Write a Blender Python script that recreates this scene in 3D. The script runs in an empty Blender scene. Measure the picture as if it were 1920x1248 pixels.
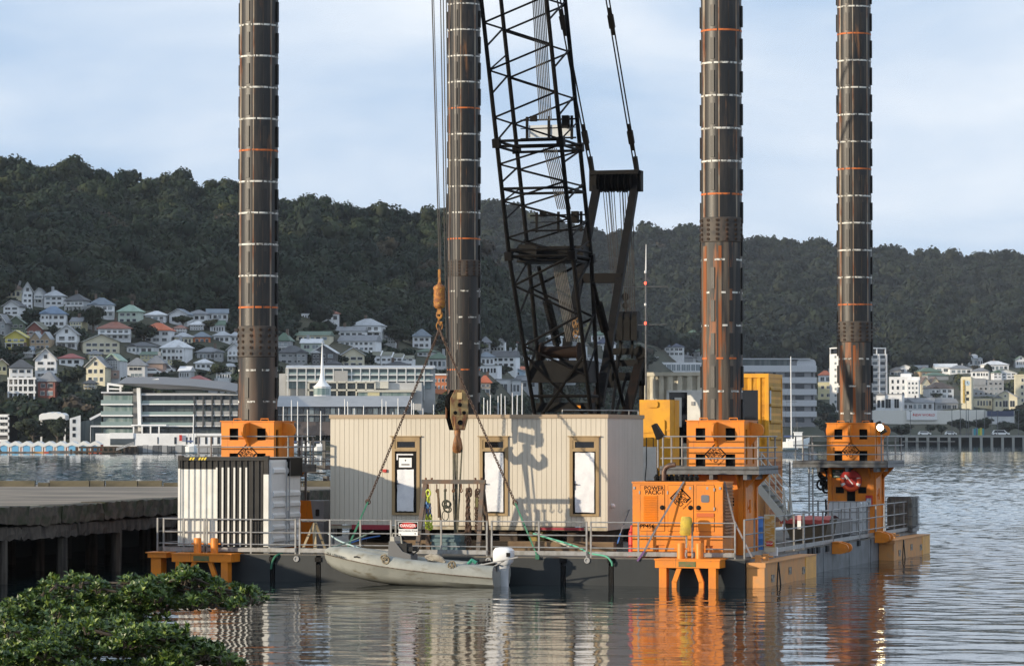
import bpy, math, random
import numpy as np
from mathutils import Vector, Matrix
R = math.radians
random.seed(7); rng = np.random.default_rng(7)
S = bpy.context.scene; COL = S.collection
# ------------------------------------------------------------------ camera
HC = 3.84; FPX = 6000.0; PITCH = math.atan(191/6000)
cam = bpy.data.cameras.new("camera"); camo = bpy.data.objects.new("camera", cam); COL.objects.link(camo)
cam.lens = 112.5; cam.sensor_width = 36; cam.clip_start = .5; cam.clip_end = 20000
camo.location = (0, 0, HC); camo.rotation_euler = (R(90)+PITCH, 0, 0)
S.camera = camo
# ------------------------------------------------------------------ sky, sun, exposure
SUN_EL = 11.0; SUN_TRAVEL = (1.60, .78)
az = math.atan2(-SUN_TRAVEL[0], -SUN_TRAVEL[1])
w = bpy.data.worlds.new("World"); S.world = w; w.use_nodes = True
N, L = w.node_tree.nodes, w.node_tree.links; N.clear()
sky = N.new("ShaderNodeTexSky"); sky.sky_type = 'NISHITA'; sky.sun_disc = False
sky.sun_elevation = R(SUN_EL); sky.sun_rotation = az % (2*math.pi); sky.air_density = 1.0; sky.dust_density = .6; sky.ozone_density = 1.4
tc = N.new("ShaderNodeTexCoord"); mp = N.new("ShaderNodeMapping"); mp.inputs['Scale'].default_value = (1.0, 1.0, 3.2); mp.inputs['Rotation'].default_value = (0, R(4), 0)
n1 = N.new("ShaderNodeTexNoise"); n1.inputs['Scale'].default_value = 6.5; n1.inputs['Detail'].default_value = 7; n1.inputs['Roughness'].default_value = .52; n1.inputs['Distortion'].default_value = .35
cr = N.new("ShaderNodeMapRange"); cr.inputs[1].default_value = .34; cr.inputs[2].default_value = .70; cr.inputs[3].default_value = .02; cr.inputs[4].default_value = .95
mx = N.new("ShaderNodeMix"); mx.data_type = 'RGBA'
veil = N.new("ShaderNodeMix"); veil.data_type = 'RGBA'; veil.inputs[0].default_value = .86; veil.inputs[7].default_value = (4.2, 5.6, 7.7, 1)   # thin high veil
cl = N.new("ShaderNodeRGB"); cl.outputs[0].default_value = (7.6, 8.1, 8.7, 1)
bg = N.new("ShaderNodeBackground"); bg.inputs[1].default_value = .112
wo = N.new("ShaderNodeOutputWorld")
L.new(tc.outputs['Generated'], mp.inputs[0]); L.new(mp.outputs[0], n1.inputs['Vector']); L.new(n1.outputs[0], cr.inputs[0])
L.new(cr.outputs[0], mx.inputs[0]); L.new(sky.outputs[0], veil.inputs[6]); L.new(veil.outputs[2], mx.inputs[6]); L.new(cl.outputs[0], mx.inputs[7])
L.new(mx.outputs[2], bg.inputs[0]); L.new(bg.outputs[0], wo.inputs[0])
sl = bpy.data.lights.new("sun", 'SUN'); sl.energy = 4.5; sl.angle = R(.8); sl.color = (1, .85, .64)
so = bpy.data.objects.new("sun", sl); COL.objects.link(so)
h = math.hypot(*SUN_TRAVEL)
so.rotation_euler = Vector((SUN_TRAVEL[0]/h*math.cos(R(SUN_EL)), SUN_TRAVEL[1]/h*math.cos(R(SUN_EL)), -math.sin(R(SUN_EL)))).to_track_quat('-Z', 'Y').to_euler()
so.location = (-60, -20, 60)
vs = S.view_settings; vs.view_transform = 'Standard'; vs.look = 'None'; vs.gamma = 1; vs.use_curve_mapping = False; vs.exposure = 0.12
# ------------------------------------------------------------------ frames and survey helpers
class Frame:
    def __init__(s, o, deg): s.o = Vector(o); s.a = R(deg); s.c = math.cos(s.a); s.s = math.sin(s.a)
    def w(s, p): return Vector((s.o.x+p[0]*s.c-p[1]*s.s, s.o.y+p[0]*s.s+p[1]*s.c, s.o.z+p[2]))
    def l(s, p):
        x, y = p[0]-s.o.x, p[1]-s.o.y
        return Vector((x*s.c+y*s.s, -x*s.s+y*s.c, p[2]-s.o.z))
WF = Frame((0, 0, 0), 0)
BF = Frame((-7, 88.2, 0), -17)          # the barge's own axes: u along its front, v towards its back
def ray(px, py):
    cx, cy = (px-960)/FPX, (624-py)/FPX
    y = math.cos(PITCH)-cy*math.sin(PITCH); z = math.sin(PITCH)+cy*math.cos(PITCH)
    return cx/y, z/y                    # slope in x and in z per metre of depth
def W(px, py, Y):
    a, b = ray(px, py); return Vector((a*Y, Y, HC+b*Y))
def Yuv(u, v): return BF.o.y+u*BF.s+v*BF.c
def bu(px, v, py=860):
    a, _ = ray(px, py)                  # X = a*Y
    return (a*(BF.o.y+v*BF.c)-BF.o.x+v*BF.s)/(BF.c-a*BF.s)
def bv(px, u, py=860):
    a, _ = ray(px, py)
    return (a*(BF.o.y+u*BF.s)-BF.o.x-u*BF.c)/(-BF.s-a*BF.c)
def bz(py, u, v): return HC+ray(960, py)[1]*Yuv(u, v)
def P(px, py, v):
    u = bu(px, v, py); return Vector((u, v, bz(py, u, v)))
def Q(px, py, u):
    v = bv(px, u, py); return Vector((u, v, bz(py, u, v)))
# ------------------------------------------------------------------ mesh collector
class M:
    def __init__(s): s.v = []; s.f = []; s.m = []; s.k = 0
    def add(s, vs, fs):
        n = len(s.v); s.v += [tuple(p) for p in vs]
        s.f += [tuple(i+n for i in f) for f in fs]; s.m += [s.k]*len(fs); return s
    def box(s, a, b):
        x0, x1 = sorted((a[0], b[0])); y0, y1 = sorted((a[1], b[1])); z0, z1 = sorted((a[2], b[2]))
        return s.add([(x0,y0,z0),(x1,y0,z0),(x1,y1,z0),(x0,y1,z0),(x0,y0,z1),(x1,y0,z1),(x1,y1,z1),(x0,y1,z1)],
                     [(0,3,2,1),(4,5,6,7),(0,1,5,4),(1,2,6,5),(2,3,7,6),(3,0,4,7)])
    def bar(s, p, q, wd, hd=None, up=(0,0,1)):     # a rectangular bar from p to q
        p, q = Vector(p), Vector(q); hd = hd or wd; d = (q-p).normalized(); up = Vector(up)
        if abs(d.dot(up)) > .98: up = Vector((0, 1, 0))
        x = d.cross(up).normalized()*wd/2; y = x.cross(d).normalized()*hd/2
        vs = [p-x-y, p+x-y, p+x+y, p-x+y, q-x-y, q+x-y, q+x+y, q-x+y]
        return s.add(vs, [(0,3,2,1),(4,5,6,7),(0,1,5,4),(1,2,6,5),(2,3,7,6),(3,0,4,7)])
    def tube(s, pts, r, n=7, caps=True):
        pts = [Vector(p) for p in pts]; rs = r if isinstance(r, (list, tuple)) else [r]*len(pts)
        vs = []; fs = []; nx = None
        for i, p in enumerate(pts):
            d = (pts[min(i+1, len(pts)-1)]-pts[max(i-1, 0)]).normalized()
            if nx is None:
                nx = d.cross(Vector((0,0,1)) if abs(d.z) < .9 else Vector((1,0,0))).normalized()
            nx = (nx-d*nx.dot(d)).normalized(); ny = d.cross(nx)
            for k in range(n):
                a = 2*math.pi*k/n; vs.append(p+(nx*math.cos(a)+ny*math.sin(a))*rs[i])
        for i in range(len(pts)-1):
            for k in range(n):
                a, b = i*n+k, i*n+(k+1) % n; fs.append((a, b, b+n, a+n))
        if caps: fs.append(tuple(range(n-1, -1, -1))); m = (len(pts)-1)*n; fs.append(tuple(range(m, m+n)))
        return s.add(vs, fs)
    def lathe(s, prof, c, n=20, ax=(0,0,1)):       # prof: (radius, height) pairs round the axis through c
        ax = Vector(ax).normalized(); c = Vector(c)
        e = ax.cross(Vector((0,1,0)) if abs(ax.y) < .9 else Vector((1,0,0))).normalized(); g = ax.cross(e)
        return s.loft([[c+ax*z+(e*math.cos(2*math.pi*k/n)+g*math.sin(2*math.pi*k/n))*max(r_, .0006) for k in range(n)] for r_, z in prof], True, True)
    def prism(s, poly, fn, d0, d1):      # poly of 2-D points, fn(a,b,d)->3-D
        n = len(poly); vs = [fn(a, b, d0) for a, b in poly]+[fn(a, b, d1) for a, b in poly]
        fs = [tuple(range(n-1, -1, -1)), tuple(range(n, 2*n))]+[(i, (i+1) % n, (i+1) % n+n, i+n) for i in range(n)]
        return s.add(vs, fs)
    def torus(s, c, ax, Rr, r, n=20, k=8, sx=1, a0=0, a1=2*math.pi):
        c, ax = Vector(c), Vector(ax).normalized()
        e = ax.cross(Vector((0,0,1)) if abs(ax.z) < .9 else Vector((1,0,0))).normalized(); g = ax.cross(e)
        full = abs(a1-a0) > 6.28; vs = []; fs = []; nn = n if full else n+1
        for i in range(nn):
            t = a0+(a1-a0)*i/n; d = e*math.cos(t)*sx+g*math.sin(t); dr = (e*math.cos(t)+g*math.sin(t))
            for j in range(k):
                b = 2*math.pi*j/k; vs.append(c+d*Rr+(dr*math.cos(b)+ax*math.sin(b))*r)
        for i in range(n):
            for j in range(k):
                a, b = i*k+j, i*k+(j+1) % k; q = ((i+1) % nn)*k; fs.append((a, b, q+(j+1) % k, q+j))
        return s.add(vs, fs)
    def loft(s, rings, close=True, caps=False):
        n = len(rings[0]); vs = [p for r_ in rings for p in r_]; fs = []
        for i in range(len(rings)-1):
            for k in range(n if close else n-1):
                a, b = i*n+k, i*n+(k+1) % n; fs.append((a, b, b+n, a+n))
        if caps: fs.append(tuple(range(n-1, -1, -1))); m = (len(rings)-1)*n; fs.append(tuple(range(m, m+n)))
        return s.add(vs, fs)
    def chain(s, p, q, L_=.11, r=.013, wob=0.0):   # links of a chain from p to q
        p, q = Vector(p), Vector(q); d = q-p; n = max(2, int(d.length/(L_*.72))); d.normalize()
        x = d.cross(Vector((.3, 1, .1))).normalized(); y = d.cross(x)
        for i in range(n):
            c = p+(q-p)*((i+.5)/n); e = x if i % 2 else y
            if wob: c = c+Vector((random.uniform(-wob, wob), random.uniform(-wob, wob), 0))
            pts = []
            for k in range(9):
                a = 2*math.pi*k/8; pts.append(c+d*math.cos(a)*L_/2+e*math.sin(a)*L_*.3)
            s.tube(pts, r, 5, False)
        return s
    def text(s, name, o, ex, ey, size, center=True, lift=0):
        vs, fs = TXT[name]; xs = [p[0] for p in vs]; ys = [p[1] for p in vs]
        ox = (min(xs)+max(xs))/2 if center else min(xs); oy = (min(ys)+max(ys))/2 if center else 0
        ex, ey, o = Vector(ex).normalized(), Vector(ey).normalized(), Vector(o); nz = ex.cross(ey)
        return s.add([o+ex*((p[0]-ox)*size)+ey*((p[1]-oy)*size)+nz*(p[2]*size+lift) for p in vs], fs)
def _obj(name, me_, mats, base, smooth):
    me = bpy.data.meshes.new(name); b = Vector(base)
    me.from_pydata([(p[0]-b.x, p[1]-b.y, p[2]-b.z) for p in me_.v], [], me_.f)
    for m in (mats if isinstance(mats, (list, tuple)) else [mats]): me.materials.append(m)
    if me_.k or any(me_.m): me.polygons.foreach_set('material_index', me_.m)
    if smooth:
        me.polygons.foreach_set('use_smooth', [True]*len(me.polygons))
        try: me.set_sharp_from_angle(angle=R(40))
        except Exception: pass
    o = bpy.data.objects.new(name, me); COL.objects.link(o); return o
def tags(o, label=None, cat=None, group=None, kind=None):
    for k, v in (('label', label), ('category', cat), ('group', group), ('kind', kind)):
        if v: o[k] = v
    return o
class T:                                 # a thing: an Empty at its base with its parts as children
    def __init__(s, name, label, cat, base, fr=BF, group=None, kind=None):
        s.o = bpy.data.objects.new(name, None); COL.objects.link(s.o); s.base = Vector(base); s.fr = fr
        s.o.location = fr.w(base); s.o.rotation_euler = (0, 0, fr.a); s.o.empty_display_size = .3
        tags(s.o, label, cat, group, kind)
    def part(s, name, m, mats, parent=None, smooth=False, label=None):
        o = _obj(name, m, mats, s.base, smooth); o.parent = parent or s.o
        if label: o['label'] = label
        return o
def solo(name, label, cat, m, mats, base, fr=BF, group=None, kind=None, smooth=False):
    o = _obj(name, m, mats, base, smooth); o.location = fr.w(base); o.rotation_euler = (0, 0, fr.a)
    return tags(o, label, cat, group, kind)
# lettering, turned into meshes before anything else exists
TXT = {}
for s_ in ("BRIAN", "PERRY", "CIVIL", "Made possible", "POWER", "PACK-1", "PP456", "SEA LEOPARD", "DANGER", "EXCLUSION ZONE", "SPILL", "RESPONSE", "STATION", "NEW WORLD", "HOMEBASE", "STOP", "PPE", "CAUTION"):
    cu = bpy.data.curves.new("t", 'FONT'); cu.body = s_; cu.size = 1; cu.extrude = .012; cu.resolution_u = 2
    if s_ not in ("Made possible",): cu.offset = .016
    ob = bpy.data.objects.new("t", cu); COL.objects.link(ob)
    ev = ob.evaluated_get(bpy.context.evaluated_depsgraph_get()); me = ev.to_mesh()
    TXT[s_] = ([tuple(v.co) for v in me.vertices], [tuple(p.vertices) for p in me.polygons]); ev.to_mesh_clear()
    bpy.data.objects.remove(ob); bpy.data.curves.remove(cu)
# ------------------------------------------------------------------ materials
MATS = {}
def mat(name, c, rough=.6, c2=None, sc=3.0, st=(1,1,1), lo=.42, hi=.62, metal=0, bump=0, bsc=30, c3=None, sc3=8, st3=(1,1,.15), lo3=.58, hi3=.7, spec=.5, emit=0):
    if name in MATS: return MATS[name]
    m = bpy.data.materials.new(name); m.use_nodes = True; MATS[name] = m
    n, l = m.node_tree.nodes, m.node_tree.links; b = n['Principled BSDF']
    b.inputs['Roughness'].default_value = rough; b.inputs['Metallic'].default_value = metal; b.inputs['Specular IOR Level'].default_value = spec
    b.inputs['Base Color'].default_value = (*c, 1)
    t = n.new('ShaderNodeTexCoord')
    def noise(scale, stre, a, z, det=6):
        mpp = n.new('ShaderNodeMapping'); mpp.inputs['Scale'].default_value = stre; l.new(t.outputs['Object'], mpp.inputs[0])
        nn = n.new('ShaderNodeTexNoise'); nn.inputs['Scale'].default_value = scale; nn.inputs['Detail'].default_value = det; nn.inputs['Roughness'].default_value = .6
        l.new(mpp.outputs[0], nn.inputs['Vector'])
        r_ = n.new('ShaderNodeMapRange'); r_.inputs[1].default_value = a; r_.inputs[2].default_value = z; l.new(nn.outputs[0], r_.inputs[0]); return nn, r_
    src = None
    if c2:
        _, r_ = noise(sc, st, lo, hi); x = n.new('ShaderNodeMix'); x.data_type = 'RGBA'; l.new(r_.outputs[0], x.inputs[0])
        x.inputs[6].default_value = (*c, 1); x.inputs[7].default_value = (*c2, 1); src = x.outputs[2]
    if c3:
        _, r_ = noise(sc3, st3, lo3, hi3); x = n.new('ShaderNodeMix'); x.data_type = 'RGBA'; l.new(r_.outputs[0], x.inputs[0])
        if src: l.new(src, x.inputs[6])
        else: x.inputs[6].default_value = (*c, 1)
        x.inputs[7].default_value = (*c3, 1); src = x.outputs[2]
    if src: l.new(src, b.inputs['Base Color'])
    if bump:
        nn, _ = noise(bsc, (1,1,1), 0, 1); bp = n.new('ShaderNodeBump'); bp.inputs['Strength'].default_value = bump; bp.inputs['Distance'].default_value = .02
        l.new(nn.outputs[0], bp.inputs['Height']); l.new(bp.outputs[0], b.inputs['Normal'])
    if emit: b.inputs['Emission Color'].default_value = (*c, 1); b.inputs['Emission Strength'].default_value = emit
    return m
ORANGE = mat('orange_paint', (.78,.235,.010), .5, (.62,.20,.025), 1.4, c3=(.20,.075,.03), sc3=6, st3=(1.8,1.8,.22), lo3=.60, hi3=.76, bump=.15, bsc=9)
ORANGE2 = mat('weathered_unlit_orange', (.62,.28,.085), .65, (.50,.27,.12), 1.6, c3=(.30,.16,.09), sc3=4, st3=(1,1,.25), lo3=.55, hi3=.72)  # paler orange holds both stains and the look of an unlit side
YELLOW = mat('yellow_paint', (.72,.34,.012), .5, (.60,.27,.02), 2, c3=(.32,.16,.04), sc3=5, lo3=.64, hi3=.8)
BLACK = mat('black_paint', (.004,.004,.0045), .6, (.008,.0075,.007), 4, spec=.15)
BLACKM = mat('crane_black', (.004,.004,.0045), .62, (.008,.007,.0065), 3, c3=(.020,.012,.008), sc3=6, lo3=.68, hi3=.8, spec=.12)
GALV = mat('galvanised_steel', (.30,.30,.30), .45, (.22,.215,.20), 6, metal=.3, c3=(.16,.11,.07), sc3=9, lo3=.66, hi3=.8)
GALVD = mat('dark_galvanised', (.13,.135,.14), .5, (.09,.09,.09), 6, metal=.2)
HULLP = mat('hull_paint', (.008,.012,.015), .5, (.013,.018,.021), 1.2, c3=(.03,.034,.034), sc3=3, st3=(1.5,1.5,.2), lo3=.6, hi3=.85)
HULLG = mat('grey_hull_paint', (.17,.18,.19), .6, (.11,.115,.12), 1.5, c3=(.035,.03,.028), sc3=4, st3=(2,2,.18), lo3=.58, hi3=.68)
DECKM = mat('steel_deck', (.10,.095,.085), .8, (.16,.14,.11), 1.5, c3=(.14,.07,.035), sc3=3, st3=(1,1,1))
RUST = mat('rust', (.19,.075,.028), .85, (.10,.04,.02), 7, bump=.3)
CHAINM = mat('rusty_chain', (.10,.055,.032), .7, (.055,.035,.025), 20)
WHITEP = mat('white_paint', (.72,.71,.66), .55, (.64,.63,.58), 3)
WHITE2 = mat('clean_white', (.80,.80,.79), .45)
GREYP = mat('grey_paint', (.33,.33,.33), .55, (.29,.29,.29), 2, c3=(.18,.17,.16), sc3=6, lo3=.66, hi3=.8)
CHAR = mat('charcoal_paint', (.020,.020,.0195), .6, (.032,.030,.029), 3, spec=.3)
CLAD = mat('beige_cladding', (.575,.525,.435), .6, (.53,.48,.39), 1.0, st=(1,1,.3), c3=(.40,.35,.27), sc3=2.6, st3=(2.5,2.5,.16), lo3=.62, hi3=.86)
CLADG = mat('cladding_groove', (.33,.29,.23), .8)
TRIM = mat('tan_trim', (.36,.27,.18), .6)
WOODF = mat('door_frame_tan', (.34,.235,.115), .55, (.28,.19,.09), 5, st=(1,1,.2))
GLASSD = mat('dark_glass', (.008,.009,.011), .06)
PAPER = mat('white_wrap', (.74,.75,.77), .55, (.64,.65,.68), 3, bump=.5, bsc=4)
RED = mat('red_paint', (.50,.025,.02), .5)
GREENW = mat('green_webbing', (.035,.17,.10), .75, (.025,.12,.07), 8)
PURPLE = mat('purple_webbing', (.14,.07,.20), .8)
GREYW = mat('grey_webbing', (.20,.19,.20), .85, (.13,.12,.13), 10)
BLUEP = mat('blue_plastic', (.03,.14,.42), .5)
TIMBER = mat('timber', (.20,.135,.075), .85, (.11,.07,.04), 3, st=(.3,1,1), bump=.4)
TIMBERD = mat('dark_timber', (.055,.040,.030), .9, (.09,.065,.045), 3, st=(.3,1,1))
RUBBER = mat('black_rubber', (.015,.015,.015), .8)
LIME = mat('lime_chain_paint', (.50,.58,.05), .5)
TEALP = mat('teal_paint', (.10,.17,.19), .6, (.07,.12,.14), 3)
STEELM = mat('steel_rope', (.055,.05,.045), .5, metal=.3)
ROPEG = mat('grey_rods', (.20,.19,.17), .5, (.13,.12,.11), 8, metal=.3)
CLEAR = mat('sheer_panel', (.55,.58,.60), .3)
# ================================================================== SETTING: water, hills, far shore
def ip(x, pts): return float(np.interp(x, [p[0] for p in pts], [p[1] for p in pts]))
RIDGE = [(-400,330),(-100,290),(0,297),(60,291),(130,297),(200,317),(240,332),(310,324),(370,337),(440,352),(520,364),(580,354),(640,374),(700,372),(760,377),(840,382),(920,387),(1000,402),(1080,432),(1150,438),(1200,433),(1300,436),(1400,452),(1450,454),(1560,459),(1640,468),(1700,469),(1760,474),(1850,482),(1920,475),(2300,500)]
def prof(px):                            # (depth, height above the horizon line) along one sight line: near hill, unseen added valley, far hill
    ysh = ip(px, [(0,672),(900,690),(1150,1080),(1300,1260),(1920,1300)])
    psh = (1.3-HC)*FPX/ysh; pf = (1.7-HC)*FPX/(ysh+40)
    pm = ip(px, [(0,88),(180,82),(300,56),(600,44),(900,34),(1200,6),(1920,22)])
    ph = ip(px, [(0,272),(450,245),(620,225),(700,200),(830,172),(1000,172),(1240,168),(1400,130),(1600,122),(1920,138)])
    yh = max(ip(px, [(0,900),(620,930),(900,990),(1050,1090),(1200,1470),(1300,1600),(1920,1800)]), ysh+120)
    rd = 815-ip(px, RIDGE); yf = ip(px, [(-400,2500),(900,2300),(1300,2400),(1920,2600)]); prf = rd-20-max(0, 880-px)*.12-ip(px, [(-400,90),(760,70),(860,6),(900,0)])
    yl = max(ip(px, [(-400,1220),(0,1220),(700,1190),(1050,1150)]), yh+50)
    pl = max(ip(px, [(840,1),(1000,0)])*(rd-ip(px, [(0,34),(420,38),(700,42)])-ph)+ph, ph+6)
    w_ = ip(px, [(1180,1),(1400,0)]); yd = max(yl+140, 1680); lin = pl+(prf-pl)*(yd-yl)/(yf-yl); pd = w_*min(60, lin)+(1-w_)*lin  # unseen valley shaped so low sun reaches the right-hand town
    return [ysh-.5, ysh, ysh+40, ysh+85, yh, yl, yl+130, yd, yf, yf+350], [-HC*FPX/ysh-12, psh, pf, pm, ph, pl, w_*min(pl-20, max(60, pl-280))+(1-w_)*(pl+(prf-pl)*130/(yf-yl)), pd, prf, prf-70]
def terrY(px, py):                       # depth at which the ground appears at this picture height
    Y, p = prof(px); q = 815-py
    return float(np.interp(q, p[1:6], Y[1:6]))
def terrz(X, Y):
    px = 960+FPX*X/Y; a, p = prof(px); return HC+float(np.interp(Y, a, p))*Y/FPX
m = M(); cols = list(range(-420, 2400, 20)); rings = []
for px in cols:
    Y, p = prof(px); ring = []
    ys = [Y[0], Y[1], Y[2]]+[v for a_, c_, n_ in zip(Y[2:-1], Y[3:], (5,13,16,6,8,22,4)) for v in np.linspace(a_, c_, n_+1)[1:]]
    for y in ys:
        z = HC+float(np.interp(y, Y, p))*y/FPX
        wob = 0 if y <= Y[3] else 1.2*math.sin(px*.031+y*.021)*math.sin(y*.05-px*.017)*min(1, (y-Y[3])/60)
        ring.append(((px-960)/FPX*y, y, z+wob))
    rings.append(ring)
m.loft(rings, False)
HILLM = mat('hill_ground', (.035,.042,.022), .95, (.06,.055,.03), .03, c3=(.02,.028,.014), sc3=.06, st3=(1,1,1))
solo('hillside', None, None, m, HILLM, (0,0,0), WF, kind='structure', smooth=True)
m = M(); r_ = []  # hill added out of view to cast shade over the left slope
for k in range(15):
    t_ = k/14; c = Vector((-385-170*t_, 690+580*t_, 0)); d = Vector((.96,-.28,0)); hh_ = float(np.interp(t_, [0,.06,.3,.5,.92,1], [4,168,175,120,105,4]))
    r_.append([c+d*(150*s)+Vector((0,0,max(-2, hh_*(1-abs(s)**1.5)*(1+.05*math.sin(k*2.1+s*5))))) for s in np.linspace(-1, 1, 13)])
m.loft(r_, False); solo('unseen_shade_hill', None, None, m, HILLM, (0,0,0), WF, kind='structure', smooth=True)
# sea
UR_ = 14.47
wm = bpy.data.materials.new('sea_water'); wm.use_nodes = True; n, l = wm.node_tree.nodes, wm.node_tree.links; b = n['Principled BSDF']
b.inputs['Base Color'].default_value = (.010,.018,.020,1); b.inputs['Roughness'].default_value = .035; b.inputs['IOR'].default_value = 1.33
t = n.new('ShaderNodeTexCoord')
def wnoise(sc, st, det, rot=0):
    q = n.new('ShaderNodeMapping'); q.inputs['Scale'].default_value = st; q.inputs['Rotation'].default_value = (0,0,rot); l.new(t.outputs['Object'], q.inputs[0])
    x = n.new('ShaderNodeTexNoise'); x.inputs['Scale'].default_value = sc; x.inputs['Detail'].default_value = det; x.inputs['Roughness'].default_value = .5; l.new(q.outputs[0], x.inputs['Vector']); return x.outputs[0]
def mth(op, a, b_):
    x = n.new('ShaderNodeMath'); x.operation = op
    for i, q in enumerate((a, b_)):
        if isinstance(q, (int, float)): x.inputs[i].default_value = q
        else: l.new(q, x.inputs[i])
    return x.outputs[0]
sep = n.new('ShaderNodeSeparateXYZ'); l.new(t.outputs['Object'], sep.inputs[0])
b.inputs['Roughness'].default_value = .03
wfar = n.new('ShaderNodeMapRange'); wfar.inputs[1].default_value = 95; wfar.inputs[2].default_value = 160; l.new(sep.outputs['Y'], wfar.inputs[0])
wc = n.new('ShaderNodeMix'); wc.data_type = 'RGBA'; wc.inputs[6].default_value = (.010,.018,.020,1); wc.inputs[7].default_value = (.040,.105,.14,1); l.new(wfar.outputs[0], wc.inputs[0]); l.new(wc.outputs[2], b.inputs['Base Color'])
hh1 = mth('MULTIPLY', wnoise(5.0, (.6,1,1), 3, -.2), .0035); hh2 = mth('MULTIPLY', wnoise(1.6, (.5,1,1), 2, .15), .006)
bp = n.new('ShaderNodeBump'); bp.inputs['Distance'].default_value = 1; bp.inputs['Strength'].default_value = 1
l.new(mth('ADD', hh1, hh2), bp.inputs['Height']); l.new(bp.outputs[0], b.inputs['Normal'])
ys = [46.0]
while ys[-1] < 720: ys.append(ys[-1]+max(.11, .0013*ys[-1]))
ys = np.array(ys); ax_ = np.linspace(-.21, .21, 420); A_, Y_ = np.meshgrid(ax_, ys); X_ = A_*Y_; Z_ = np.zeros_like(X_); dy = np.gradient(ys)[:,None]
wr = np.random.default_rng(5)
def sm(t, a, b_): t = np.clip((t-a)/(b_-a), 0, 1); return t*t*(3-2*t)
bx_ = BF.l((0,0,0)); U_ = (X_-BF.o.x)*BF.c+(Y_-BF.o.y)*BF.s; V_ = -(X_-BF.o.x)*BF.s+(Y_-BF.o.y)*BF.c
gust = np.zeros_like(X_)
for _ in range(7): k_ = wr.uniform(.02, .09); th = wr.uniform(-.5, .5); gust += np.sin(k_*(X_*.5*math.sin(th)+Y_*math.cos(th))*2+wr.uniform(0, 6.28))
gust = np.clip(.5+gust/6, 0, 1)
lee = 1-sm(U_, UR_-1, UR_+9)                          # sheltered water in front of the barge
ruf = sm(Y_, 62, 112)*(1+.15*sm(Y_, 115, 200))*(1-.75*lee*(1-sm(V_, 16, 40)))*(.55+.45*gust)
for _ in range(46):
    lam = math.exp(wr.uniform(math.log(.45), math.log(3.2))); th = math.radians(90+wr.normal()*38); k_ = 2*math.pi/lam; ph_ = wr.uniform(0, 6.28)
    s_ = .0165*(lam/1.2)**.1; amp = s_/k_*(.165+.09*gust*(lam < 1.2)+1.0*ruf*(1 if lam < 1.3 else .25)); amp = amp*sm(lam/dy, 1.3, 2.4)
    Z_ += amp*np.sin(k_*(X_*math.cos(th)+Y_*math.sin(th))+ph_)
nr, nc = X_.shape; co = np.stack([X_, Y_, Z_], -1).reshape(-1,3).astype(np.float32); me = bpy.data.meshes.new('sea'); me.vertices.add(len(co)); me.vertices.foreach_set('co', co.ravel())
ii = np.arange((nr-1)*nc).reshape(nr-1, nc)[:,:-1].ravel(); q_ = np.stack([ii, ii+1, ii+nc+1, ii+nc], 1).astype(np.int32); me.loops.add(q_.size); me.loops.foreach_set('vertex_index', q_.ravel()); me.polygons.add(len(q_)); me.polygons.foreach_set('loop_start', np.arange(len(q_), dtype=np.int32)*4)
try: me.polygons.foreach_set('loop_total', np.full(len(q_), 4, np.int32))
except Exception: pass
me.polygons.foreach_set('use_smooth', np.ones(len(q_), bool)); me.update(calc_edges=True); me.materials.append(wm)
o = bpy.data.objects.new('sea', me); COL.objects.link(o); o['kind'] = 'structure'
m = M(); z = -.35; m.add([(-1500,18,z),(1500,18,z),(1500,1300,z),(-1500,1300,z)], [(0,1,2,3)])
solo('deep_water', None, None, m, wm, (0,0,0), WF, kind='structure')
m = M(); m.add([(-60,-20,1.9),(60,-20,1.9),(60,21,1.6),(60,34,-.6),(-60,34,-.6),(-60,21,1.6)], [(0,1,2,5),(5,2,3,4)])
solo('near_shore', None, None, m, mat('shore_earth', (.10,.085,.06), .95, (.16,.14,.11), 3), (0,0,0), WF, kind='structure')
# ================================================================== WHARF
WQ = Frame((-9.9, 94.6, 0), -14.3); WZ = 1.92      # y along its near edge
WCON = mat('wharf_concrete', (.095,.078,.058), .95, (.045,.038,.03), 3.5, c3=(.035,.042,.02), sc3=2.2, st3=(1,1,1.6), lo3=.46, hi3=.60, bump=.4, bsc=6)
WDECK = mat('wharf_deck', (.25,.205,.155), .95, (.13,.11,.085), .8, st=(.3,1,1), lo=.44, hi=.56, c3=(.085,.090,.04), sc3=2.2, st3=(.3,1.5,1), lo3=.62, hi3=.72)
WPILE = mat('wharf_timber', (.085,.073,.06), .95, (.035,.03,.026), 5, st=(1,1,.12), bump=.5, bsc=12)
wq = T('concrete_wharf', 'weathered old concrete wharf on timber piles at the left of the barge', 'wharf', (-6,6,0), WQ)
m = M(); m.box((-26,-26,WZ-.28), (-.12,26.5,WZ)); wq.part('deck', m, WDECK)
def rough_bar(m, y0, y1, x0, x1, z0, z1, r2, j):
    n_ = max(2, int((y1-y0)/.22)); rr_ = []
    for k in range(n_+1):
        y = y0+(y1-y0)*k/n_; q = lambda s=1: r2.uniform(-j, j)*s
        rr_.append([(x0,y,z0),(x1+q(),y,z0+q(1.3)),(x1+q(1.2),y+q(.4),z0*.55+z1*.45+q()),(x1+q(1.3)-.01,y,z1+q(.8)-.02),(x1-.10,y,z1),(x0,y,z1)])
    m.loft(rr_, True, True)
m = M(); y = -26.0; r2 = random.Random(3)
while y < 26:
    ln = r2.uniform(2.2, 3.4); d = r2.uniform(-.05, .05)
    rough_bar(m, y, min(y+ln-.03, 26.5), -.7, d, WZ-.43+d, WZ+.05+d*.6, r2, .035); y += ln
wq.part('edge_beam', m, WCON)
m = M(); y = -26.0
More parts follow.
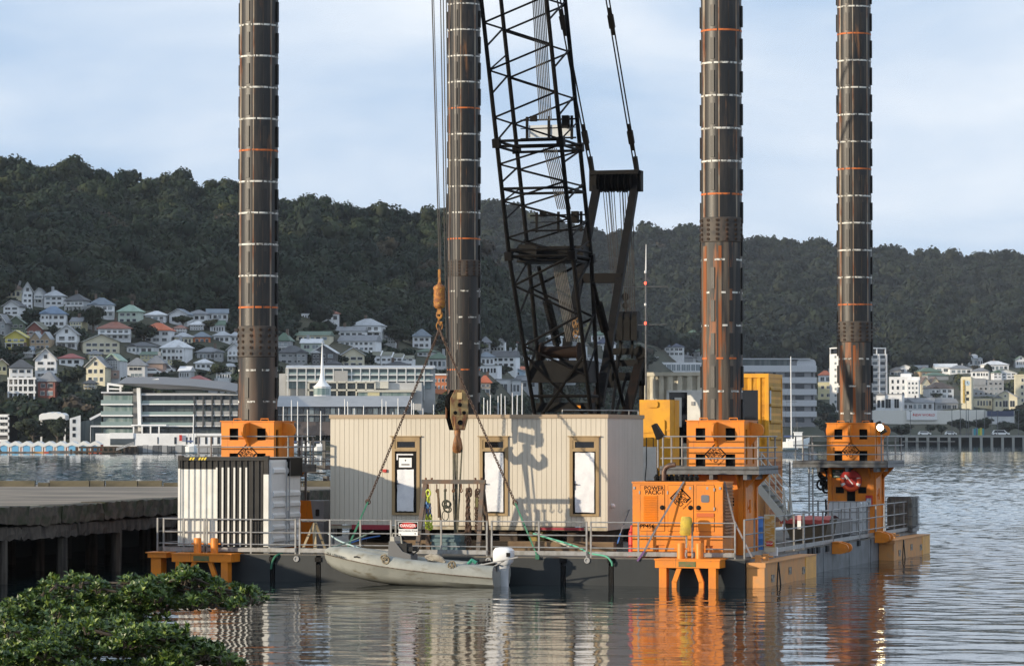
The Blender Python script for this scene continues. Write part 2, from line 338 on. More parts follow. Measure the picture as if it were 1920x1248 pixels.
while y < 26:
    ln = r2.uniform(3, 4.5)
    if r2.random() < .85: rough_bar(m, y, min(y+ln-.05, 26.4), -.35, -.08+r2.uniform(-.05,.03), WZ-.80+r2.uniform(-.06,.06), WZ-.46, r2, .03)
    y += ln
wq.part('waling', m, WPILE)
for k in range(14):
    y = -24.5+k*4.05+(.35 if k == 7 else 0); m = M()
    m.tube([(-.22+r2.uniform(-.03,.03),y+r2.uniform(-.25,.25)*.6,-3), (-.22,y,WZ-.44)], [.17,.15], 9); wq.part('pile', m, WPILE)
    m = M(); m.box((-7,y-.18,WZ-.64), (-.4,y+.18,WZ-.29)); wq.part('cross_head', m, WPILE)
    for x in (-2.6, -5.2):
        m = M(); m.tube([(x,y,-3),(x,y,WZ-.6)], .19, 8); wq.part('pile', m, WPILE)
m = M(); m.box((-7.4,-26,-3), (-7.05,26.3,WZ-.3)); wq.part('dark_backing', m, mat('wharf_back', (.035,.032,.028), .95))  # dark sheet closing the space behind the piles
KERB = mat('kerb_timber', (.15,.13,.085), .9, (.085,.075,.05), 2, st=(.3,1,1), bump=.4)
kx = [(-100,66,0),(72,92,1),(94,168,0),(170,196,0),(199,258,0),(260,304,0),(307,334,1),(500,566,0),(568,640,0)]
for i, (a, c, low) in enumerate(kx):
    p, q = WQ.l(W(a, 906, 119.6)), WQ.l(W(c, 906, 119.6)); m = M()
    for e in (p, q): e.z = WZ+.045+(.0 if low else .0)
    m.bar((p.x,p.y,WZ+(.05 if low else .08)), (q.x,q.y,WZ+(.05 if low else .08)), .3, .18 if low else .27)
    solo('kerb_timber', 'low mossy timber kerb on the far edge of the wharf' if low else 'long squared timber kerb on the far edge of the wharf', 'kerb', m, KERB, (p.x,p.y,WZ), WQ, 'kerb timbers on the far wharf edge')
# ================================================================== THE BARGE
UL, UR, VF, VB, DZ = -1.66, 14.47, -3.3, 22.0, .71
bg_ = T('jack_up_barge', 'dark hulled jack-up barge carrying a beige cabin, crane and orange leg housings', 'barge', (6,9,0))
m = M(); m.box((UL+.1,VF+.12,-1.3), (UR-.1,VB,DZ-.02))
js = [UL]+[bu(x, VF, 1070) for x in (511, 597, 1056, 1146)]+[UR]
for a, c in zip(js[:-1], js[1:]): m.box((a+(.0 if a == UL else .07),VF,-1.25), (c-(0 if c == UR else .07),VF+.5,DZ-.03))
bg_.part('hull', m, HULLP)
m = M(); m.box((UL,VF,DZ-.03), (UR,VB,DZ)); bg_.part('deck', m, DECKM)
m = M(); vj = [VF+.5, 3.2, 6.6, 10.4, 13.8, 17.4, VB]
for a, c in zip(vj[:-1], vj[1:]): m.box((UR-.4,a+.05,-1.25), (UR,c-.05,DZ-.03))
bg_.part('side_pontoon', m, HULLG)
for x, y in ((1056,1051),(1146,1051),(511,1048),(597,1049)):
    m = M(); c = P(x, y, VF); m.box((c.x-.09,VF-.03,c.z-.05), (c.x+.09,VF+.3,c.z+.07)); m.box((c.x-.05,VF-.01,-.9), (c.x+.05,VF+.3,c.z-.12)); bg_.part('joint_lock', m, BLACK)
for x, y in ((1101,1050),(916,1050),(556,1047)):
    m = M(); c = P(x, y, VF); m.lathe([(.075,0),(.075,.03),(.045,.032),(.045,.01),(.0,.01)], c, 16, (0,-1,0)); bg_.part('bollard_pin', m, GREYP, smooth=True)
for x, y in ((1560,1027),(1640,1007)):      # towing lugs on the right side
    v = bv(x, UR, y); z = bz(y, UR, v); m = M()
    m.prism([(0,-.16),(.25,-.16)]+[(.34+.13*math.cos(R(q)), .0+.13*math.sin(R(q))) for q in range(-70, 100, 20)]+[(.2,.17),(0,.17)], lambda a, b_, d: (UR+.01+a, v+d, z+b_), -.05, .05); m.prism([(0,-.16),(.25,-.16)]+[(.34+.13*math.cos(R(q)), .0+.13*math.sin(R(q))) for q in range(-70, 100, 20)]+[(.2,.17),(0,.17)], lambda a, b_, d: (UR+.01+a, v+d, z+b_), .5, .6); m.box((UR+.01,v-.05,z+.1), (UR+.2,v+.6,z+.18)); m.lathe([(.05,-.07),(.05,.67)], (UR+.34,v,z), 10, (0,1,0)); bg_.part('towing_lug', m, ORANGE)
for vv in (4.4, 4.9, 5.6, 6.9, 9.0, 9.8, 11.6):
    m = M(); m.box((UR-.01,vv,DZ-.16), (UR+.06,vv+.3,DZ+.01)); bg_.part('edge_bracket', m, RUBBER)
# ---- piles ------------------------------------------------------
PD = mat('pile_steel', (.009,.0088,.0085), .45, (.042,.034,.027), 4.5, st=(1,1,.10), lo=.47, hi=.66, c3=(.16,.075,.03), sc3=4.2, st3=(1.3,1.3,.14), lo3=.60, hi3=.69)
PRU = mat('pile_steel_rusty', (.022,.021,.020), .6, (.12,.095,.07), 3.4, st=(1.3,1.3,.07), lo=.47, hi=.62, c3=(.24,.085,.028), sc3=4.6, st3=(1.2,1.2,.09), lo3=.55, hi3=.63)
PSTR = mat('pile_weld_bar', (.19,.13,.085), .7, (.32,.28,.22), 4, st=(1,1,.12), c3=(.16,.055,.02), sc3=4, st3=(1,1,.2), lo3=.5, hi3=.62)
MARKW = mat('mark_white', (.64,.63,.58), .7, (.10,.09,.075), 9, lo=.47, hi=.60)
MARKO = mat('mark_orange', (.55,.14,.03), .7, (.20,.07,.03), 8, lo=.48, hi=.62)
PR = .535
def arc(m, u, v, z0, z1, r, a0, a1, n=40):
    k = max(1, int(n*(a1-a0)/360)); r_ = [[(u+r*math.sin(R(a0+(a1-a0)*i/k)), v-r*math.cos(R(a0+(a1-a0)*i/k)), z) for z in (z0, z1)] for i in range(k+1)]
    m.loft(r_, False)
def leg(u, v, yor, ycol, rusty, lab, seed):
    rr = random.Random(seed); t_ = T('barge_leg', lab, 'pile', (u,v,-3), group='tubular legs of the jack-up barge')
    zc0, zc1 = bz(ycol[1], u, v-.5), bz(ycol[0], u, v-.5)
    m = M(); m.lathe([(PR,zc1),(PR,27)], (u,v,0), 40); t_.part('upper_tube', m, PD, smooth=True)
    m = M(); m.lathe([(PR,-3),(PR,zc0)], (u,v,0), 40); t_.part('lower_tube', m, PRU if rusty else mat('pile_steel_low', (.022,.020,.018), .5, (.09,.06,.042), 3.5, st=(1,1,.06), lo=.46, hi=.66, c3=(.17,.075,.03), sc3=3.4, st3=(1.1,1.1,.1), lo3=.56, hi3=.66), smooth=True)
    m = M(); m.lathe([(PR,zc0-.02),(PR+.022,zc0),(PR+.022,zc1),(PR,zc1+.02)], (u,v,0), 40); c_ = t_.part('splice_collar', m, mat('collar_steel', (.075,.06,.048), .65, (.035,.03,.027), 4, c3=(.15,.07,.035), sc3=5), smooth=True)
    m = M()
    for a in range(-80, 100, 27):
        for k in range(5):
            z = zc0+(zc1-zc0)*(k+.5)/5; d = Vector((math.sin(R(a)), -math.cos(R(a)), 0)); m.lathe([(.042,0),(.042,.025),(.02,.03),(.02,.012)], Vector((u,v,z))+d*(PR+.02), 10, d)
    t_.part('bolt_ring', m, mat('bolt_rust', (.045,.026,.016), .8), c_)
    z0 = bz(yor, u, v-.5)
    for angs, mt_ in (((-88, 89, 150, 215), mat('rack_black', (.0085,.008,.0075), .6, (.016,.014,.012), 5, spec=.25)), ((-13, 40), mat('rack_front', (.012,.011,.0105), .5, (.030,.024,.019), 4, st=(1,1,.2), c3=(.09,.045,.02), sc3=4, st3=(1.2,1.2,.15), lo3=.62, hi3=.75))):
        m = M()
        for a in angs:
            z = z0-.864*14+.1
            while z < 26.5:
                if z > zc1+.02 or z < zc0-.6 or a in (-88, 89):
                    c = Vector((u+math.sin(R(a))*(PR+(.012 if len(angs) > 2 else -.008)), v-math.cos(R(a))*(PR+(.012 if len(angs) > 2 else -.008)), 0)); e = Vector((math.cos(R(a)), math.sin(R(a)), 0))*.055; f = Vector((math.sin(R(a)), -math.cos(R(a)), 0))*.028
                    vs = [c+s1*e+s2*f+Vector((0,0,zz)) for zz in (z, z+.56) for s1, s2 in ((-1,-1),(1,-1),(1,1),(-1,1))]
                    m.add(vs, [(0,3,2,1),(4,5,6,7),(0,1,5,4),(1,2,6,5),(2,3,7,6),(3,0,4,7)])
                z += .864
        t_.part('pin_rack', m, mt_)
    for a, wd in ((-46, 12), (6, 3.5), (60, 6), (-70, 4)):
        m = M(); arc(m, u, v, zc1+.02 if a != -46 or not rusty else zc1+.02, 27, PR+.006, a-wd/2, a+wd/2); t_.part('weld_bar', m, PSTR)
    if rusty:
        for a, wd in ((-43, 18), (8, 9)):
            m = M(); arc(m, u, v, -2, zc0-.12, PR+.006, a-wd/2, a+wd/2); t_.part('rust_bar', m, mat('deep_rust', (.17,.075,.032), .85, (.20,.17,.13), 6, st=(1,1,.10), c3=(.25,.075,.02), sc3=7, st3=(1.4,1.4,.10), lo3=.46, hi3=.56))
    mw, mo = M(), M(); k0 = -int((z0-3.6)/.864)-3
    for k in range(k0, 28):
        z = z0+k*.864
        if z > 26: break
        tgt = mo if k % 5 == 0 else mw; a = -178
        while a < 178:
            ln = rr.uniform(18, 70) if z > zc1 else rr.uniform(12, 34); e_ = min(a+ln, 178); arc(tgt, u, v, z-.025, z+.025, PR+.010, a, e_, 60); a = e_+(rr.uniform(2, 5) if z > zc1 else rr.uniform(10, 45))
    t_.part('white_marks', mw, MARKW); t_.part('orange_marks', mo, MARKO)
leg(0, 0, 281, (612,668), False, 'dark striped steel leg rising behind the black and white container', 1)
leg(13.11, 0, 363, (408,452), True, 'heavily rusted striped steel leg standing behind the orange power pack', 2)
leg(0, 18.5, 447, (488,517), False, 'brown striped steel leg rising behind the beige cabin beside the hook block', 3)
leg(13.11, 18.5, 316, (603,640), True, 'striped steel leg farthest right, rising from the housing with the lifebuoy', 4)
# ---- leg housings ------------------------------------------------
def rail(m, pts, zs, r=.022, posts=True, ztop=None):
    for z in zs:
        m.tube([(p[0],p[1],z) for p in pts], r, 6)
def logo(t_, par, c, ex, ez, D):          # diamond with slanting lettering
    c, ex, ez = Vector(c), Vector(ex), Vector(ez); nz = ex.cross(ez); m = M(); h_ = D/2; w_ = D*.055
    def dia(r0): return [c+ex*r0, c+ez*r0, c-ex*r0, c-ez*r0]
    o1, o2 = dia(h_), dia(h_-w_*1.4)
    for k, (f0, f1) in ((0,(0,1)),(1,(0,1)),(2,(0,.32)),(3,(.55,1))):
        A, B_ = o1[k], o1[(k+1) % 4]; C, D_ = o2[k], o2[(k+1) % 4]
        m.loft([[A.lerp(B_, f0)+nz*.006, C.lerp(D_, f0)+nz*.006], [A.lerp(B_, f1)+nz*.006, C.lerp(D_, f1)+nz*.006]], False)
    a = R(45); tx = ex*math.cos(a)+ez*math.sin(a); ty = -ex*math.sin(a)+ez*math.cos(a)
    for s_, k, sz in (("BRIAN", .19, .24), ("PERRY", -.01, .24), ("CIVIL", -.21, .24)):
        m.text(s_, c+ty*(D*k)-tx*D*.02, tx, ty, D*sz, True, .006)
    m.text("Made possible", c+tx*D*.02-ty*D*.45, tx, ty, D*.10, True, .006)
    return t_.part('emblem', m, BLACK, par)
def rrect(a0, a1, b0, b1, r):
    o = []
    for cx, cy, s in ((a1-r,b0+r,-90),(a1-r,b1-r,0),(a0+r,b1-r,90),(a0+r,b0+r,180)):
        for k in range(4): o.append((cx+r*math.cos(R(s+k*30)), cy+r*math.sin(R(s+k*30))))
    return o
def housing(u, v, lab, plat, labx):
    t_ = T('leg_housing', lab, 'leg housing', (u,v,DZ), group='orange leg jacking housings'); H = .77
    z1, z0 = 4.20, 2.98
    m = M()                               # open-topped upper box made of four plates with window holes
    wn = [(-.53,-.27),(.27,.53)]
    def wall(fn):
        t0, t1 = 0, .04; xs = [-H, -.53, -.27, .27, .53, H]; zs = [z0, z0+.36, 3.70, 4.02, z1]
        for i in range(5):
            for k in range(4):
                hole = i in (1, 3) and k in (0, 2)
                if not hole: m.prism([(xs[i],zs[k]),(xs[i+1],zs[k]),(xs[i+1],zs[k+1]),(xs[i],zs[k+1])], fn, t0, t1)
    wall(lambda a, b_, d: (u+a, v-H+d, b_)); wall(lambda a, b_, d: (u-a, v+H-d, b_))
    def swall(fn):
        xs = [-H+.04, -.60, -.40, .22, .42, H-.04]; zs = [z0, z0+.1, 3.98, z1]
        for i in range(5):
            for k in range(3):
                if not (i in (1, 3) and k == 1): m.prism([(xs[i],zs[k]),(xs[i+1],zs[k]),(xs[i+1],zs[k+1]),(xs[i],zs[k+1])], fn, 0, .04)
    swall(lambda a, b_, d: (u+H-d, v+a, b_)); swall(lambda a, b_, d: (u-H+d, v-a, b_))
    m.box((u-H-.03,v-H-.03,z1), (u+H+.03,v-H+.2,z1+.025)); m.box((u-H-.03,v+H-.2,z1), (u+H+.03,v+H+.03,z1+.025))
    m.box((u-H-.03,v-H+.2,z1), (u-H+.2,v+H-.2,z1+.025)); m.box((u+H-.2,v-H+.2,z1), (u+H+.03,v+H-.2,z1+.025))
    up = t_.part('upper_box', m, ORANGE)
    m = M(); m.box((u-.62,v-.62,z0+.01), (u+.62,v+.62,z1-.05)); t_.part('jack_cage', m, BLACK, up)
    for a in (-.45, .35):
        m = M(); m.tube([(u+a,v-H+.1,z1+.02),(u+a,v-H+.1,z1+.08),(u+a+.22,v-H+.1,z1+.08),(u+a+.22,v-H+.1,z1+.02)], .014, 6); t_.part('lifting_handle', m, ORANGE, up)
    def eye(fn, rch):
        m = M(); pl = [(-.02,z1-.02),(rch*.6,z1-.05)]+[(rch*.62+.19*math.cos(R(a))*rch/.34, z1-.24+.19*math.sin(R(a))) for a in range(70, -110, -20)]+[(.05,z1-.62),(-.02,z1-.7)]
        m.prism(pl, fn, -.03, .03); return t_.part('padeye', m, ORANGE, up)
    eye(lambda a, b_, d: (u+.03+d, v-H-a, b_), .42); eye(lambda a, b_, d: (u+H+a, v+d-.1, b_), .32); eye(lambda a, b_, d: (u-H-a, v+d+.1, b_), .17)
    logo(t_, up, (u+.0,v-H-.0,z0+.36), (1,0,0), (0,0,1), .58)
    m = M(); m.box((u-.74,v-.74,DZ+.01), (u+.74,v+.74,z0-.18))
    for a in (-.74, .60): m.box((u+a,v-.80,DZ+.01), (u+a+.14,v-.745,z0-.2)); m.box((u+.745,v+a,DZ+.01), (u+.80,v+a+.14,z0-.2))
    for a in (-.9, .9):                   # flared brackets that carry the platform
        m.prism([(.74,2.4),(1.15,z0-.16),(.74,z0-.16)], lambda q, b_, d: (u+q, v+a*.7+d, b_), -.03, .03); m.prism([(-.74,2.4),(-1.15,z0-.16),(-.74,z0-.16)], lambda q, b_, d: (u+q, v+a*.7+d, b_), -.03, .03)
        m.prism([(-.74,2.4),(-1.15,z0-.16),(-.74,z0-.16)], lambda q, b_, d: (u+a*.7+d, v+q, b_), -.03, .03)
    lo_ = t_.part('lower_tower', m, ORANGE)
    for a, b0, b1 in ((-.36,2.0,2.2),(.36,2.0,2.2),(0,1.65,2.15)):
        m = M(); m.box((u+a-.13,v-.752,b0), (u+a+.13,v-.735,b1)); t_.part('access_opening', m, BLACK, lo_)
    m = M(); m.tube([(u+.765,v-.2,1.9),(u+.80,v-.2,2.15),(u+.80,v-.2,1.8)], .03, 6); t_.part('grab_handle', m, ORANGE, lo_)
    pu0, pu1, pv0, pv1 = plat
    m = M(); m.box((pu0,pv0,z0-.06), (pu1,pv1,z0-.02))
    for a in (pv0, pv1-.05): m.box((pu0,a,z0-.16), (pu1,a+.05,z0+.05))
    for a in (pu0, pu1-.05): m.box((a,pv0+.05,z0-.16), (a+.05,pv1-.05,z0+.05))
    for a in (-.9, 0, .9): m.box((u+a-.05,pv0+.05,z0-.30), (u+a+.05,pv1-.05,z0-.06))
    pf = t_.part('platform', m, GALVD)
    m = M(); c4 = [(pu0+.03,pv0+.03),(pu1-.03,pv0+.03),(pu1-.03,pv1-.03),(pu0+.03,pv1-.03)]
    for k in range(4):
        a, b_ = c4[k], c4[(k+1) % 4]
        for z in (z0+.25, z0+.53, z0+.82): m.tube([(*a,z),(*b_,z)], .02, 6)
        nn = 1 if k % 2 == 0 else 2
        for i in range(nn):
            q = Vector(a).lerp(Vector(b_), (i+.02)/nn); m.tube([(q.x,q.y,z0),(q.x,q.y,z0+.82)], .024, 6)
    t_.part('handrail', m, GALV, pf)
    return t_
housing(13.11, 0, 'orange leg housing with emblem and railed platform above the power pack', (bu(1237,-1.3), bu(1423,-1.3), -1.3, 1.05), 0)
housing(13.11, 18.5, 'orange leg housing with railed platform and a lifebuoy on its tower', (13.11-1.72, 13.11+1.32, 17.0, 19.9), 0)
housing(0, 0, 'orange leg housing half hidden behind the black and white container', (bu(366,-1.0), bu(541,-1.0), -1.0, 1.15), 0)
# ---- mooring platforms and side pontoons ---------------------------
GREENP = mat('green_plate', (.06,.15,.05), .7, (.20,.13,.05), 6)
def mooring(px0, px1, lab, name_plate):
    v0 = -3.95; u0, u1 = bu(px0, v0, 1050), bu(px1, v0, 1050); z = DZ-.02; Lm = u1-u0; uc = (u0+u1)/2
    t_ = T('mooring_platform', lab, 'mooring platform', (uc,VF,-.5), group='orange mooring platforms on the barge front')
    m = M(); m.box((u0,v0,z-.19), (u1,VF-.01,z+.0)); m.box((u0-.02,v0-.02,z), (u1+.02,VF+.25,z+.035)); t_.part('beam', m, ORANGE)
    for s in (0, 1):
        a = u0+.10 if s == 0 else u1-.29
        m = M(); m.box((a,v0+.02,-.9), (a+.19,v0+.30,z-.19)); t_.part('leg', m, ORANGE)
        c = uc+(-.24 if s == 0 else .24); m = M(); k = -1 if s == 0 else 1
        m.bar((c-.02*k,v0+.1,z-.19), (c+.04*k+.07*k,v0+.1,z-.55), .12, .10, (0,1,0)); m.bar((c+.11*k,v0+.1,z-.53), (c+.11*k,v0+.1,-.9), .12, .10, (0,1,0)); t_.part('brace', m, ORANGE)
        m = M(); m.lathe([(.10,z+.035),(.10,z+.40),(.085,z+.43)], (c,v0+.32,0), 20); m.tube([(c-.17,v0+.32,z+.28),(c+.17,v0+.32,z+.28)], .022, 7); t_.part('bollard', m, ORANGE, smooth=True)
    m = M(); m.box((uc-.22,v0-.012,z-.16), (uc+.22,v0-.002,z-.03)); t_.part('name_plate', m, GREENP)
mooring(1228, 1349, 'orange mooring platform with twin bollards in front of the power pack', 0)
mooring(322, 433, 'orange mooring platform with twin bollards in front of the black and white container', 0)
m = M(); u0, u1 = bu(278, -3.7, 1040), bu(303, -3.7, 1040); m.box((u0,-3.75,DZ-.12), (u1+.15,VF-.01,DZ+.02)); m.box((u0+.08,-3.7,-.8), (u1-.02,VF-.02,DZ-.12)); m.box((u0-.05,-3.78,DZ+.0), (u1+.2,VF+.1,DZ+.03))
solo('corner_fender', 'orange corner fender at the far left end of the barge front', 'fender', m, ORANGE, (u0,VF,-.8))
def sponson(v0, v1, wd, lab):
    t_ = T('side_float', lab, 'float', (UR+wd/2,(v0+v1)/2,-.9), group='orange floats along the right side of the barge')
    zt_s = DZ-.09; m = M(); m.box((UR+.02,v0,-.9), (UR+wd,v1,zt_s-.03)); m.box((UR+.02,v0-.03,zt_s-.12), (UR+wd+.03,v0-.001,zt_s)); m.box((UR+.02,v0,zt_s-.03), (UR+wd+.03,v1,zt_s))
    b_ = t_.part('tank', m, ORANGE2)
    m = M(); m.box((UR+wd,v1-(v1-v0)*.22,-.9), (UR+wd+.012,v1,zt_s-.04)); t_.part('end_panel', m, YELLOW, b_)
    for f, y in ((.12,.05),(.45,.16),(.72,.1)):
        m = M(); q = v0+(v1-v0)*f; m.box((UR+wd,q,y+.05), (UR+wd+.015,q+.34,y+.24)); t_.part('number_plate', m, mat('sponson_plate', (.30,.26,.2), .6, (.08,.07,.06), 14, lo=.46, hi=.54), b_)
    m = M(); m.bar((UR+wd+.012,v0+(v1-v0)*.25,DZ-.1), (UR+wd+.012,v0+(v1-v0)*.22,-.1), .02, .06, (0,1,0)); m.bar((UR+wd+.012,v0+(v1-v0)*.30,-.1), (UR+wd+.012,v0+(v1-v0)*.25,DZ-.1), .02, .06, (0,1,0)); t_.part('draft_mark', m, BLACK, b_)
    for q in (v0+.4, v0+1.3):
        m = M(); m.box((UR+wd*.3,q,zt_s), (UR+wd*.6,q+.12,zt_s+.18)); m.tube([(UR+wd*.1,q+.06,zt_s+.11),(UR+wd*.85,q+.06,zt_s+.11)], .03, 6); t_.part('cleat', m, ORANGE2)
sponson(-3.2, bv(1531, UR+.5, 1060), .48, 'weathered orange float along the barge side nearest the power pack')
sponson(bv(1676, UR+.48, 1020), bv(1744, UR+.5, 1010), .48, 'weathered orange float at the far back of the barge side')
# ---- handrails round the deck ----------------------------------------
def railing(p, q, lab, nmid, toe=True, zt=.90, kind=GALV, group='galvanised guard rails around the barge deck'):
    p, q = Vector((*p, DZ)), Vector((*q, DZ)); t_ = T('guard_rail', lab, 'railing', (p+q)/2, group=group); d = (q-p).normalized()
    m = M()
    for i in range(nmid+2):
        c = p.lerp(q, i/(nmid+1)); m.bar(c, c+Vector((0,0,zt+.02)), .042, .042, d)
    t_.part('post', m, kind); m = M()
    for z in (zt, zt*.62, zt*.27): m.tube([p+Vector((0,0,z)), q+Vector((0,0,z))], .019, 6)
    t_.part('rail', m, kind)
    if toe: m = M(); nrm = Vector((d.y,-d.x,0)); m.bar(p+nrm*.03+Vector((0,0,.10)), q+nrm*.03+Vector((0,0,.10)), .012, .11); t_.part('toe_board', m, kind)
VR = VF+.06
hints = [('in front of the left end of the black and white container', 307, 383, 1), ('across the striped half of the black and white container', 388, 554, 1), ('behind the bow of the grey dinghy', 562, 733, 2),
         ('carrying the danger sign below the hook rack', 742, 913, 1), ('behind the white outboard motor', 922, 1100, 1), ('left part of the power pack front', 1108, 1287, 1), ('right end of the power pack front', 1298, 1378, 0)]
for h_, a, c, nm in hints: railing((bu(a, VR, 1010), VR), (bu(c, VR, 1010), VR), 'galvanised guard rail '+h_, nm)
vs_ = [-3.15, .4, 4.2, 8.2, 12.2, 16.4, 21.6]
for i, (a, c) in enumerate(zip(vs_[:-1], vs_[1:])):
    railing((UR-.06, a+.05), (UR-.06, c-.05), 'side guard rail '+('at the front corner beside the power pack', 'behind the upright orange notice board', 'beside the brown skip', 'in front of the white liquid tank', 'beside the tower with the lifebuoy', 'at the far back of the right deck edge')[i], 2, True, .98)
railing((UL+.06, VF+.1), (UL+.06, 2.5), 'galvanised side guard rail at the left end of the deck', 2)
railing((8.2, VB-.1), (12.2, VB-.1), 'dark guard rail on the back edge of the deck beyond the stairs', 3, False, .95, GALVD)
railing((UR-2.4, VB-.1), (UR-.1, VB-.1), 'guard rail on the back edge of the deck beside the old tank', 2, False, .95, GALVD)
# ---- black and white container --------------------------------------
v0, v1 = -3.16, -.82; u0, u1 = bu(334, v0), bu(503.5, v0); z0, z1 = DZ+.06, bz(856, (u0+u1)/2, v0)
t_ = T('shipping_container', 'small corrugated container half painted white with black stripes and grey doors', 'container', ((u0+u1)/2,(v0+v1)/2,DZ))
m = M()
def corr(m, a, c, fn, z0, z1, pitch, depth, painter, zb):
    n_ = max(1, round((c-a)/pitch)); p_ = (c-a)/n_
    for i in range(n_):
        x = a+i*p_; seg = [(x,0),(x+p_*.30,0),(x+p_*.42,depth),(x+p_*.86,depth),(x+p_,0)]
        for k in range(4):
            for zz0, zz1 in zip(zb[:-1], zb[1:]):
                m.k = painter((seg[k][0]+seg[k+1][0])/2, k, (zz0+zz1)/2)
                m.add([fn(*seg[k],zz0), fn(*seg[k+1],zz0), fn(*seg[k+1],zz1), fn(*seg[k],zz1)], [(0,1,2,3)])
    m.k = 0
ux = lambda px: bu(px, v0)
zpaint = bz(878, (u0+u1)/2, v0)
def painter(u, k, z):
    if u < ux(404): return 1 if z < zpaint else 0
    if u < ux(463): return 1 if (k == 0 and z < zpaint+.03) else 0
    return 0
fr_ = lambda a, d, z: (a, v0+.02+d, z)
corr(m, u0+.06, u1-.16, fr_, z0+.12, z1-.1, .163, .035, painter, [z0+.12, zpaint-.02, zpaint+.03, z1-.1])
pn = t_.part('striped_side', m, [CHAR, WHITEP])
m = M(); m.box((u0+.03,v0+.08,z0+.05), (u1-.03,v1,z1-.03)); t_.part('body', m, CHAR)
m = M()
m.box((u0+.06,v0-.01,z1-.1), (u1-.02,v0+.07,z1)); m.box((u1-.14,v0,zpaint-.15), (u1-.005,v0+.07,z1-.1)); m.box((u0+.1,v0,z0), (u1-.1,v0+.07,z0+.12)); m.box((u0,v0+.0,zpaint), (u0+.06,v0+.07,z1-.1))
t_.part('frame', m, CHAR)
m = M(); m.box((u1-.14,v0-.004,z0+.12), (u1,v0+.07,zpaint-.15)); m.box((u0,v0-.004,z0+.12), (u0+.062,v0+.07,zpaint)); t_.part('painted_post', m, WHITEP)
for a in (u0, u1-.13):
    for z in (z0-.05, z1-.1):
        m = M(); m.box((a,v0-.015,z), (a+.13,v0+.1,z+.13)); t_.part('corner_casting', m, WHITEP if z < 1.5 else CHAR)
m = M()                                  # doors with pressed ribs
m.box((u1-.02,v0+.05,z0+.08), (u1+.02,v1-.03,z1-.08))
vm = (v0+v1)/2
for a, c in ((v0+.09, vm-.02), (vm+.02, v1-.09)):
    m.box((u1+.02,a,z0+.14), (u1+.045,c,z1-.14))
    for z in (.30, .62, .92, 1.22, 1.50, 2.12):
        m.prism([(0,-.09),(.05,-.05),(.05,.03),(0,.09)], lambda d, zz, q: (u1+.045+d, q, z0+z+zz), a+.08, c-.1)
dr = t_.part('door', m, mat('door_grey', (.66,.66,.65), .5, (.60,.60,.59), 2, c3=(.25,.24,.22), sc3=6, lo3=.66, hi3=.8))
m = M()
for q in (vm-.12, vm+.12): m.tube([(u1+.10,q,z0+.12),(u1+.10,q,z1-.12)], .018, 6)
m.tube([(u1+.10,vm-.12,z0+1.0),(u1+.13,vm-.04,z0+1.05),(u1+.13,vm-.04,z0+.7)], .02, 6); t_.part('locking_bar', m, GREYP, dr)
m = M(); m.box((u1+.02,vm+.1,z1-.52), (u1+.115,v1-.12,z1-.04)); t_.part('vent_box', m, BLACK, dr)
HAZ = mat('hazard_yellow', (.75,.55,.03), .5)
m = M()
for k in (0, .08, .26, .34, .42): m.prism([(0,0),(.05,0),(.09,.07),(.04,.07)], lambda a, b_, d: (u0+.32+k+a, v0-.012-d, z1-.085+b_), 0, .004)
t_.part('hazard_stripe', m, HAZ)
# ---- beige site cabin -------------------------------------------------
cu0, cu1, cv1, cz0, cz1 = 2.13, 9.98, 3.76, 1.40, 4.39
t_ = T('site_cabin', 'beige clad portable cabin with three wrapped doors under a shallow tan parapet', 'cabin', ((cu0+cu1)/2,cv1/2,DZ))
m = M(); m.box((cu0+.01,.014,cz0), (cu1-.01,cv1,cz1-.02)); t_.part('wall', m, CLADG)
doors = [(735.6,787.5),(900,953),(1068.7,1123.5)]
dz0, dz1 = bz(965.5, 6, 0), bz(818.5, 6, 0); DU = [(bu(a,0), bu(c,0)) for a, c in doors]
m = M(); wd = .137; k = 0; u = cu0
while u < cu1-.01:
    e = min(u+wd-.009, cu1); dd = random.uniform(0, .002)
    hit = [d for d in DU if e > d[0]-.0 and u < d[1]+.0]
    if hit: m.box((u,-dd,cz0), (e,.02,dz0)); m.box((u,-dd,dz1), (e,.02,cz1-.1))
    for d in hit:
        if u < d[0]: m.box((u,-dd,dz0), (d[0],.02,dz1))
        if e > d[1]: m.box((d[1],-dd,dz0), (e,.02,dz1))
    if not hit: m.box((u,-dd,cz0), (e,.02,cz1-.1))
    u += wd
t_.part('front_cladding', m, CLAD)
m = M(); v = .005
while v < cv1-.01: m.box((cu1-.02,v,cz0-.1), (cu1+random.uniform(.0,.002),min(v+wd-.011, cv1),cz1-.1)); v += wd
v = .005
while v < cv1-.01: m.box((cu0-.006,v,cz0), (cu0+.02,min(v+wd-.011, cv1),cz1-.1)); v += wd
t_.part('side_cladding', m, mat('grey_beige_cladding', (.50,.465,.40), .38, (.46,.43,.37), 1.2))
m = M(); m.box((cu0-.03,-.035,cz1-.1), (cu1+.03,cv1+.03,cz1)); t_.part('parapet_trim', m, TRIM)
m = M(); m.box((cu0+.02,-.0,cz0-.11), (cu1-.02,.16,cz0-.02)); m.box((cu0+.02,cv1-.2,cz0-.11), (cu1-.02,cv1-.03,cz0-.02)); t_.part('skid_beam', m, mat('skid_cream', (.40,.36,.27), .6, (.25,.2,.13), 4))
m = M(); m.box((bu(1010,0),-.012,cz0-.10), (bu(1095,0),-.003,cz0-.03)); m.box((bu(660,0),-.012,cz0-.13), (bu(735,0),-.003,cz0-.0)); t_.part('red_strip', m, mat('dull_red', (.28,.02,.035), .5))
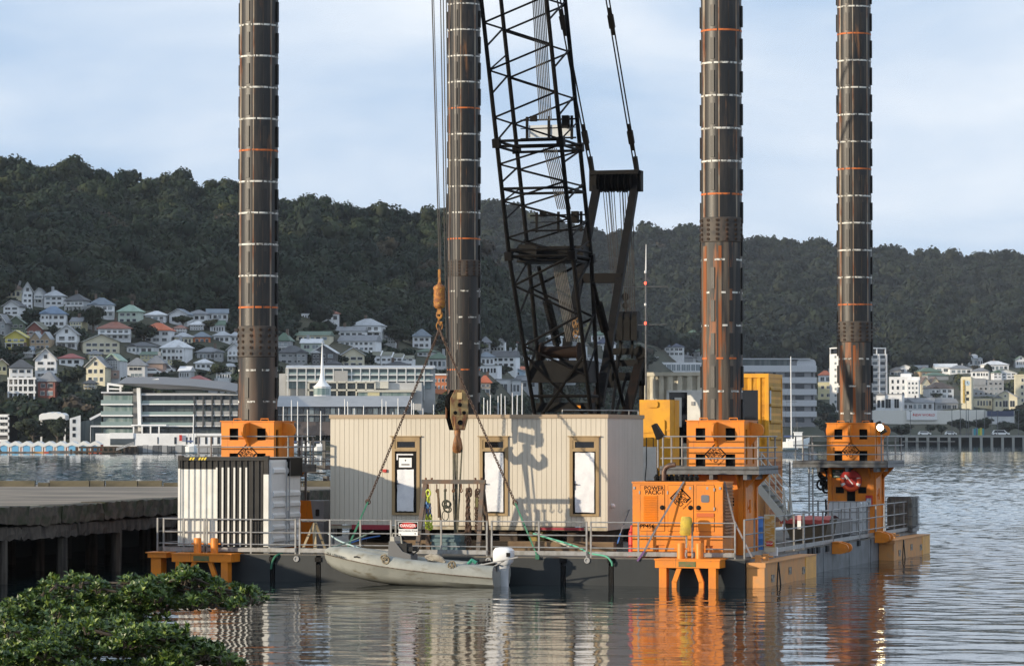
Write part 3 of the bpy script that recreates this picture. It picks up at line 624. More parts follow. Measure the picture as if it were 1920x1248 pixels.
for i, (a, c) in enumerate(DU):
    m = M(); fw = .085
    m.box((a,-.045,dz0), (a+fw,.05,dz1)); m.box((c-fw,-.045,dz0), (c,.05,dz1)); m.box((a+fw,-.045,dz0), (c-fw,.05,dz0+.06)); m.box((a+fw,-.045,dz1-.09), (c-fw,.05,dz1)); zm = bz(843.5, 6, 0); m.box((a+fw,-.05,zm-.03), (c-fw,.05,zm+.03))
    m.box((a-.05,-.075,dz1), (c+.05,.0,dz1+.025))
    m.box((a+fw,-.03,zm+.03), (a+fw+.06,.03,dz1-.09)); m.box((c-fw-.05,-.03,zm+.03), (c-fw,.03,dz1-.09)); m.box((a+fw+.06,-.03,dz1-.13), (c-fw-.05,.03,dz1-.09)); m.box((a+fw+.06,-.03,zm+.03), (c-fw-.05,.03,zm+.07))
    f_ = t_.part('door_frame', m, WOODF)
    m = M(); m.box((a+fw+.06,.0,zm+.07), (c-fw-.05,.02,dz1-.13)); t_.part('transom_window', m, GLASSD, f_)
    m = M(); m.box((a+fw,.0,dz0+.06), (c-fw,.03,zm-.03)); dl = t_.part('door', m, BLACK)
    m = M(); pa, pc, p0, p1 = a+fw+.06, c-fw-.05, dz0+.10, zm-.06
    if i == 0:
        pc -= .04; p1 = bz(880, 6, 0); nx_, nz_ = 6, 8
    else: nx_, nz_ = 6, 10
    g_ = [[Vector((pa+(pc-pa)*x/nx_+random.uniform(-.006,.006), -.012+random.uniform(-.008,.002), p0+(p1-p0)*z/nz_+random.uniform(-.008,.008))) for x in range(nx_+1)] for z in range(nz_+1)]
    m.loft(g_, False); t_.part('paper_wrap', m, PAPER, dl, smooth=True)
    m = M(); zc = bz(908, 6, 0); m.box((a+fw+.012,-.05,zc-.12), (a+fw+.05,-.0,zc+.12)); m.tube([(a+fw+.03,-.06,zc+.02),(a+fw+.14,-.07,zc+.02)], .014, 6); t_.part('handle', m, BLACK, dl)
    if i == 0:
        m = M(); za, zb_ = bz(876, 6, 0), bz(858, 6, 0); m.box((pa+.05,-.012,za), (pc-.06,-.003,zb_)); nt = t_.part('notice', m, WHITE2, dl)
        m = M(); m.lathe([(.022,0),(.0,.004)], ((pa+pc)/2,-.012,zb_-.07), 12, (0,-1,0)); m.box((pa+.12,-.014,za+.06), (pc-.12,-.0125,za+.09)); t_.part('notice_print', m, BLACK, nt)
        m = M(); m.box((pa-.02,-.01,bz(862,6,0)), (pa+.02,-.002,bz(851,6,0))); m.box((pa-.02,-.012,bz(853,6,0)), (pc-.02,-.003,bz(850.5,6,0))); t_.part('tape', m, PAPER, dl)
m = M(); c = P(722, 882, 0); m.box((c.x-.05,-.06,c.z-.04), (c.x+.05,-.002,c.z+.04)); t_.part('alarm_box', m, RED)
m = M(); c = Q(1146, 947, cu1); m.lathe([(.06,0),(.07,.06),(.03,.12)], c, 12, (1,-.2,-.3)); t_.part('wall_lamp', m, WHITE2, smooth=True)
m = M(); m.tube([(cu1-1.4,.5,cz1-.02),(cu1-1.4,.5,cz1+.12),(cu1-.1,2.6,cz1+.12),(cu1-.1,2.6,cz1-.02)], .015, 6); m.tube([(cu1-.1,2.6,cz1+.12),(cu1-.1,3.6,cz1+.12),(cu1-.1,3.6,cz1)], .015, 6); t_.part('roof_rail', m, GALV)
# timbers and stacked bearers under the cabin
for i, (a, c, v, z, hh, mt, lb) in enumerate([(740,1150,-.55,DZ,.30,TIMBER,'long brown timber beam lying on the deck in front of the cabin'), (640,792,-.62,DZ,.22,TIMBER,'short brown timber beam under the left end of the cabin')]):
    m = M(); m.box((bu(a,v),v,z+.002), (bu(c,v),v+.3,z+hh)); solo('timber_beam', lb, 'beam', m, mt, ((bu(a,v)+bu(c,v))/2,v,z), group='timber beams in front of the cabin')
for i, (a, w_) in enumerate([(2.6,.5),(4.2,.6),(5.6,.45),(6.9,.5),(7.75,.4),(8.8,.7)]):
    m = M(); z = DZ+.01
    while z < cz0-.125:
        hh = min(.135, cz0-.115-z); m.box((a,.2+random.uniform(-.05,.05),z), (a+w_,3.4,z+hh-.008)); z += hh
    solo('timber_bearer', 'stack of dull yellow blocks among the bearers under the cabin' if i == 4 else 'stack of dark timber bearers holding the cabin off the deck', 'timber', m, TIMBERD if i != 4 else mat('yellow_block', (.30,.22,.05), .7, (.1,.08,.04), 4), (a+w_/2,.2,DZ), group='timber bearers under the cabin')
# ---- power pack -------------------------------------------------------
v0 = -2.92; u0, u1 = bu(1186, v0, 970), bu(1355, v0, 970); v1 = v0+1.12; z0, z1 = DZ+.02, bz(903, u0, v0)
t_ = T('power_pack', 'bright orange diesel power pack with louvred door and lettering', 'generator', ((u0+u1)/2,(v0+v1)/2,DZ))
m = M(); m.box((u0+.0,v0,z0+.30), (u1,v1,z1-.0)); m.box((u0-.02,v0-.015,z1-.03), (u1+.02,v1+.02,z1+.01)); m.box((u0-.0,v0-.0,z0), (u0+.62,v1,z0+.298)); m.box((u0+.85,v0+.0,z0), (u1-.45,v1,z0+.298)); m.box((u1-.25,v0,z0), (u1,v1,z0+.298)); m.box((u0+.6,v0+.05,z0+.02), (u1-.2,v1-.05,z0+.299))
for a in (.02,.14,.66,.8): m.box((u0+a*(u1-u0),v0-.03,z0), (u0+a*(u1-u0)+.12,v0,z0+.1))
m.box((u0,v0-.012,z0+.58), (u1,v0-.001,z0+.60))
bd = t_.part('body', m, ORANGE)
xq = lambda px: bu(px, v0, 970)
zq = lambda py: bz(py, (u0+u1)/2, v0)
def panel(a, c, y0, y1, nm='door'):
    m = M(); xa, xc, za, zb_ = xq(a), xq(c), zq(y1), zq(y0); m.box((xa,v0-.014,za), (xc,v0-.001,zb_)); o = t_.part(nm, m, ORANGE)
    m = M()
    for p_, q_ in (((xa,za),(xc,za)),((xa,zb_),(xc,zb_)),((xa,za),(xa,zb_)),((xc,za),(xc,zb_))): m.bar((p_[0],v0-.004,p_[1]), (q_[0],v0-.004,q_[1]), .016, .010, (0,1,0))
    t_.part('door_gap', m, RUBBER, o); return o
d1, d2, d3 = panel(1201, 1246, 909, 995), panel(1253, 1300, 909, 995), panel(1306, 1339, 909, 957)
panel(1306, 1339, 970, 995, 'access_panel')
m = M(); k = 0
za, zb_ = zq(979), zq(927); xa, xc = xq(1207), xq(1233); nn = 16
for k in range(nn):
    z = za+(zb_-za)*k/nn; m.prism([(0,0),(-.03,0.0),(-.0,.030)], lambda d, b_, q: (q, v0-.014+d, z+b_), xa, xc)
t_.part('louvre', m, ORANGE, d1)
for x, y, d in ((1242,951,d1),(1295,951,d2),(1310,951,d3)):
    m = M(); c = (xq(x),v0-.014,zq(y)); m.lathe([(.062,0),(.062,.012),(.03,.02)], c, 16, (0,-1,0)); t_.part('latch', m, BLACK, d, smooth=True)
m = M(); m.prism(rrect(xq(1315), xq(1330), zq(941), zq(927), .04), lambda a, b_, d: (a, v0-.016-d, b_), 0, .01); t_.part('window', m, mat('grey_window', (.16,.17,.19), .2), d3)
m = M(); m.box((xq(1306),v0-.02,zq(968)), (xq(1339),v0-.014,zq(961))); ns = t_.part('notice_strip', m, mat('orange_red', (.55,.12,.02), .6))
for px_ in (1189, 1294, 1326, 1350):
    m = M(); m.box((xq(px_)-.02,v0-.02,zq(917)), (xq(px_)+.03,v0-.001,zq(912))); t_.part('clip', m, GREYP)
for px_, y in ((1199.5,922),(1252,922),(1339.5,916),(1339.5,952)):
    m = M(); m.box((xq(px_)-.015,v0-.03,zq(y+4)), (xq(px_)+.015,v0-.001,zq(y-2))); t_.part('hinge', m, GREYP)
m = M(); m.text("POWER", (xq(1227),v0-.016,zq(914.5)), (1,0,0), (0,0,1), .15); m.text("PACK-1", (xq(1227),v0-.016,zq(922.5)), (1,0,0), (0,0,1), .15); t_.part('lettering', m, BLACK, d1)
m = M(); m.text("PP456", (xq(1214),v0-.016,zq(986)), (1,0,0), (0,0,1), .15); t_.part('lettering', m, BLACK, d1)
logo(t_, d2, (xq(1276),v0-.014,zq(933)), (1,0,0), (0,0,1), .56)
m = M(); m.box((u1,v0+.08,z0+.5), (u1+.012,v1-.06,z1-.06))
for k in range(16): z = z0+.52+k*.083; m.prism([(0,0),(.05,0),(.0,.05)], lambda d, b_, q: (u1+.012+d, q, z+b_), v0+.10, v1-.09)
t_.part('side_louvre', m, mat('louvre_shaded_orange', (.42,.17,.05), .6, (.25,.12,.06), 4))  # browner orange paints in the shade of the end turned from the sun
m = M(); c = Vector((bu(1245,v0+.6,890), v0+.6, z1)); m.tube([c, c+Vector((0,0,.26)), c+Vector((.04,0,.36)), c+Vector((.14,0,.42)), c+Vector((.30,0,.44))], .065, 10); t_.part('exhaust', m, mat('exhaust_steel', (.14,.085,.06), .5, (.07,.05,.045), 6, metal=.4), smooth=True)
m = M(); m.box((u0+.2,v0+.5,z1+.01), (u1-1.0,v1-.1,z1+.03))
for k in range(9): m.lathe([(.07,0),(.08,.10),(.03,.17)], (u0+.45+k*.13,v0+.75,z1+.02), 8)
t_.part('roof_clutter', m, BLACK)
m = M(); m.lathe([(.09,DZ),(.09,DZ+.62),(.05,DZ+.7),(.03,DZ+.8)], (u0-.22,v0+.75,0), 12); m.k = 1; m.tube([(u0-.22,v0+.75,DZ+.78),(u0-.13,v0+.70,DZ+.72),(u0-.11,v0+.68,DZ+.45)], .018, 6)
solo('fire_extinguisher', 'red fire extinguisher standing at the left foot of the power pack', 'extinguisher', m, [RED, BLACK], (u0-.22,v0+.75,DZ), smooth=True)
# straps over the power pack
def strap(name, lab, pts, wd, mats, th=.012, fr=BF):
    m = M(); n_ = len(pts)-1
    for i in range(n_): m.k = min(i, len(mats)-1); m.bar(pts[i], pts[i+1], wd, th, (0,1,0))
    return solo(name, lab, 'strap', m, mats, pts[-1], fr)
strap('ratchet_strap', 'grey and purple ratchet strap slanting down across the power pack front', [(xq(1283),v0-.03,z1+.02), P(1222,1005,v0-.35), P(1208,1033,VF-.02), P(1195,1051,VF-.04)], .05, [GREYW, GREYW, PURPLE])
strap('ratchet_strap', 'grey ratchet strap slanting down beside the louvred end of the power pack', [(u1+.02,v0+.1,z1+.02), P(1376,975,v0+.1), P(1398,1020,VF+.2), P(1410,1044,VF+.15)], .045, [GREYW])
strap('lashing_strap', 'grey blue lashing strap between the cabin corner and the deck', [Q(1180,955,cu1+.02), P(1163,1000,-.6), P(1158,1018,-1.2)], .04, [GREYW, BLUEP])
# yellow jacket hanging over the rail
m = M(); c = P(1287, 972, VR); prof_ = [(-.13,0,.06),(-.12,-.12,.07),(-.10,-.25,.06),(-.09,-.36,.05)]
rings = []
for q, (x, z, d) in enumerate([(.10,.06,.03),(.14,.02,.06),(.15,-.10,.07),(.13,-.22,.08),(.15,-.34,.07),(.12,-.42,.03)]):
    rings.append([c+Vector((x*math.cos(a)*(1+.15*math.sin(3*a+q)), -.06+d*math.sin(a)*(1+.2*math.cos(2*a+q)), z)) for a in np.linspace(0, 2*math.pi, 15)[:-1]])
m.loft(rings, True, True); m.tube([c+Vector((-.1,-.05,-.3)), c+Vector((-.04,-.05,-.62))], .006, 5); m.tube([c+Vector((.07,-.06,-.3)), c+Vector((.03,-.05,-.7))], .006, 5)
solo('yellow_bag', 'dull yellow bag hanging over the rail in front of the power pack', 'bag', m, mat('yellow_cloth', (.55,.40,.05), .8, (.40,.28,.05), 6), c, smooth=True)
# danger sign on the rail
v = VR-.04; a0, a1, y0, y1 = bu(747.5, v, 990), bu(783.5, v, 990), bz(977.5, 6, v), bz(1003, 6, v)
a0, a1, zt, zb_ = bu(747.5, v, 990), bu(783.5, v, 990), bz(977.5, 5, v), bz(1003, 5, v)
t_ = T('danger_sign', 'white danger exclusion zone sign with red oval hung on the front rail', 'sign', ((a0+a1)/2,v,zb_))
m = M(); m.box((a0,v-.01,zb_), (a1,v,zt)); bd = t_.part('board', m, WHITE2)
hh = zt-zb_; cx = (a0+a1)/2; m = M(); m.box((a0+.01,v-.013,zt-hh*.52), (a1-.01,v-.0105,zt-.01)); t_.part('header', m, BLACK, bd)
m = M(); cz_ = zt-hh*.27; m.prism([(.235*math.cos(R(k)), .078*math.sin(R(k))) for k in range(0, 360, 12)], lambda p_, q_, d: (cx+p_, v-.0135-d, cz_+q_), 0, .002)
t_.part('red_oval', m, RED, bd)
m = M(); m.text("DANGER", (cx,v-.0165,cz_), (1,0,0), (0,0,1), .105); t_.part('lettering', m, WHITE2, bd)
m = M(); m.text("EXCLUSION ZONE", (cx,v-.0115,zt-hh*.66), (1,0,0), (0,0,1), .062); m.lathe([(.018,0),(.018,.002)], (a1-.07,v-.0105,zb_+.05), 10, (0,-1,0)); t_.part('lettering', m, BLACK, bd)
# ---- lifting gear rack and what hangs on it ---------------------------
rv = -1.9; ru0, ru1 = bu(793, rv), bu(909, rv); rz = bz(903, (ru0+ru1)/2, rv)
RSTEEL = mat('rack_steel', (.085,.075,.065), .6, (.13,.075,.045), 4)
t_ = T('hook_rack', 'dark steel rack with a row of hooks standing in front of the cabin', 'rack', ((ru0+ru1)/2,rv,DZ))
m = M(); m.box((ru0-.02,rv-.05,rz-.05), (ru1+.02,rv+.05,rz+.06)); t_.part('top_beam', m, RSTEEL)
for a, s in ((ru0+.04,-1),(ru1-.1,1)):
    for q in (-.55, .45): m = M(); m.bar((a+.03,rv,rz-.05), (a+.03+s*.06,rv+q,DZ), .11, .08, (0,1,0)); t_.part('leg', m, RSTEEL)
    m = M(); m.box((a-.05+s*.1,rv-.6,DZ), (a+.14+s*.1,rv+.6,DZ+.08)); t_.part('foot', m, RSTEEL)
for px_ in (804, 897): m = M(); m.torus(P(px_,897,rv), (0,1,0), .085, .028, 14, 7, 1, -.3, math.pi+.3); t_.part('lifting_eye', m, RUST, smooth=True)
hk = [803.5, 819, 834.5, 849.5, 865, 879.5, 895]
for px_ in hk:
    c = P(px_, 909, rv-.07); m = M(); m.tube([c+Vector((0,0,.03)), c+Vector((0,0,-.10)), c+Vector((-.025,0,-.15)), c+Vector((0,-.02,-.19)), c+Vector((.045,-.03,-.15)), c+Vector((.05,-.03,-.09))], [.016,.016,.016,.018,.014,.006], 6); t_.part('hook', m, RUST)
m = M(); a0, a1 = bu(813,-1.3,1010), bu(867,-1.3,1010); m.box((a0,-1.5,DZ+.01), (a1,-1.0,bz(1000,5,-1.5))); m.box((a0-.03,-1.53,DZ+.3), (a1+.03,-.97,DZ+.36))
solo('teal_bin', 'dull teal steel bin standing under the hook rack', 'bin', m, TEALP, (a0,-1.25,DZ))
hv = rv-.10
def hang(px_, y0, y1): return P(px_, y0, hv), P(px_, y1, hv)
m = M(); a, c = hang(803, 912, 936); m.torus((a+c)/2, (.2,1,0), .085, .024, 18, 7, .75); a, c = hang(803, 933, 945); m.chain(a, c, .15, .02)
m.k = 1; a, c = hang(801, 942, 966); m.chain(a+Vector((-.04,0,0)), c, .10, .016); m.chain(a+Vector((.07,0,0)), c+Vector((.09,0,-.02)), .10, .016); m.k = 2; a, c = hang(801, 940, 952); m.chain(a+Vector((.0,-.03,0)), c+Vector((.02,-.03,0)), .09, .017)
m.k = 0; a, c = hang(801, 964, 990); m.chain(a, c+Vector((-.02,0,0)), .14, .02); m.chain(a+Vector((.1,0,0)), c+Vector((.10,0,0)), .14, .02); a, c = hang(806, 982, 993); m.torus((a+c)/2, (0,1,0), .07, .022, 16, 6)
solo('lime_chain_sling', 'lime yellow and blue chain sling hanging at the left end of the hook rack', 'chain', m, [LIME, mat('blue_chain', (.05,.09,.20), .5), mat('light_blue_chain', (.12,.28,.55), .5)], P(803,912,hv), smooth=True)
m = M(); a, c = hang(820, 916, 977); m.bar(a, c+Vector((.10,0,0)), .055, .02, (0,1,0)); m.bar(a+Vector((.03,-.03,0)), c+Vector((.05,-.03,.1)), .05, .02, (0,1,0))
solo('brown_sling', 'worn brown webbing sling hanging on the second hook of the rack', 'sling', m, mat('brown_webbing', (.13,.085,.05), .9, (.08,.06,.04), 9), a)
m = M(); a, c = hang(834.5, 916, 942); m.bar(a, c, .05, .02, (0,1,0)); rr = random.Random(5)
for k in range(7): m.torus(P(836+rr.uniform(-4,4), 950+rr.uniform(-6,6), hv-.02*k/3), (rr.uniform(-.6,.6),1,rr.uniform(-.5,.5)), .085+rr.uniform(-.02,.02), .018, 14, 6)
m.torus(P(835,966,hv), (.1,1,0), .13, .013, 18, 6, .7); solo('coiled_rope', 'dark green rope coiled in a knot on the third hook of the rack', 'rope', m, mat('dark_green_rope', (.045,.05,.035), .9, (.08,.08,.055), 30), a, smooth=True)
m = M(); rr = random.Random(9)
for k in range(7): a, c = hang(880+rr.uniform(-4,4), 916, rr.uniform(985,1032)); m.chain(a+Vector((rr.uniform(-.03,.03),rr.uniform(-.06,.0),0)), c+Vector((rr.uniform(-.09,.09),0,0)), .12, .017, .006)
for k in range(3): m.torus(P(879+rr.uniform(-2,2), 920+k*4, hv-.03), (.2,1,.1), .09, .02, 14, 6, .7)
solo('rusty_chain_bundle', 'thick bundle of rusty brown chains hanging on the hook rack', 'chain', m, CHAINM, P(880,916,hv))
m = M()
for k in range(3): a, c = hang(895+rr.uniform(-3,3), 920, rr.uniform(985,1010)); m.chain(a, c, .11, .014, .005)
m.torus(P(895,921,hv), (0,1,0), .075, .018, 14, 6, .8); m.k = 1; a, c = hang(895, 932, 950); m.bar(a+Vector((0,-.03,0)), c+Vector((0,-.03,0)), .07, .03, (0,1,0)); m.k = 0
solo('short_chain_sling', 'rusty chain sling with an olive tag at the right end of the hook rack', 'chain', m, [CHAINM, mat('olive_tag', (.12,.11,.04), .8)], P(895,916,hv))
# ---- hook block, headache ball, slings -------------------------------
bc = P(857, 765, -1.4); bn = Vector((.55,-.83,0)).normalized(); bx = Vector((.83,.55,0)).normalized()
HBK = T('hook_block', 'worn yellow crane hook block hanging in front of the cabin', 'hook block', bc+Vector((0,0,-.75)))
z_t, z_b = bz(727, 6.2, -1.4)-bc.z, bz(806, 6.2, -1.4)-bc.z
pl = [(-.24,z_t-.28),(-.12,z_t-.05),(.12,z_t-.05),(.24,z_t-.28),(.24,z_b+.32),(.15,z_b),(-.15,z_b),(-.24,z_b+.32)]
BLKY = mat('worn_block_yellow', (.36,.25,.10), .6, (.42,.31,.14), 3, c3=(.22,.09,.04), sc3=7, st3=(1,1,.5), lo3=.44, hi3=.58)
for nm, d0, d1, mt in (('front_cheek_plate', .20, .24, BLKY), ('back_cheek_plate', -.24, -.20, BLACKM)):
    m = M(); m.prism(pl, lambda a, b_, d: bc+bx*a+bn*d+Vector((0,0,b_)), d0, d1); cp = HBK.part(nm, m, mt)
    if d0 > 0:
        m = M(); m.prism([(-.13,z_b+.03),(.13,z_b+.03),(.16,z_b+.36),(-.16,z_b+.36)], lambda a, b_, d: bc+bx*a+bn*d+Vector((0,0,b_)), .24, .30); m.box(bc+bn*.24+Vector((-.05,-.05,z_t-.3)), bc+bn*.3+Vector((.05,.03,z_t-.12))); HBK.part('weight_plate', m, BLKY, cp)
        m = M()
        for a in (-.12, .12): m.lathe([(.05,0),(.05,.02),(.02,.03)], bc+bx*a+bn*.24+Vector((0,0,-.12)), 12, bn)
        m.lathe([(.07,0),(.07,.03)], bc+bn*.30+Vector((0,0,z_b+.2)), 12, bn); m.lathe([(.05,0),(.06,.04)], bc+bn*.24+Vector((0,0,z_t-.45)), 10, bn); HBK.part('pin', m, BLACKM, cp)
    else:
        m = M(); m.prism([(-.25,z_t-.28),(-.22,z_t-.27),(-.22,z_b+.32),(-.25,z_b+.32)], lambda a, b_, d: bc+bx*a+bn*d+Vector((0,0,b_)), d0-.01, d0+.06); HBK.part('orange_edge', m, RUST, cp)
for q in (-.12, 0, .12): m = M(); m.lathe([(.30,-.04),(.25,-.01),(.25,.01),(.30,.04)], bc+bn*q+Vector((0,0,.16)), 24, bn); HBK.part('sheave', m, BLACKM, smooth=True)
m = M(); m.box(bc+Vector((-.05,-.17,z_b+.05)), bc+Vector((.05,.17,z_b+.3))); HBK.part('crosshead', m, BLACKM)
hc = P(858, 806, -1.4); hz = Vector((-.20,.98,0)).normalized(); hn = Vector((.95,-.30,0)); m = M()
m.lathe([(.07,.02),(.09,-.03),(.075,-.18),(.10,-.30)], hc, 12)
for s in (-1, 1):
    pts = [hc+Vector((0,0,-.26))+hz*s*.02, hc+Vector((0,0,-.44))+hz*s*.12, hc+Vector((0,0,-.50))+hz*s*.26, hc+Vector((0,0,-.40))+hz*s*.38, hc+Vector((0,0,-.25))+hz*s*.40, hc+Vector((0,0,-.15))+hz*s*.33]
    m.tube(pts, [.10,.12,.115,.09,.06,.03], 10)
HBK.part('double_hook', m, mat('rusty_hook', (.34,.15,.05), .6, (.20,.09,.04), 6, c3=(.12,.06,.03), sc3=9), smooth=True)
for i, (px_, y1, dd, mt) in enumerate([(849.5, 990, -.10, 0), (855, 995, .02, 0), (860, 995, -.05, 0), (866.5, 930, .06, 0)]):
    pass
m = M()
for px0, px1, y1 in ((850,850.5,935),(853.5,854.5,998),(857.5,856,998),(866,861,935)): m.bar(P(px0,842,-1.4), P(px1,y1,-1.55), .045, .012, (0,1,0))
m.bar(P(861,935,-1.55), P(857,998,-1.55), .05, .012, (0,1,0)); m.bar(P(850.5,935,-1.55), P(853,998,-1.55), .05, .012, (0,1,0))
solo('webbing_sling', 'olive webbing slings hanging from the double hook down behind the rack', 'sling', m, mat('olive_webbing', (.13,.12,.085), .9, (.08,.075,.055), 9), P(857,842,-1.4))
BALL = mat('rusty_ball', (.42,.17,.03), .7, (.20,.07,.025), 9, lo=.40, hi=.60, c3=(.50,.28,.05), sc3=11, st3=(1,1,1), lo3=.55, hi3=.62)
bt = P(824, 533, -1.4); bb_ = P(824, 578, -1.4); hgt = bt.z-bb_.z
t_ = T('headache_ball', 'rusty orange overhaul weight with hook hanging from the crane rope beside the leg', 'crane weight', bb_)
m = M(); m.lathe([(.0,0),(.10,.0),(.155,.06),(.155,.15),(.165,.16),(.165,.19),(.155,.2),(.155,hgt-.14),(.165,hgt-.13),(.165,hgt-.1),(.14,hgt-.04),(.06,hgt),(.04,hgt+.06)], bb_, 24); t_.part('weight', m, BALL, smooth=True)
m = M(); m.bar(bt+Vector((0,0,.02)), P(824,505,-1.4), .07, .05); m.box(bb_+Vector((-.05,-.05,-.16)), bb_+Vector((.05,.05,.0))); m.torus(P(824,590,-1.4), (0,1,0), .09, .035, 16, 7, .7); m.tube([P(824,593,-1.4), P(822,604,-1.4), P(826,610,-1.4), P(829,603,-1.4)], .03, 7); m.torus(P(824,611,-1.4), (0,1,0), .11, .018, 18, 6, .75)
t_.part('hook', m, mat('rusty_hook_orange', (.40,.18,.03), .7, (.15,.06,.02), 10), smooth=True)
lk = P(824, 619, -1.4)
for lab, p1, s1, f1 in (('rusty chain leading down left in front of the cabin to a green strap', P(690,940,-2.6), None, P(650,1030,VF-.02)), ('rusty chain leading down right in front of the cabin to a green strap', P(966,942,-2.6), None, P(1008,1044,VF-.04))):
    left = 'left' in lab
    m = M(); m.chain(lk, p1, .105, .0125); m.torus(p1, (0,1,.2), .06, .02, 12, 6); m.bar(lk+Vector((0,0,.08)), lk+(p1-lk)*.06, .05, .03); solo('chain_sling', lab, 'chain', m, CHAINM, p1)
    m = M(); m.bar(p1, f1, .042, .015, (0,1,0)); m.box(f1+Vector((-.05,-.04,-.05)), f1+Vector((.05,.02,.06)))
    if left: m.bar(f1, P(676,975,-2.9), .04, .012, (0,1,0))
    solo('green_strap', 'green webbing strap from the '+('left chain down to the rail behind the dinghy' if left else 'right chain down over the deck edge beside the outboard motor'), 'strap', m, GREENW, f1)
def hose(lab, pts, r, mt, name='mooring_rope', cat='rope'):
    m = M(); P_ = [Vector(p) for p in pts]; sm = []
    for i in range(len(P_)-1):
        a, b_, c, d = P_[max(i-1,0)], P_[i], P_[i+1], P_[min(i+2,len(P_)-1)]
        for k in range(5): t2 = k/5; sm.append(.5*((2*b_)+(c-a)*t2+(2*a-5*b_+4*c-d)*t2**2+(3*b_-a-3*c+d)*t2**3))
    sm.append(P_[-1]); m.tube(sm, r, 6); return solo(name, lab, cat, m, mt, P_[0], smooth=True)
MINT = mat('mint_webbing', (.11,.40,.27), .75)
hose('mint green strap looping over the deck edge at the hull joint right of the outboard', [P(1000,1000,-1.2),P(1075,1022,-2.6),P(1105,1036,-3.2),P(1135,1042,-3.38),P(1146,1052,-3.4),P(1148,1060,-3.36)], .024, MINT, 'deck_strap', 'strap')
hose('pale boat hook pole lying down to the deck behind the outboard', [P(1004,998,-1.0),P(1070,1025,-2.3)], .028, mat('bare_pole', (.42,.40,.34), .6), 'pole', 'pole')
hose('dark green strap looping over the deck edge left of the dinghy bow', [P(530,1037,VF+.1),P(518,1041,VF-.06),P(511,1052,VF-.07),P(508,1066,VF-.06)], .03, GREENW, 'deck_strap', 'strap')
hose('pale blue mooring line from the deck down to the dinghy bow', [P(616,1000,-3.0),P(640,1015,-3.3),P(690,1032,-3.6)], .022, mat('pale_blue_rope', (.40,.52,.52), .8))
hose('grey green line slanting from the rail to the dinghy bow', [P(700,996,-3.1),P(655,1015,-3.5),P(620,1026,-4.2)], .02, mat('grey_green_rope', (.22,.30,.24), .8))
hose('blue rope lying under the left end of the cabin', [P(655,1018,-2.0),P(680,1010,-1.6),P(712,1004,-1.0)], .02, BLUEP)
# ---- grey dinghy --------------------------------------------------------
ALU = mat('boat_grey', (.30,.31,.285), .55, (.24,.25,.23), 2.2, c3=(.15,.13,.09), sc3=3, st3=(.5,1,1.6), lo3=.58, hi3=.72)
bv0 = -4.36                              # centre line of the boat
ub0, ub1 = bu(597, bv0-.5, 1050), bu(925, bv0-.7, 1080); LB = ub1-ub0
t_ = T('dinghy', 'grey aluminium dinghy with a white outboard moored along the barge front', 'boat', ((ub0+ub1)/2,bv0,0))
st = [0,.012,.04,.09,.16,.25,.36,.5,.65,.8,.92,1.0]
hb = [.03,.14,.27,.42,.56,.68,.77,.82,.83,.82,.80,.77]          # half beam at the rub rail
zr_ = [.78,.77,.75,.71,.65,.58,.50,.42,.35,.29,.25,.22]          # rub rail height
zt_ = [.86,.90,.95,.955,.93,.88,.80,.70,.63,.58,.56,.54]         # top of the side tube
zk_ = [.66,.54,.42,.30,.18,.09,.01,-.05,-.09,-.12,-.13,-.13]     # keel
rings = []
for i, s in enumerate(st):
    x = ub0+s*LB; B_ = hb[i]; tw = min(.22, B_*.55); r_ = []
    half = [(B_-tw*1.45, zt_[i]-.16), (B_-tw*1.1, zt_[i]-.03), (B_-tw*.62, zt_[i]), (B_-tw*.15, zt_[i]-.045), (B_+.02, zt_[i]*.55+zr_[i]*.45), (B_+.03, zr_[i]+.02), (B_*.985, zr_[i]-.02), (B_*.93, zr_[i]*.55+zk_[i]*.45), (B_*.72, zr_[i]*.2+zk_[i]*.8+.03), (B_*.35, zk_[i]+.05), (0, zk_[i])]
    half = [(max(a, 0), z) for a, z in half]
    for a, z in half: r_.append(Vector((x, bv0-a, z)))
    for a, z in half[-2::-1]: r_.append(Vector((x, bv0+a, z)))
    rings.append(r_)
m = M(); m.loft(rings, False, False); e = rings[-1]; m.add(e, [tuple(range(len(e)))]); m.add(rings[0], [tuple(range(len(e)))])
hl = t_.part('hull', m, ALU, smooth=True)
m = M(); fl = []
for i, s in enumerate(st[1:], 1): B_ = hb[i]; tw = min(.22, B_*.55); q = max(B_-tw*1.42, .01); fl.append([Vector((ub0+s*LB,bv0-q,zt_[i]-.17)), Vector((ub0+s*LB,bv0-q*.9,max(.12, zk_[i]+.2))), Vector((ub0+s*LB,bv0+q*.9,max(.12, zk_[i]+.2))), Vector((ub0+s*LB,bv0+q,zt_[i]-.17))])
m.loft(fl, False); t_.part('inner_floor', m, mat('boat_inside', (.12,.125,.13), .7))
m = M(); pts = [Vector((ub0+s*LB, bv0-hb[i]-.035, zr_[i]+.01)) for i, s in enumerate(st)]; m.tube(pts, .014, 5); t_.part('rub_strip', m, mat('rub_brown', (.10,.07,.05), .7, (.2,.17,.13), 12), hl)
def onb(px_, py): return P(px_, py, bv0-.72)
for px_, y, ln in ((676,1045,.17),(746,1049,.14),(813,1053,.17)):
    c = P(px_, y, bv0-.66); m = M(); m.tube([c+Vector((-ln,0,.02)), c+Vector((-ln*.6,-.03,.03)), c+Vector((ln*.6,-.03,-.02)), c+Vector((ln,0,-.04))], .022, 6); t_.part('grab_handle', m, RUBBER)
a_ = math.atan2(-.2, 1); m = M(); c = onb(630, 1041); m.text("SEA LEOPARD", P(629,1041,bv0-.62), (1,-.14,-.24), (.1,.35,.95), .085); t_.part('boat_name', m, BLACK, hl)
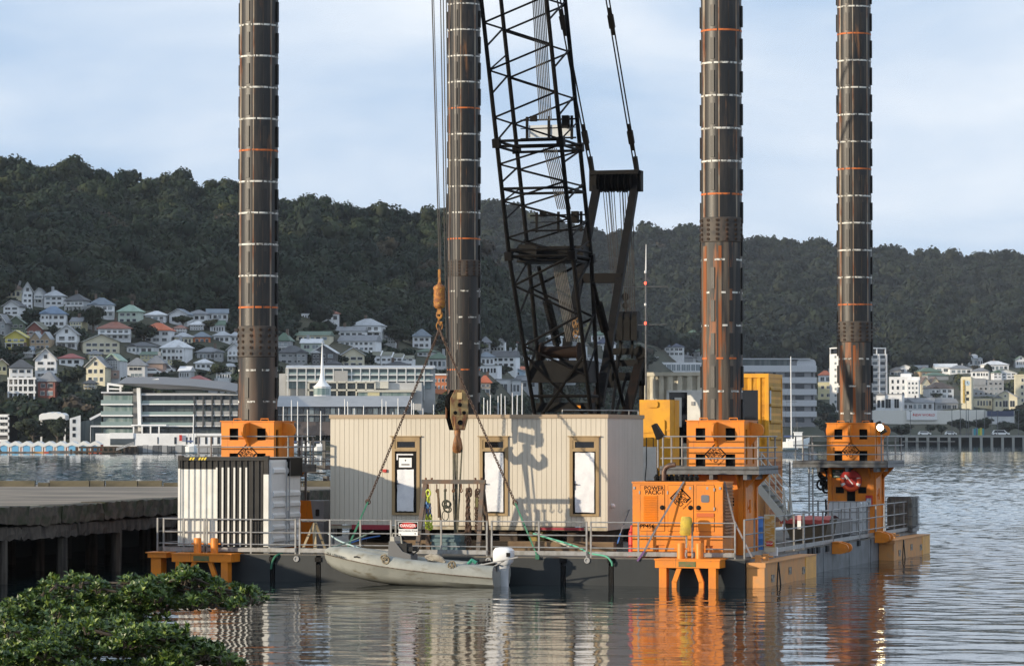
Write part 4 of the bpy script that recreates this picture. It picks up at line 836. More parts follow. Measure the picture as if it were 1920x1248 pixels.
cc = P(752, 1040, bv0-.1); m = M()
m.prism([(-.32,-.34),(.32,-.34),(.32,.02),(.10,.10),(-.12,.36),(-.27,.36)], lambda a, b_, d: (cc.x+a, bv0+d, cc.z+b_), -.28, .28); cs = t_.part('console', m, mat('console_grey', (.12,.122,.125), .6), smooth=False)
m = M(); m.prism([(-.27,.30),(-.13,.30),(-.15,.47),(-.24,.47)], lambda a, b_, d: (cc.x+a, bv0+d, cc.z+b_), -.24, .24); m.tube([(cc.x-.22,bv0-.2,cc.z+.4),(cc.x-.18,bv0-.2,cc.z+.56),(cc.x+.02,bv0-.2,cc.z+.54),(cc.x+.06,bv0-.2,cc.z+.25)], .018, 6); m.k = 0; t_.part('windscreen', m, mat('cream_plastic', (.42,.40,.34), .4), cs)
m = M(); m.box((cc.x-.1,bv0-.24,cc.z+.06), (cc.x+.2,bv0+.2,cc.z+.3)); m.torus((cc.x+.16,bv0,cc.z+.24), (.5,0,.86), .17, .02, 18, 6); m.box((cc.x+.0,bv0-.2,cc.z+.1), (cc.x+.35,bv0+.2,cc.z+.22)); m.tube([(cc.x+.3,bv0-.1,cc.z),(cc.x+.46,bv0-.1,cc.z+.12),(cc.x+.48,bv0-.1,cc.z+.2)], .02, 6); t_.part('steering_wheel', m, RUBBER, cs)
m = M(); c = onb(730, 1035); m.tube([(c.x,bv0,c.z-.2),(c.x,bv0,c.z+.02)], .03, 8); m.k = 1; m.lathe([(.03,.02),(.045,.05),(.03,.09)], (c.x,bv0,c.z), 10); t_.part('nav_light', m, [GREYP, mat('maroon', (.2,.02,.05), .4)], smooth=True)
m = M()
for k in range(4): c = P(812+k*2, 1045+k*2.2, bv0-.2); m.tube([c+Vector((-.2+k*.02,0,0)), c+Vector((-.05,0,.06)), c+Vector((.12,0,.03)), c+Vector((.24,0,-.03))], .055, 8)
solo('rolled_fender', 'rolled cream fender bundle lying amidships in the grey dinghy', 'bundle', m, mat('cream_canvas', (.36,.33,.27), .9, (.25,.22,.18), 8), c, smooth=True)
for lab, px_, py in (('coil of brown rope on the dinghy side near the bow', 722, 1048), ('loop of cream rope over the dinghy side near the stern', 848, 1060)):
    m = M(); rr = random.Random(px_); c = P(px_, py, bv0-.80)
    for k in range(5): m.torus(c+Vector((rr.uniform(-.06,.06),-.02,rr.uniform(-.03,.06))), (rr.uniform(-.4,.4),1,rr.uniform(-.5,.5)), .07+rr.uniform(0,.05), .014, 12, 5, 1.0 if px_ < 800 else .5)
    solo('rope_coil', lab, 'rope', m, mat('hemp_rope', (.30,.25,.17), .9, (.2,.16,.1), 20), c, smooth=True)
m = M(); c = P(885, 1053, bv0-.2); m.tube([c+Vector((-.1,0,-.05)), c+Vector((0,0,.05)), c+Vector((.12,0,-.02))], .05, 6); solo('green_line_heap', 'small heap of green line at the stern of the dinghy', 'rope', m, mat('sea_green', (.04,.24,.17), .8), c)
oc = P(942, 1044, bv0-.1); m = M(); rings = []
for z, a, b_, dx in ((-.20,.20,.13,-.03),(-.12,.25,.19,-.01),(.05,.27,.22,.0),(.17,.26,.21,.01),(.23,.21,.17,.0),(.255,.10,.08,-.0)):
    rings.append([Vector((oc.x+dx+a*math.copysign(abs(math.cos(t))**.6, math.cos(t)), bv0+b_*math.copysign(abs(math.sin(t))**.7, math.sin(t)), oc.z+z)) for t in np.linspace(0, 2*math.pi, 21)[:-1]])
m.loft(rings, True, True); ob_ = t_.part('outboard_cowl', m, mat('outboard_white', (.78,.79,.80), .25), smooth=True)
m = M(); m.box((oc.x+.14,bv0-.225,oc.z+.02), (oc.x+.24,bv0-.20,oc.z+.12)); t_.part('cowl_badge', m, BLACK, ob_)
m = M(); rings = []
for z, a, b_, dx in ((-.18,.20,.12,-.02),(-.32,.17,.10,-.03),(-.55,.15,.08,-.02),(-.85,.14,.06,-.0),(-1.1,.2,.04,.02)): rings.append([Vector((oc.x+dx+a*math.cos(t), bv0+b_*math.sin(t), oc.z+z)) for t in np.linspace(0, 2*math.pi, 15)[:-1]])
m.loft(rings, True, True); t_.part('outboard_leg', m, mat('outboard_leg_grey', (.55,.56,.57), .35), smooth=True)
m = M(); m.box((oc.x-.5,bv0-.2,oc.z-.35), (oc.x-.18,bv0+.2,oc.z-.12)); m.tube([(oc.x-.6,bv0-.3,oc.z-.15),(oc.x-.3,bv0-.25,oc.z-.10),(oc.x-.1,bv0-.2,oc.z-.2)], .03, 6); t_.part('transom_bracket', m, BLACK)
m = M(); m.tube([P(890,1061,bv0-.5), P(971,1044,bv0-.7)], .02, 6); m.tube([P(911,1074,bv0-.5), P(925,1062,bv0-.6), P(946,1050,bv0-.6)], .018, 6); solo('paddle_pole', 'grey pole lying across the stern and outboard of the dinghy', 'pole', m, GREYP, P(930,1052,bv0-.6))
# ================================================================== CRANE
CR = T('crawler_crane', 'black lattice boom crawler crane standing on the deck behind the beige cabin', 'crane', (6.2,12,DZ))
def BC(z): return Vector((6.0-.0063*(z-5), 9.74-.357*(z-5), z))
ZK, ZF = 9.07, 2.4
def chord(sx, sy, z):
    if z >= ZK: a, b_ = .97, 1.0
    else:
        t2 = (ZK-z)/(ZK-ZF); a = .97-.14*t2; b_ = 1.0-.80*t2
    c = BC(z); return Vector((c.x+sx*a, c.y+sy*b_, z))
ZT = 34.0
m = M()
for sx in (-1, 1):
    for sy in (-1, 1): m.tube([chord(sx, sy, z) for z in (ZF, ZK, 13, 20, 27, ZT)], [.062,.066,.066,.060,.058,.055], 8)
bm_ = CR.part('boom_chords', m, BLACKM, smooth=True)
def lat(z0, zend, per, r):
    m = M(); z = z0; k = 0
    while z < zend-.01:
        e = min(z+per/2, zend)
        for sy in (-1, 1):
            s = 1 if k % 2 == 0 else -1; m.tube([chord(s, sy, z), chord(-s, sy, e)], r, 6)
        for sx in (-1, 1):
            if k % 2 == (0 if sx < 0 else 1): m.tube([chord(sx, 1, e+(.1 if e+.1 < zend else 0)), chord(sx, -1, max(z-.0, z0))], r, 6)
            else: m.tube([chord(sx, -1, z), chord(sx, 1, e)], r*.8, 6) if k % 3 == 0 else None
        z = e; k += 1
    return m
o_ = CR.part('boom_lacing', lat(12.35, ZT, 1.32, .031), BLACKM, bm_, smooth=True)
CR.part('boom_lacing', lat(ZK, 12.2, 1.05, .031), BLACKM, bm_, smooth=True)
m = lat(5.6, ZK, 1.75, .038)
for z in (ZK, 9.25, 11.0, 12.2, 12.35, 5.0): m.tube([chord(-1,-1,z), chord(1,-1,z)], .045, 6); m.tube([chord(-1,1,z), chord(1,1,z)], .045, 6); m.tube([chord(-1,-1,z), chord(-1,1,z)], .04, 6); m.tube([chord(1,-1,z), chord(1,1,z)], .04, 6)
m.tube([chord(-1,-1,4.2), chord(1,-1,6.2)], .05, 6); m.tube([chord(1,-1,4.2), chord(-1,-1,6.2)], .045, 6)
CR.part('heel_lacing', m, BLACKM, bm_, smooth=True)
m = M()
for z in (ZK, 12.28, 20.2):
    for sx in (-1, 1):
        for sy in (-1, 1): c = chord(sx, sy, z); m.bar(c-Vector((0,.0,.12)), c+Vector((0,-.06,.13)), .22, .2)
CR.part('boom_pin_joint', m, BLACKM, bm_)
m = M(); a, c = chord(-1,-1,5.45), chord(1,-1,5.45); m.box((a.x,a.y-.02,5.4), (c.x,a.y+1.3,6.05)); CR.part('boom_winch', m, BLACK, bm_)
m = M(); c = BC(6.3); m.lathe([(.30,-.6),(.30,-.55),(.18,-.54),(.18,.54),(.30,.55),(.30,.6)], c, 16, (1,0,0)); CR.part('winch_drum', m, mat('drum_brown', (.016,.009,.006), .8, spec=.15), bm_)
m = M(); c = BC(4.6); m.box((c.x-.86,c.y-.32,4.52), (c.x+.84,c.y+.25,4.80)); m.k = 1; m.box((c.x+.42,c.y-.34,4.64), (c.x+.54,c.y-.32,4.72)); CR.part('foot_crossbeam', m, [BLACK, mat('amber', (.7,.25,.01), .4)], bm_)
m = M(); c = BC(9.3); m.box((c.x-.9,c.y-.2,9.0), (c.x-.35,c.y+.9,9.45)); m.box((c.x-.35,c.y+.3,9.1), (c.x+.95,c.y+.9,9.42)); m.box((c.x-.9,c.y-.4,8.92), (c.x+.95,c.y+.9,8.98)); CR.part('walkway', m, BLACK, bm_)
for zc, hh in ((12.55, .55), (9.9, .45)):
    m = M(); c = BC(zc)
    for dz in (0, hh, hh*.55): m.tube([c+Vector((-.75,.75,dz)), c+Vector((.95,.75,dz))], .028 if dz != hh*.55 else .015, 6)
    for q in (-.55, .12, .82): m.bar(c+Vector((q,.75,-.05)), c+Vector((q,.75,hh+.1)), .07)
    m.box(c+Vector((-.45,.7,hh-.04)), c+Vector((-.25,.8,hh+.12))); m.box(c+Vector((.55,.6,hh-.25)), c+Vector((.75,.8,hh+.1))); bo = CR.part('sheave_frame', m, BLACKM, bm_)
    if hh > .5:
        m = M(); m.box(c+Vector((-.5,.77,.04)), c+Vector((.85,.78,hh*.72))); CR.part('sheer_guard', m, CLEAR, bo)
# long grey rod bundles lying inside the boom
for (x0, y0, x1, y1, wd, n_) in ((985, -260, 1015, 226, 22, 8), (1021, 278, 1050, 392, 24, 8), (1037, 490, 1066, 640, 22, 8)):
    m = M()
    for k in range(n_):
        q = wd*(k/(n_-1)-.5)*2*.5
        def rp(x, y):
            v = 9.74; 
            for _ in range(6): z = bz(y, 6.0, v); v = 9.74-.357*(z-5)+.35
            return P(x, y, v)
        m.tube([rp(x0+q+10, y0), rp(x1+q+8, y1)], .017, 5)
    CR.part('rod_bundle', m, ROPEG, bm_)
m = M(); rr = random.Random(2)
for k in range(5): c = P(1080+rr.uniform(-3,3), 602+k*6, 8.6); m.torus(c, (rr.uniform(-.5,.5),1,rr.uniform(-.5,.5)), .12, .02, 12, 5, .6)
solo('rope_hank', 'tan hank of rope tied to the lattice near the boom foot', 'rope', m, mat('tan_rope', (.26,.15,.06), .9, (.16,.09,.04), 20), c)
# mast head, legs and luffing ropes
hv_ = 14.6; HA, HB = P(1114,341,hv_), P(1198,341,hv_)
m = M(); m.box((HA.x,hv_-.22,HA.z-.30), (HB.x,hv_+.22,HA.z+.28)); m.box((HA.x-.05,hv_-.3,HA.z+.2), (HB.x+.05,hv_+.3,HA.z+.33))
for q in np.linspace(.15, .85, 6): c = HA.lerp(HB, q); m.lathe([(.33,-.04),(.26,-.01),(.26,.01),(.33,.04)], c+Vector((0,-.1,-.02)), 18, (1,0,0))
mh = CR.part('mast_head', m, BLACKM)
FA, FB = P(1066,760,11.0), P(1124,760,11.0); FA.x = FB.x-(HB.x-HA.x)*.95
for a, c in ((HA+Vector((.14,0,0)), FA), (HB+Vector((-.10,0,0)), FB)):
    m = M(); m.bar(a+Vector((0,0,.1)), c, .235, .2, (0,1,0)); CR.part('mast_leg', m, BLACKM)
m = M(); a, c = HA.lerp(FA, .44), HB.lerp(FB, .44); m.bar(a, c, .25, .3); CR.part('mast_crossbeam', m, BLACKM)
for c in (HA, HB):
    m = M(); m.box(c+Vector((-.12,-.16,-.3)), c+Vector((.10,.16,.35))); m.bar(c+Vector((-.02,-.1,.2)), c+Vector((-.04,-.35,.75)), .12, .16); CR.part('mast_shackle', m, BLACKM, mh)
TIP = BC(ZT+.6)
for c, s in ((HA, -.9), (HB, .95)):
    m = M(); p0, p1 = c+Vector((-.04,-.3,.55)), TIP+Vector((s,0.6,0))
    for dx in (-.05, .05): m.tube([p0+Vector((dx,0,0)), p1+Vector((dx,0,0))], .024, 5)
    for f in (.035, .185, .45): q = p0.lerp(p1, f); d = (p1-p0).normalized(); m.bar(q-d*.22, q+d*.22, .17, .12); m.bar(q-d*.45, q+d*.45, .09, .08)
    CR.part('boom_pendant', m, BLACKM)
bk0 = P(1146,600,15.2); bk1 = P(1200,638,15.2)
m = M(); 
for k in range(4): x = bk0.x+(bk1.x-bk0.x)*(k+.05)/4; m.box((x,14.9,bk1.z), (x+(bk1.x-bk0.x)/4*.86,15.5,bk0.z)); m.lathe([(.26,-.08),(.26,.08)], (x+.1,15.2,bk0.z+.02), 14, (1,0,0))
m.box((bk0.x,15.0,bk1.z+.05), (bk1.x,15.4,bk1.z+.3)); c = P(1173,556,15.2); m.lathe([(.12,-.05),(.12,.05)], c, 14, (0,1,0)); m.lathe([(.10,-.05),(.10,.05)], c+Vector((0,0,-.28)), 14, (0,1,0)); m.bar(c, c+Vector((0,0,-.8)), .06)
CR.part('bridle_block', m, BLACK)
m = M()
for k, q in enumerate(list(np.linspace(.18, .42, 5))+list(np.linspace(.55, .85, 6))):
    a = HA.lerp(HB, q)+Vector((0,.1,-.2)); c = P(1144+54*q*1.0, 596, 15.2); m.tube([a, c], .014, 5)
for q in (.3,.6,.75): a = HA.lerp(HB, q)+Vector((0,.2,-.2)); m.tube([a, P(1150+60*q, 660, 15.9)], .012, 5)
CR.part('luffing_ropes', m, STEELM)
gz = lambda y: bz(y, 8, 15.8)
GU0, GU1 = bu(1143,15.8,660), bu(1206,15.8,660)
m = M(); m.box((GU0,15.5,gz(664)), (GU1,15.9,gz(652)))
for q in (1163, 1185): c = P(q, 653, 15.6); m.torus(c, (.9,.3,0), .29, .035, 18, 6); m.bar(c-Vector((0,0,.3)), c+Vector((0,0,.3)), .06)
m.box((GU0+.1,15.5,gz(686)), (GU1-.1,15.9,gz(674))); m.box((GU0-.1,15.4,gz(713)), (GU1-.05,15.9,gz(698))); m.box((GU0-.1,15.3,gz(726)), (GU0+.2,15.9,gz(690)))
m.lathe([(.2,-.16),(.2,.16)], (GU1-.05,15.7,gz(660)), 14, (0,1,0)); CR.part('gantry_sheaves', m, BLACK)
m = M(); m.bar(P(1203,665,15.8), P(1168,800,14.5), .27, .22, (0,1,0)); m.bar(P(1143,664,15.8), P(1105,800,14.5), .27, .22, (0,1,0)); CR.part('gantry_leg', m, mat('brown_black', (.007,.0055,.005), .7, (.015,.009,.007), 3, spec=.12))
m = M(); m.bar(P(1206,665,16), P(1203,720,16), .2, .16, (0,1,0)); m.lathe([(.09,-.5),(.09,.2),(.13,.25),(.13,.4)], P(1203,735,16), 10); m.tube([P(1160,668,15.5), P(1146,790,14)], .05, 6); m.tube([P(1176,700,15.5), P(1150,790,14)], .05, 6); CR.part('gantry_brace', m, BLACKM)
for px0, y0, px1, y1, v0_, v1_ in ((1010,500,1046,650,9.1,10.6),(1112,530,1135,622,9.3,10.8)):
    a, c = P(px0,y0,v0_), P(px1,y1,v1_); d = (c-a); m = M(); m.tube([a, c, c+d*(.0 if px0 < 1100 else 1.55)], .065, 8)
    nk = 26; ax = d.normalized(); e = ax.cross(Vector((0,1,0))).normalized(); g = ax.cross(e); pts = []
    for k in range(nk*8): t2 = k/(nk*8); pts.append(a+d*(.42+.55*t2)+(e*math.cos(k*math.pi/4)+g*math.sin(k*math.pi/4))*.125)
    m.tube(pts, .022, 5); CR.part('boom_stop', m, BLACKM)
m = M(); m.box((4.7,10.6,1.75), (7.9,16.6,3.7)); m.box((4.9,15.2,3.7), (7.7,16.6,4.2)); CR.part('machine_house', m, BLACK)
m = M(); m.box((3.3,9.2,1.9), (4.6,11.2,3.9)); CR.part('cab', m, mat('crane_yellow', (.62,.28,.015), .5))
for a in (3.6, 7.9):
    m = M(); m.prism([(8.6,DZ+.55),(9.0,DZ+.02),(16,DZ+.02),(16.4,DZ+.55),(16,DZ+1.05),(9.0,DZ+1.05)], lambda y, z, d: (a+d, y, z), 0, .9); CR.part('crawler_track', m, RUBBER)
m = M(); m.box((TIP.x-.9,TIP.y-.5,TIP.z-.5), (TIP.x+.9,TIP.y+.4,TIP.z+.2)); m.lathe([(.5,-.25),(.5,.25)], TIP+Vector((.1,-.5,0)), 18, (1,0,0)); CR.part('boom_tip', m, BLACKM)
m = M()
for k, x in enumerate((838.5,842,846.5,851,855.5,860)): m.tube([P(x,730,-1.4+.05*math.sin(k)), TIP+Vector((-.3+.12*k,-.95,0))], .016, 5)
CR.part('hoist_rope', m, STEELM)
m = M(); m.tube([P(824,507,-1.4), TIP+Vector((-.75,-.95,.1))], .018, 5); m.tube([P(827,507,-1.4), TIP+Vector((-.70,-.95,.1))], .012, 5); CR.part('ball_rope', m, STEELM)
# ================================================================== OTHER GEAR ON DECK
def blk(px0, px1, px2, yt, yb, v):
    u0, u1 = bu(px0, v, yt), bu(px1, v, yt); return u0, u1, v, bv(px2, u1, yt), bz(yb, u1, v), bz(yt, u1, v)
# yellow ballast body of the crane winch
u0, u1, v0, v1, z0, z1 = blk(1199, 1256, 1278, 749, 836, 6.0); v1 = v0+1.1
t_ = T('winch_unit', 'yellow and white winch unit standing between the cabin and the railed leg platform', 'winch', ((u0+u1)/2,v0,DZ))
m = M(); m.prism([(u0,z1),(u1,z1),(u1,z0-.7),(u0+.55,z0-.7),(u0+.2,z0),(u0,z0)], lambda a, b_, d: (a, v0+d, b_), 0, v1-v0); b_ = t_.part('upper_body', m, YELLOW)
m = M(); m.prism(rrect(u0+.22, u0+.55, z1-.22, z1-.04, .06), lambda a, q, d: (a, v0-d, q), 0, .05); m.prism([(u0,-.1+z0+.45),(u1,z0+.45),(u1,z0+.48),(u0,z0+.48)], lambda a, q, d: (a, v0-d, q), 0, .02); m.prism(rrect(u1-.3, u1-.14, z0+.25, z0+.75, .06), lambda a, q, d: (a, v0-d, q), 0, .05); m.box((u1,v0+.1,z0+.3), (u1+.012,v1-.1,z0+.33)); m.box((u1,v0+.5,z0+.0), (u1+.012,v0+.53,z1)); t_.part('lifting_lug', m, YELLOW, b_)
m = M(); m.box((u0+.05,v0-.02,DZ), (u0+.5,v1,z0-.02)); t_.part('white_base', m, WHITEP)
m = M(); m.box((u0+.55,v0+.05,DZ), (u1-.02,v1-.02,z0-.72)); t_.part('yellow_base', m, YELLOW)
m = M(); a = P(1212,870,v0-.5); m.tube([a, a+Vector((0,0,.75)), a+Vector((.2,0,.75)), a+Vector((.2,0,.5)), a+Vector((.32,0,.5)), a+Vector((.32,0,-.1))], .016, 5); m.tube([P(1209,905,v0-.5), a], .016, 5); t_.part('pipe_loop', m, RUBBER)
def corbox(name, lab, px0, px1, px2, yt, yb, v, mt, side_mt, door=None, dmax=2.4, cat='container', white=False):
    u0, u1, v0, v1, z0, z1 = blk(px0, px1, px2, yt, yb, v); v1 = min(v1, v0+dmax)
    t_ = T(name, lab, cat, ((u0+u1)/2,v0,z0))
    m = M(); m.box((u0+.02,v0+.06,z0+.02), (u1-.02,v1-.06,z1-.02)); t_.part('body', m, mt)
    holes = door or []
    m = M(); fr_ = lambda a, d, z: (a, v0+.02+d, z)
    if not holes: corr(m, u0+.1, u1-.1, fr_, z0+.15, z1-.12, .28, .04, lambda *a: 0, [z0+.15, z1-.12])
    else:
        ha, hc, hz0, hz1 = holes
        corr(m, u0+.1, ha, fr_, z0+.15, z1-.12, .28, .04, lambda *a: 0, [z0+.15, z1-.12]); corr(m, ha, hc, fr_, hz1, z1-.12, .28, .04, lambda *a: 0, [hz1, z1-.12])
        if hc < u1-.15: corr(m, hc, u1-.1, fr_, z0+.15, z1-.12, .28, .04, lambda *a: 0, [z0+.15, z1-.12])
    t_.part('corrugated_side', m, mt)
    m = M()
    for a in (u0, u1-.1): m.box((a,v0,z0), (a+.1,v0+.1,z1))
    for z in (z0, z1-.12): m.box((u0+.1,v0,z), (u1-.1,v0+.1,z+.12))
    for a in (u1-.1,): m.box((a,v1-.1,z0), (a+.1,v1,z1)); m.box((a,v0+.1,z1-.12), (a+.1,v1-.1,z1)); m.box((a,v0+.1,z0), (a+.1,v1-.1,z0+.12))
    t_.part('frame', m, mt)
    m = M(); nn = 4
    for k in range(nn): za = z0+.16+(z1-z0-.34)*k/nn; zb_ = z0+.12+(z1-z0-.34)*(k+1)/nn; m.box((u1-.03,v0+.14,za), (u1-.01,v1-.14,zb_-.04)); m.prism([(0,-.07),(.04,-.03),(.04,.03),(0,.07)], lambda d, zz, q: (u1-.012+d, q, za+(zb_-za)*.5+zz), v0+.2, v1-.2)
    t_.part('end_panel', m, side_mt)
    return t_, u0, u1, v0, v1, z0, z1
WC = mat('cream_container', (.62,.58,.46), .6, (.50,.46,.36), 2, c3=(.35,.25,.15), sc3=5, lo3=.66, hi3=.8)
hu0, hu1 = bu(1253,17,760), bu(1289,17,760)
t_, u0, u1, v0, v1, z0, z1 = corbox('cream_container', 'upper cream corrugated container with an open doorway behind the orange housing', 1199, 1334, 1352, 697, 838, 17.0, WC, WC, (hu0, hu1, bz(830,8,17), bz(735,8,17)))
m = M(); m.box((hu0,v0+.035,bz(830,8,17)), (hu1,v0+.058,bz(735,8,17))); t_.part('doorway', m, GLASSD)
m = M(); m.box((hu1,v0-.03,bz(830,8,17)), (bu(1325,17,760),v0+.0,bz(733,8,17))); dr = t_.part('door', m, WHITEP); m = M(); c = P(1299,756,16.95); m.box(c+Vector((-.05,-.02,-.06)), c+Vector((.05,.0,.06))); t_.part('door_sign', m, GREYP, dr)
m = M(); m.box((hu0-.05,v0-.02,bz(830,8,17)), (hu0+.03,v0+.04,bz(733,8,17))); m.box((hu0-.05,v0-.02,bz(735,8,17)), (hu1+.6,v0+.04,bz(731,8,17))); m.box((hu0+.2,v0+.03,bz(800,8,17)), (hu1-.2,v0+.034,bz(745,8,17))); t_.part('door_frame', m, WHITEP)
corbox('cream_container', 'lower cream corrugated container standing on deck under the other cream one', 1199, 1334, 1352, 840, 1000, 17.0, WC, WC)
yd0, yd1 = bu(1386,9,760), bu(1421,9,760)
t_, u0, u1, v0, v1, z0, z1 = corbox('yellow_container', 'bright yellow corrugated container with a dark opening, right of the rusty leg', 1372, 1441, 1467, 700, 846, 9.0, YELLOW, mat('yellow_side', (.50,.27,.03), .6, (.40,.22,.04), 2, c3=(.25,.13,.04), sc3=5), (yd0, yd1, bz(792,12,9), bz(731,12,9)))
m = M(); m.box((yd0,v0+.03,bz(840,12,9)), (yd1,v0+.058,bz(731,12,9))); t_.part('opening', m, GLASSD)
m = M(); m.box((u1-.01,v0+.14,bz(790,12,9)), (u1+.006,v0+.34,bz(731,12,9))); t_.part('side_slot', m, GLASSD)
corbox('rusty_orange_container', 'rusty orange corrugated container under the bright yellow one', 1372, 1441, 1467, 848, 990, 9.0, ORANGE2, mat('rust_side', (.36,.15,.06), .8, (.22,.09,.04), 3, st=(1,1,.3)))
# stairs down from the platform
t_ = T('steel_stairs', 'steel stairs with pale stringers coming down beside the rusty orange container', 'stairs', (12.6,6.2,DZ))
sa, sb = P(1416,906,6.0), P(1470,973,6.0); sb.z = max(sb.z, DZ+.05); d = sb-sa
for q in (0, .8): m = M(); m.bar(sa+Vector((0,q,0)), sb+Vector((0,q,0)), .03, .20, (0,0,1)); t_.part('stringer', m, mat('pale_steel', (.50,.48,.42), .6))
for k in range(7): m = M(); c = sa+d*((k+.5)/7); m.box(c+Vector((-.11,.02,-.0)), c+Vector((.11,.78,.03))); t_.part('tread', m, GALVD)
for q in (0, .8):
    m = M(); m.tube([sa+Vector((0,q,.85)), sb+Vector((0,q,.85)), sb+Vector((.08,q,.0))], .02, 6); m.tube([sa+Vector((.0,q,.45)), sb+Vector((0,q,.45))], .016, 6)
    for f in (0, .5, 1): m.tube([sa+d*f+Vector((0,q,0)), sa+d*f+Vector((0,q,.85))], .02, 6)
    t_.part('handrail', m, mat('pale_steel', (.5,.48,.42)))
c = P(1424,980,3.5); m = M(); m.lathe([(.29,DZ),(.29,DZ+.28),(.30,DZ+.30),(.29,DZ+.32),(.29,DZ+.6),(.30,DZ+.62),(.29,DZ+.64),(.29,DZ+.88),(.27,DZ+.9)], (c.x-.17,3.5,0), 20); solo('blue_drum', 'blue plastic drum half hidden behind the orange tower by the stairs', 'drum', m, BLUEP, (c.x-.17,3.5,DZ), smooth=True)
# notice board
c0, c1 = P(1433,1034,-.9), P(1454,964,-.9); t_ = T('notice_board', 'upright orange and white notice board on the right deck rail', 'sign', ((c0.x+c1.x)/2,-.9,DZ))
m = M(); m.box((c0.x,-.92,c0.z), (c1.x,-.90,c1.z)); b_ = t_.part('board', m, mat('board_cream', (.55,.50,.38), .6))
m = M(); h_ = c1.z-c0.z; m.box((c0.x+.02,-.925,c0.z+h_*.13), (c1.x-.02,-.921,c1.z-h_*.04)); t_.part('orange_print', m, mat('board_orange', (.50,.25,.04), .6, (.55,.42,.25), 9, st=(.5,.5,2.5), lo=.5, hi=.56), b_)
m = M(); m.box((c0.x+.06,-.93,c0.z+h_*.16), (c1.x-.07,-.926,c0.z+h_*.29)); m.k = 1; m.text("STOP", ((c0.x+c1.x)/2,-.931,c0.z+h_*.225), (1,0,0), (0,0,1), .07); t_.part('stop_panel', m, [RED, WHITE2], b_)
m = M(); a = P(1449,1035,-.6); m.box((a.x-.1,-.75,DZ), (a.x+.14,-.6,DZ+.22)); solo('white_bag', 'crumpled white bag at the foot of the orange notice board', 'bag', m, PAPER, (a.x,-.68,DZ))
c = Q(1498,977,UR-.10); t_ = T('rail_notice', 'small pink and white notice tied to the side rail beside the brown skip', 'sign', c); m = M(); m.box(c+Vector((-.04,-.02,-.2)), c+Vector((.06,-.0,.02))); t_.part('white_panel', m, WHITE2); m = M(); m.box(c+Vector((-.04,-.02,.025)), c+Vector((.06,-.0,.17))); t_.part('pink_panel', m, mat('pink_print', (.55,.30,.30), .6))
# skip with red cover
u0, u1, v0 = bu(1470,9.0,990), bu(1553,9.0,990), 9.0
t_ = T('waste_skip', 'dark brown skip with a red cover on the right side of the deck', 'skip', ((u0+u1)/2,v0,DZ)); zt = bz(975, 13.5, 9)
m = M(); m.prism([(u0+.25,DZ+.03),(u1-.12,DZ+.03),(u1,zt),(u0-.05,zt)], lambda a, b_, d: (a, v0+d, b_), 0, 1.3); t_.part('body', m, mat('skip_brown', (.075,.055,.03), .6, (.11,.075,.04), 3))
g_ = [[Vector((u0-.1+(u1-u0+.15)*i/10, v0-.08+1.45*k/5, zt+.02+.10*math.sin(math.pi*k/5)+random.uniform(-.015,.02))) for i in range(11)] for k in range(6)]
m = M(); m.loft([[p-Vector((0,0,.12)) for p in g_[0]]]+g_, False); t_.part('red_cover', m, mat('red_tarp', (.42,.06,.045), .6, (.30,.05,.04), 3), smooth=True)
# liquid tanks in cages
def ibc(px0, px1, v, yt, lab, dp, mt, cg):
    u0, u1 = bu(px0,v,970), bu(px1,v,970); z1 = bz(yt, u1, v); t_ = T('liquid_tank', lab, 'tank', ((u0+u1)/2,v,DZ), group='caged plastic liquid tanks')
    m = M(); m.box((u0,v,DZ+.01), (u1,v+dp,DZ+.12)); t_.part('pallet', m, GALVD)
    m = M(); m.prism(rrect(u0+.03, u1-.03, DZ+.13, z1-.01, .08), lambda a, b_, d: (a, v+.03+d, b_), 0, dp-.06); t_.part('bottle', m, mt, smooth=True)
    m = M()
    for k in range(7): x = u0+(u1-u0)*k/6; m.tube([(x,v,DZ+.12),(x,v,z1)], .012, 5); 
    for k in range(1, 6): y = v+dp*k/5; m.tube([(u1,y,DZ+.12),(u1,y,z1)], .012, 5)
    for z in np.linspace(DZ+.2, z1, 4): m.tube([(u0,v,z),(u1,v,z),(u1,v+dp,z)], .012, 5)
    t_.part('cage', m, cg); return t_, u0, u1
IBW = mat('milky_plastic', (.62,.64,.66), .35)
t_, u0, u1 = ibc(1551, 1617, 13.0, 940, 'white plastic liquid tank in a cage in front of the lifebuoy tower', 1.1, IBW, GALV)
m = M(); m.box((u0+.25,12.985,DZ+.15), (u1-.3,12.995,DZ+.62)); t_.part('grey_plate', m, GREYP)
ibc(1661, 1711, 20.4, 931, 'old stained liquid tank in a cage at the far right corner of the deck', 1.2, mat('stained_plastic', (.22,.21,.18), .6, (.10,.10,.085), 3), GALVD)
# lifebuoy and boxes on the back tower
fv = 18.5-.77; c = P(1595,901,fv-.12); t_ = T('lifebuoy_station', 'red lifebuoy in a round red holder on the far orange tower', 'lifebuoy', c)
m = M(); m.lathe([(.345,0),(.345,.05)], c+Vector((0,.08,0)), 28, (0,-1,0)); h0 = t_.part('back_plate', m, mat('deep_red', (.36,.02,.02), .5))
m = M(); m.torus(c, (0,1,0), .265, .065, 30, 10); t_.part('ring', m, mat('buoy_orange', (.85,.10,.025), .45), smooth=True)
for a in (25, 155, 205, 335): m = M(); m.torus(c, (0,1,0), .265, .069, 4, 10, 1, R(a-9), R(a+9)); t_.part('reflective_band', m, WHITE2, smooth=True)
m = M(); m.prism([(.35*math.cos(R(a)), .35*math.sin(R(a))) for a in range(18, 163, 8)], lambda a, b_, d: (c.x+a, c.y-.08-d, c.z+b_), -.12, .03); t_.part('hood', m, RED)
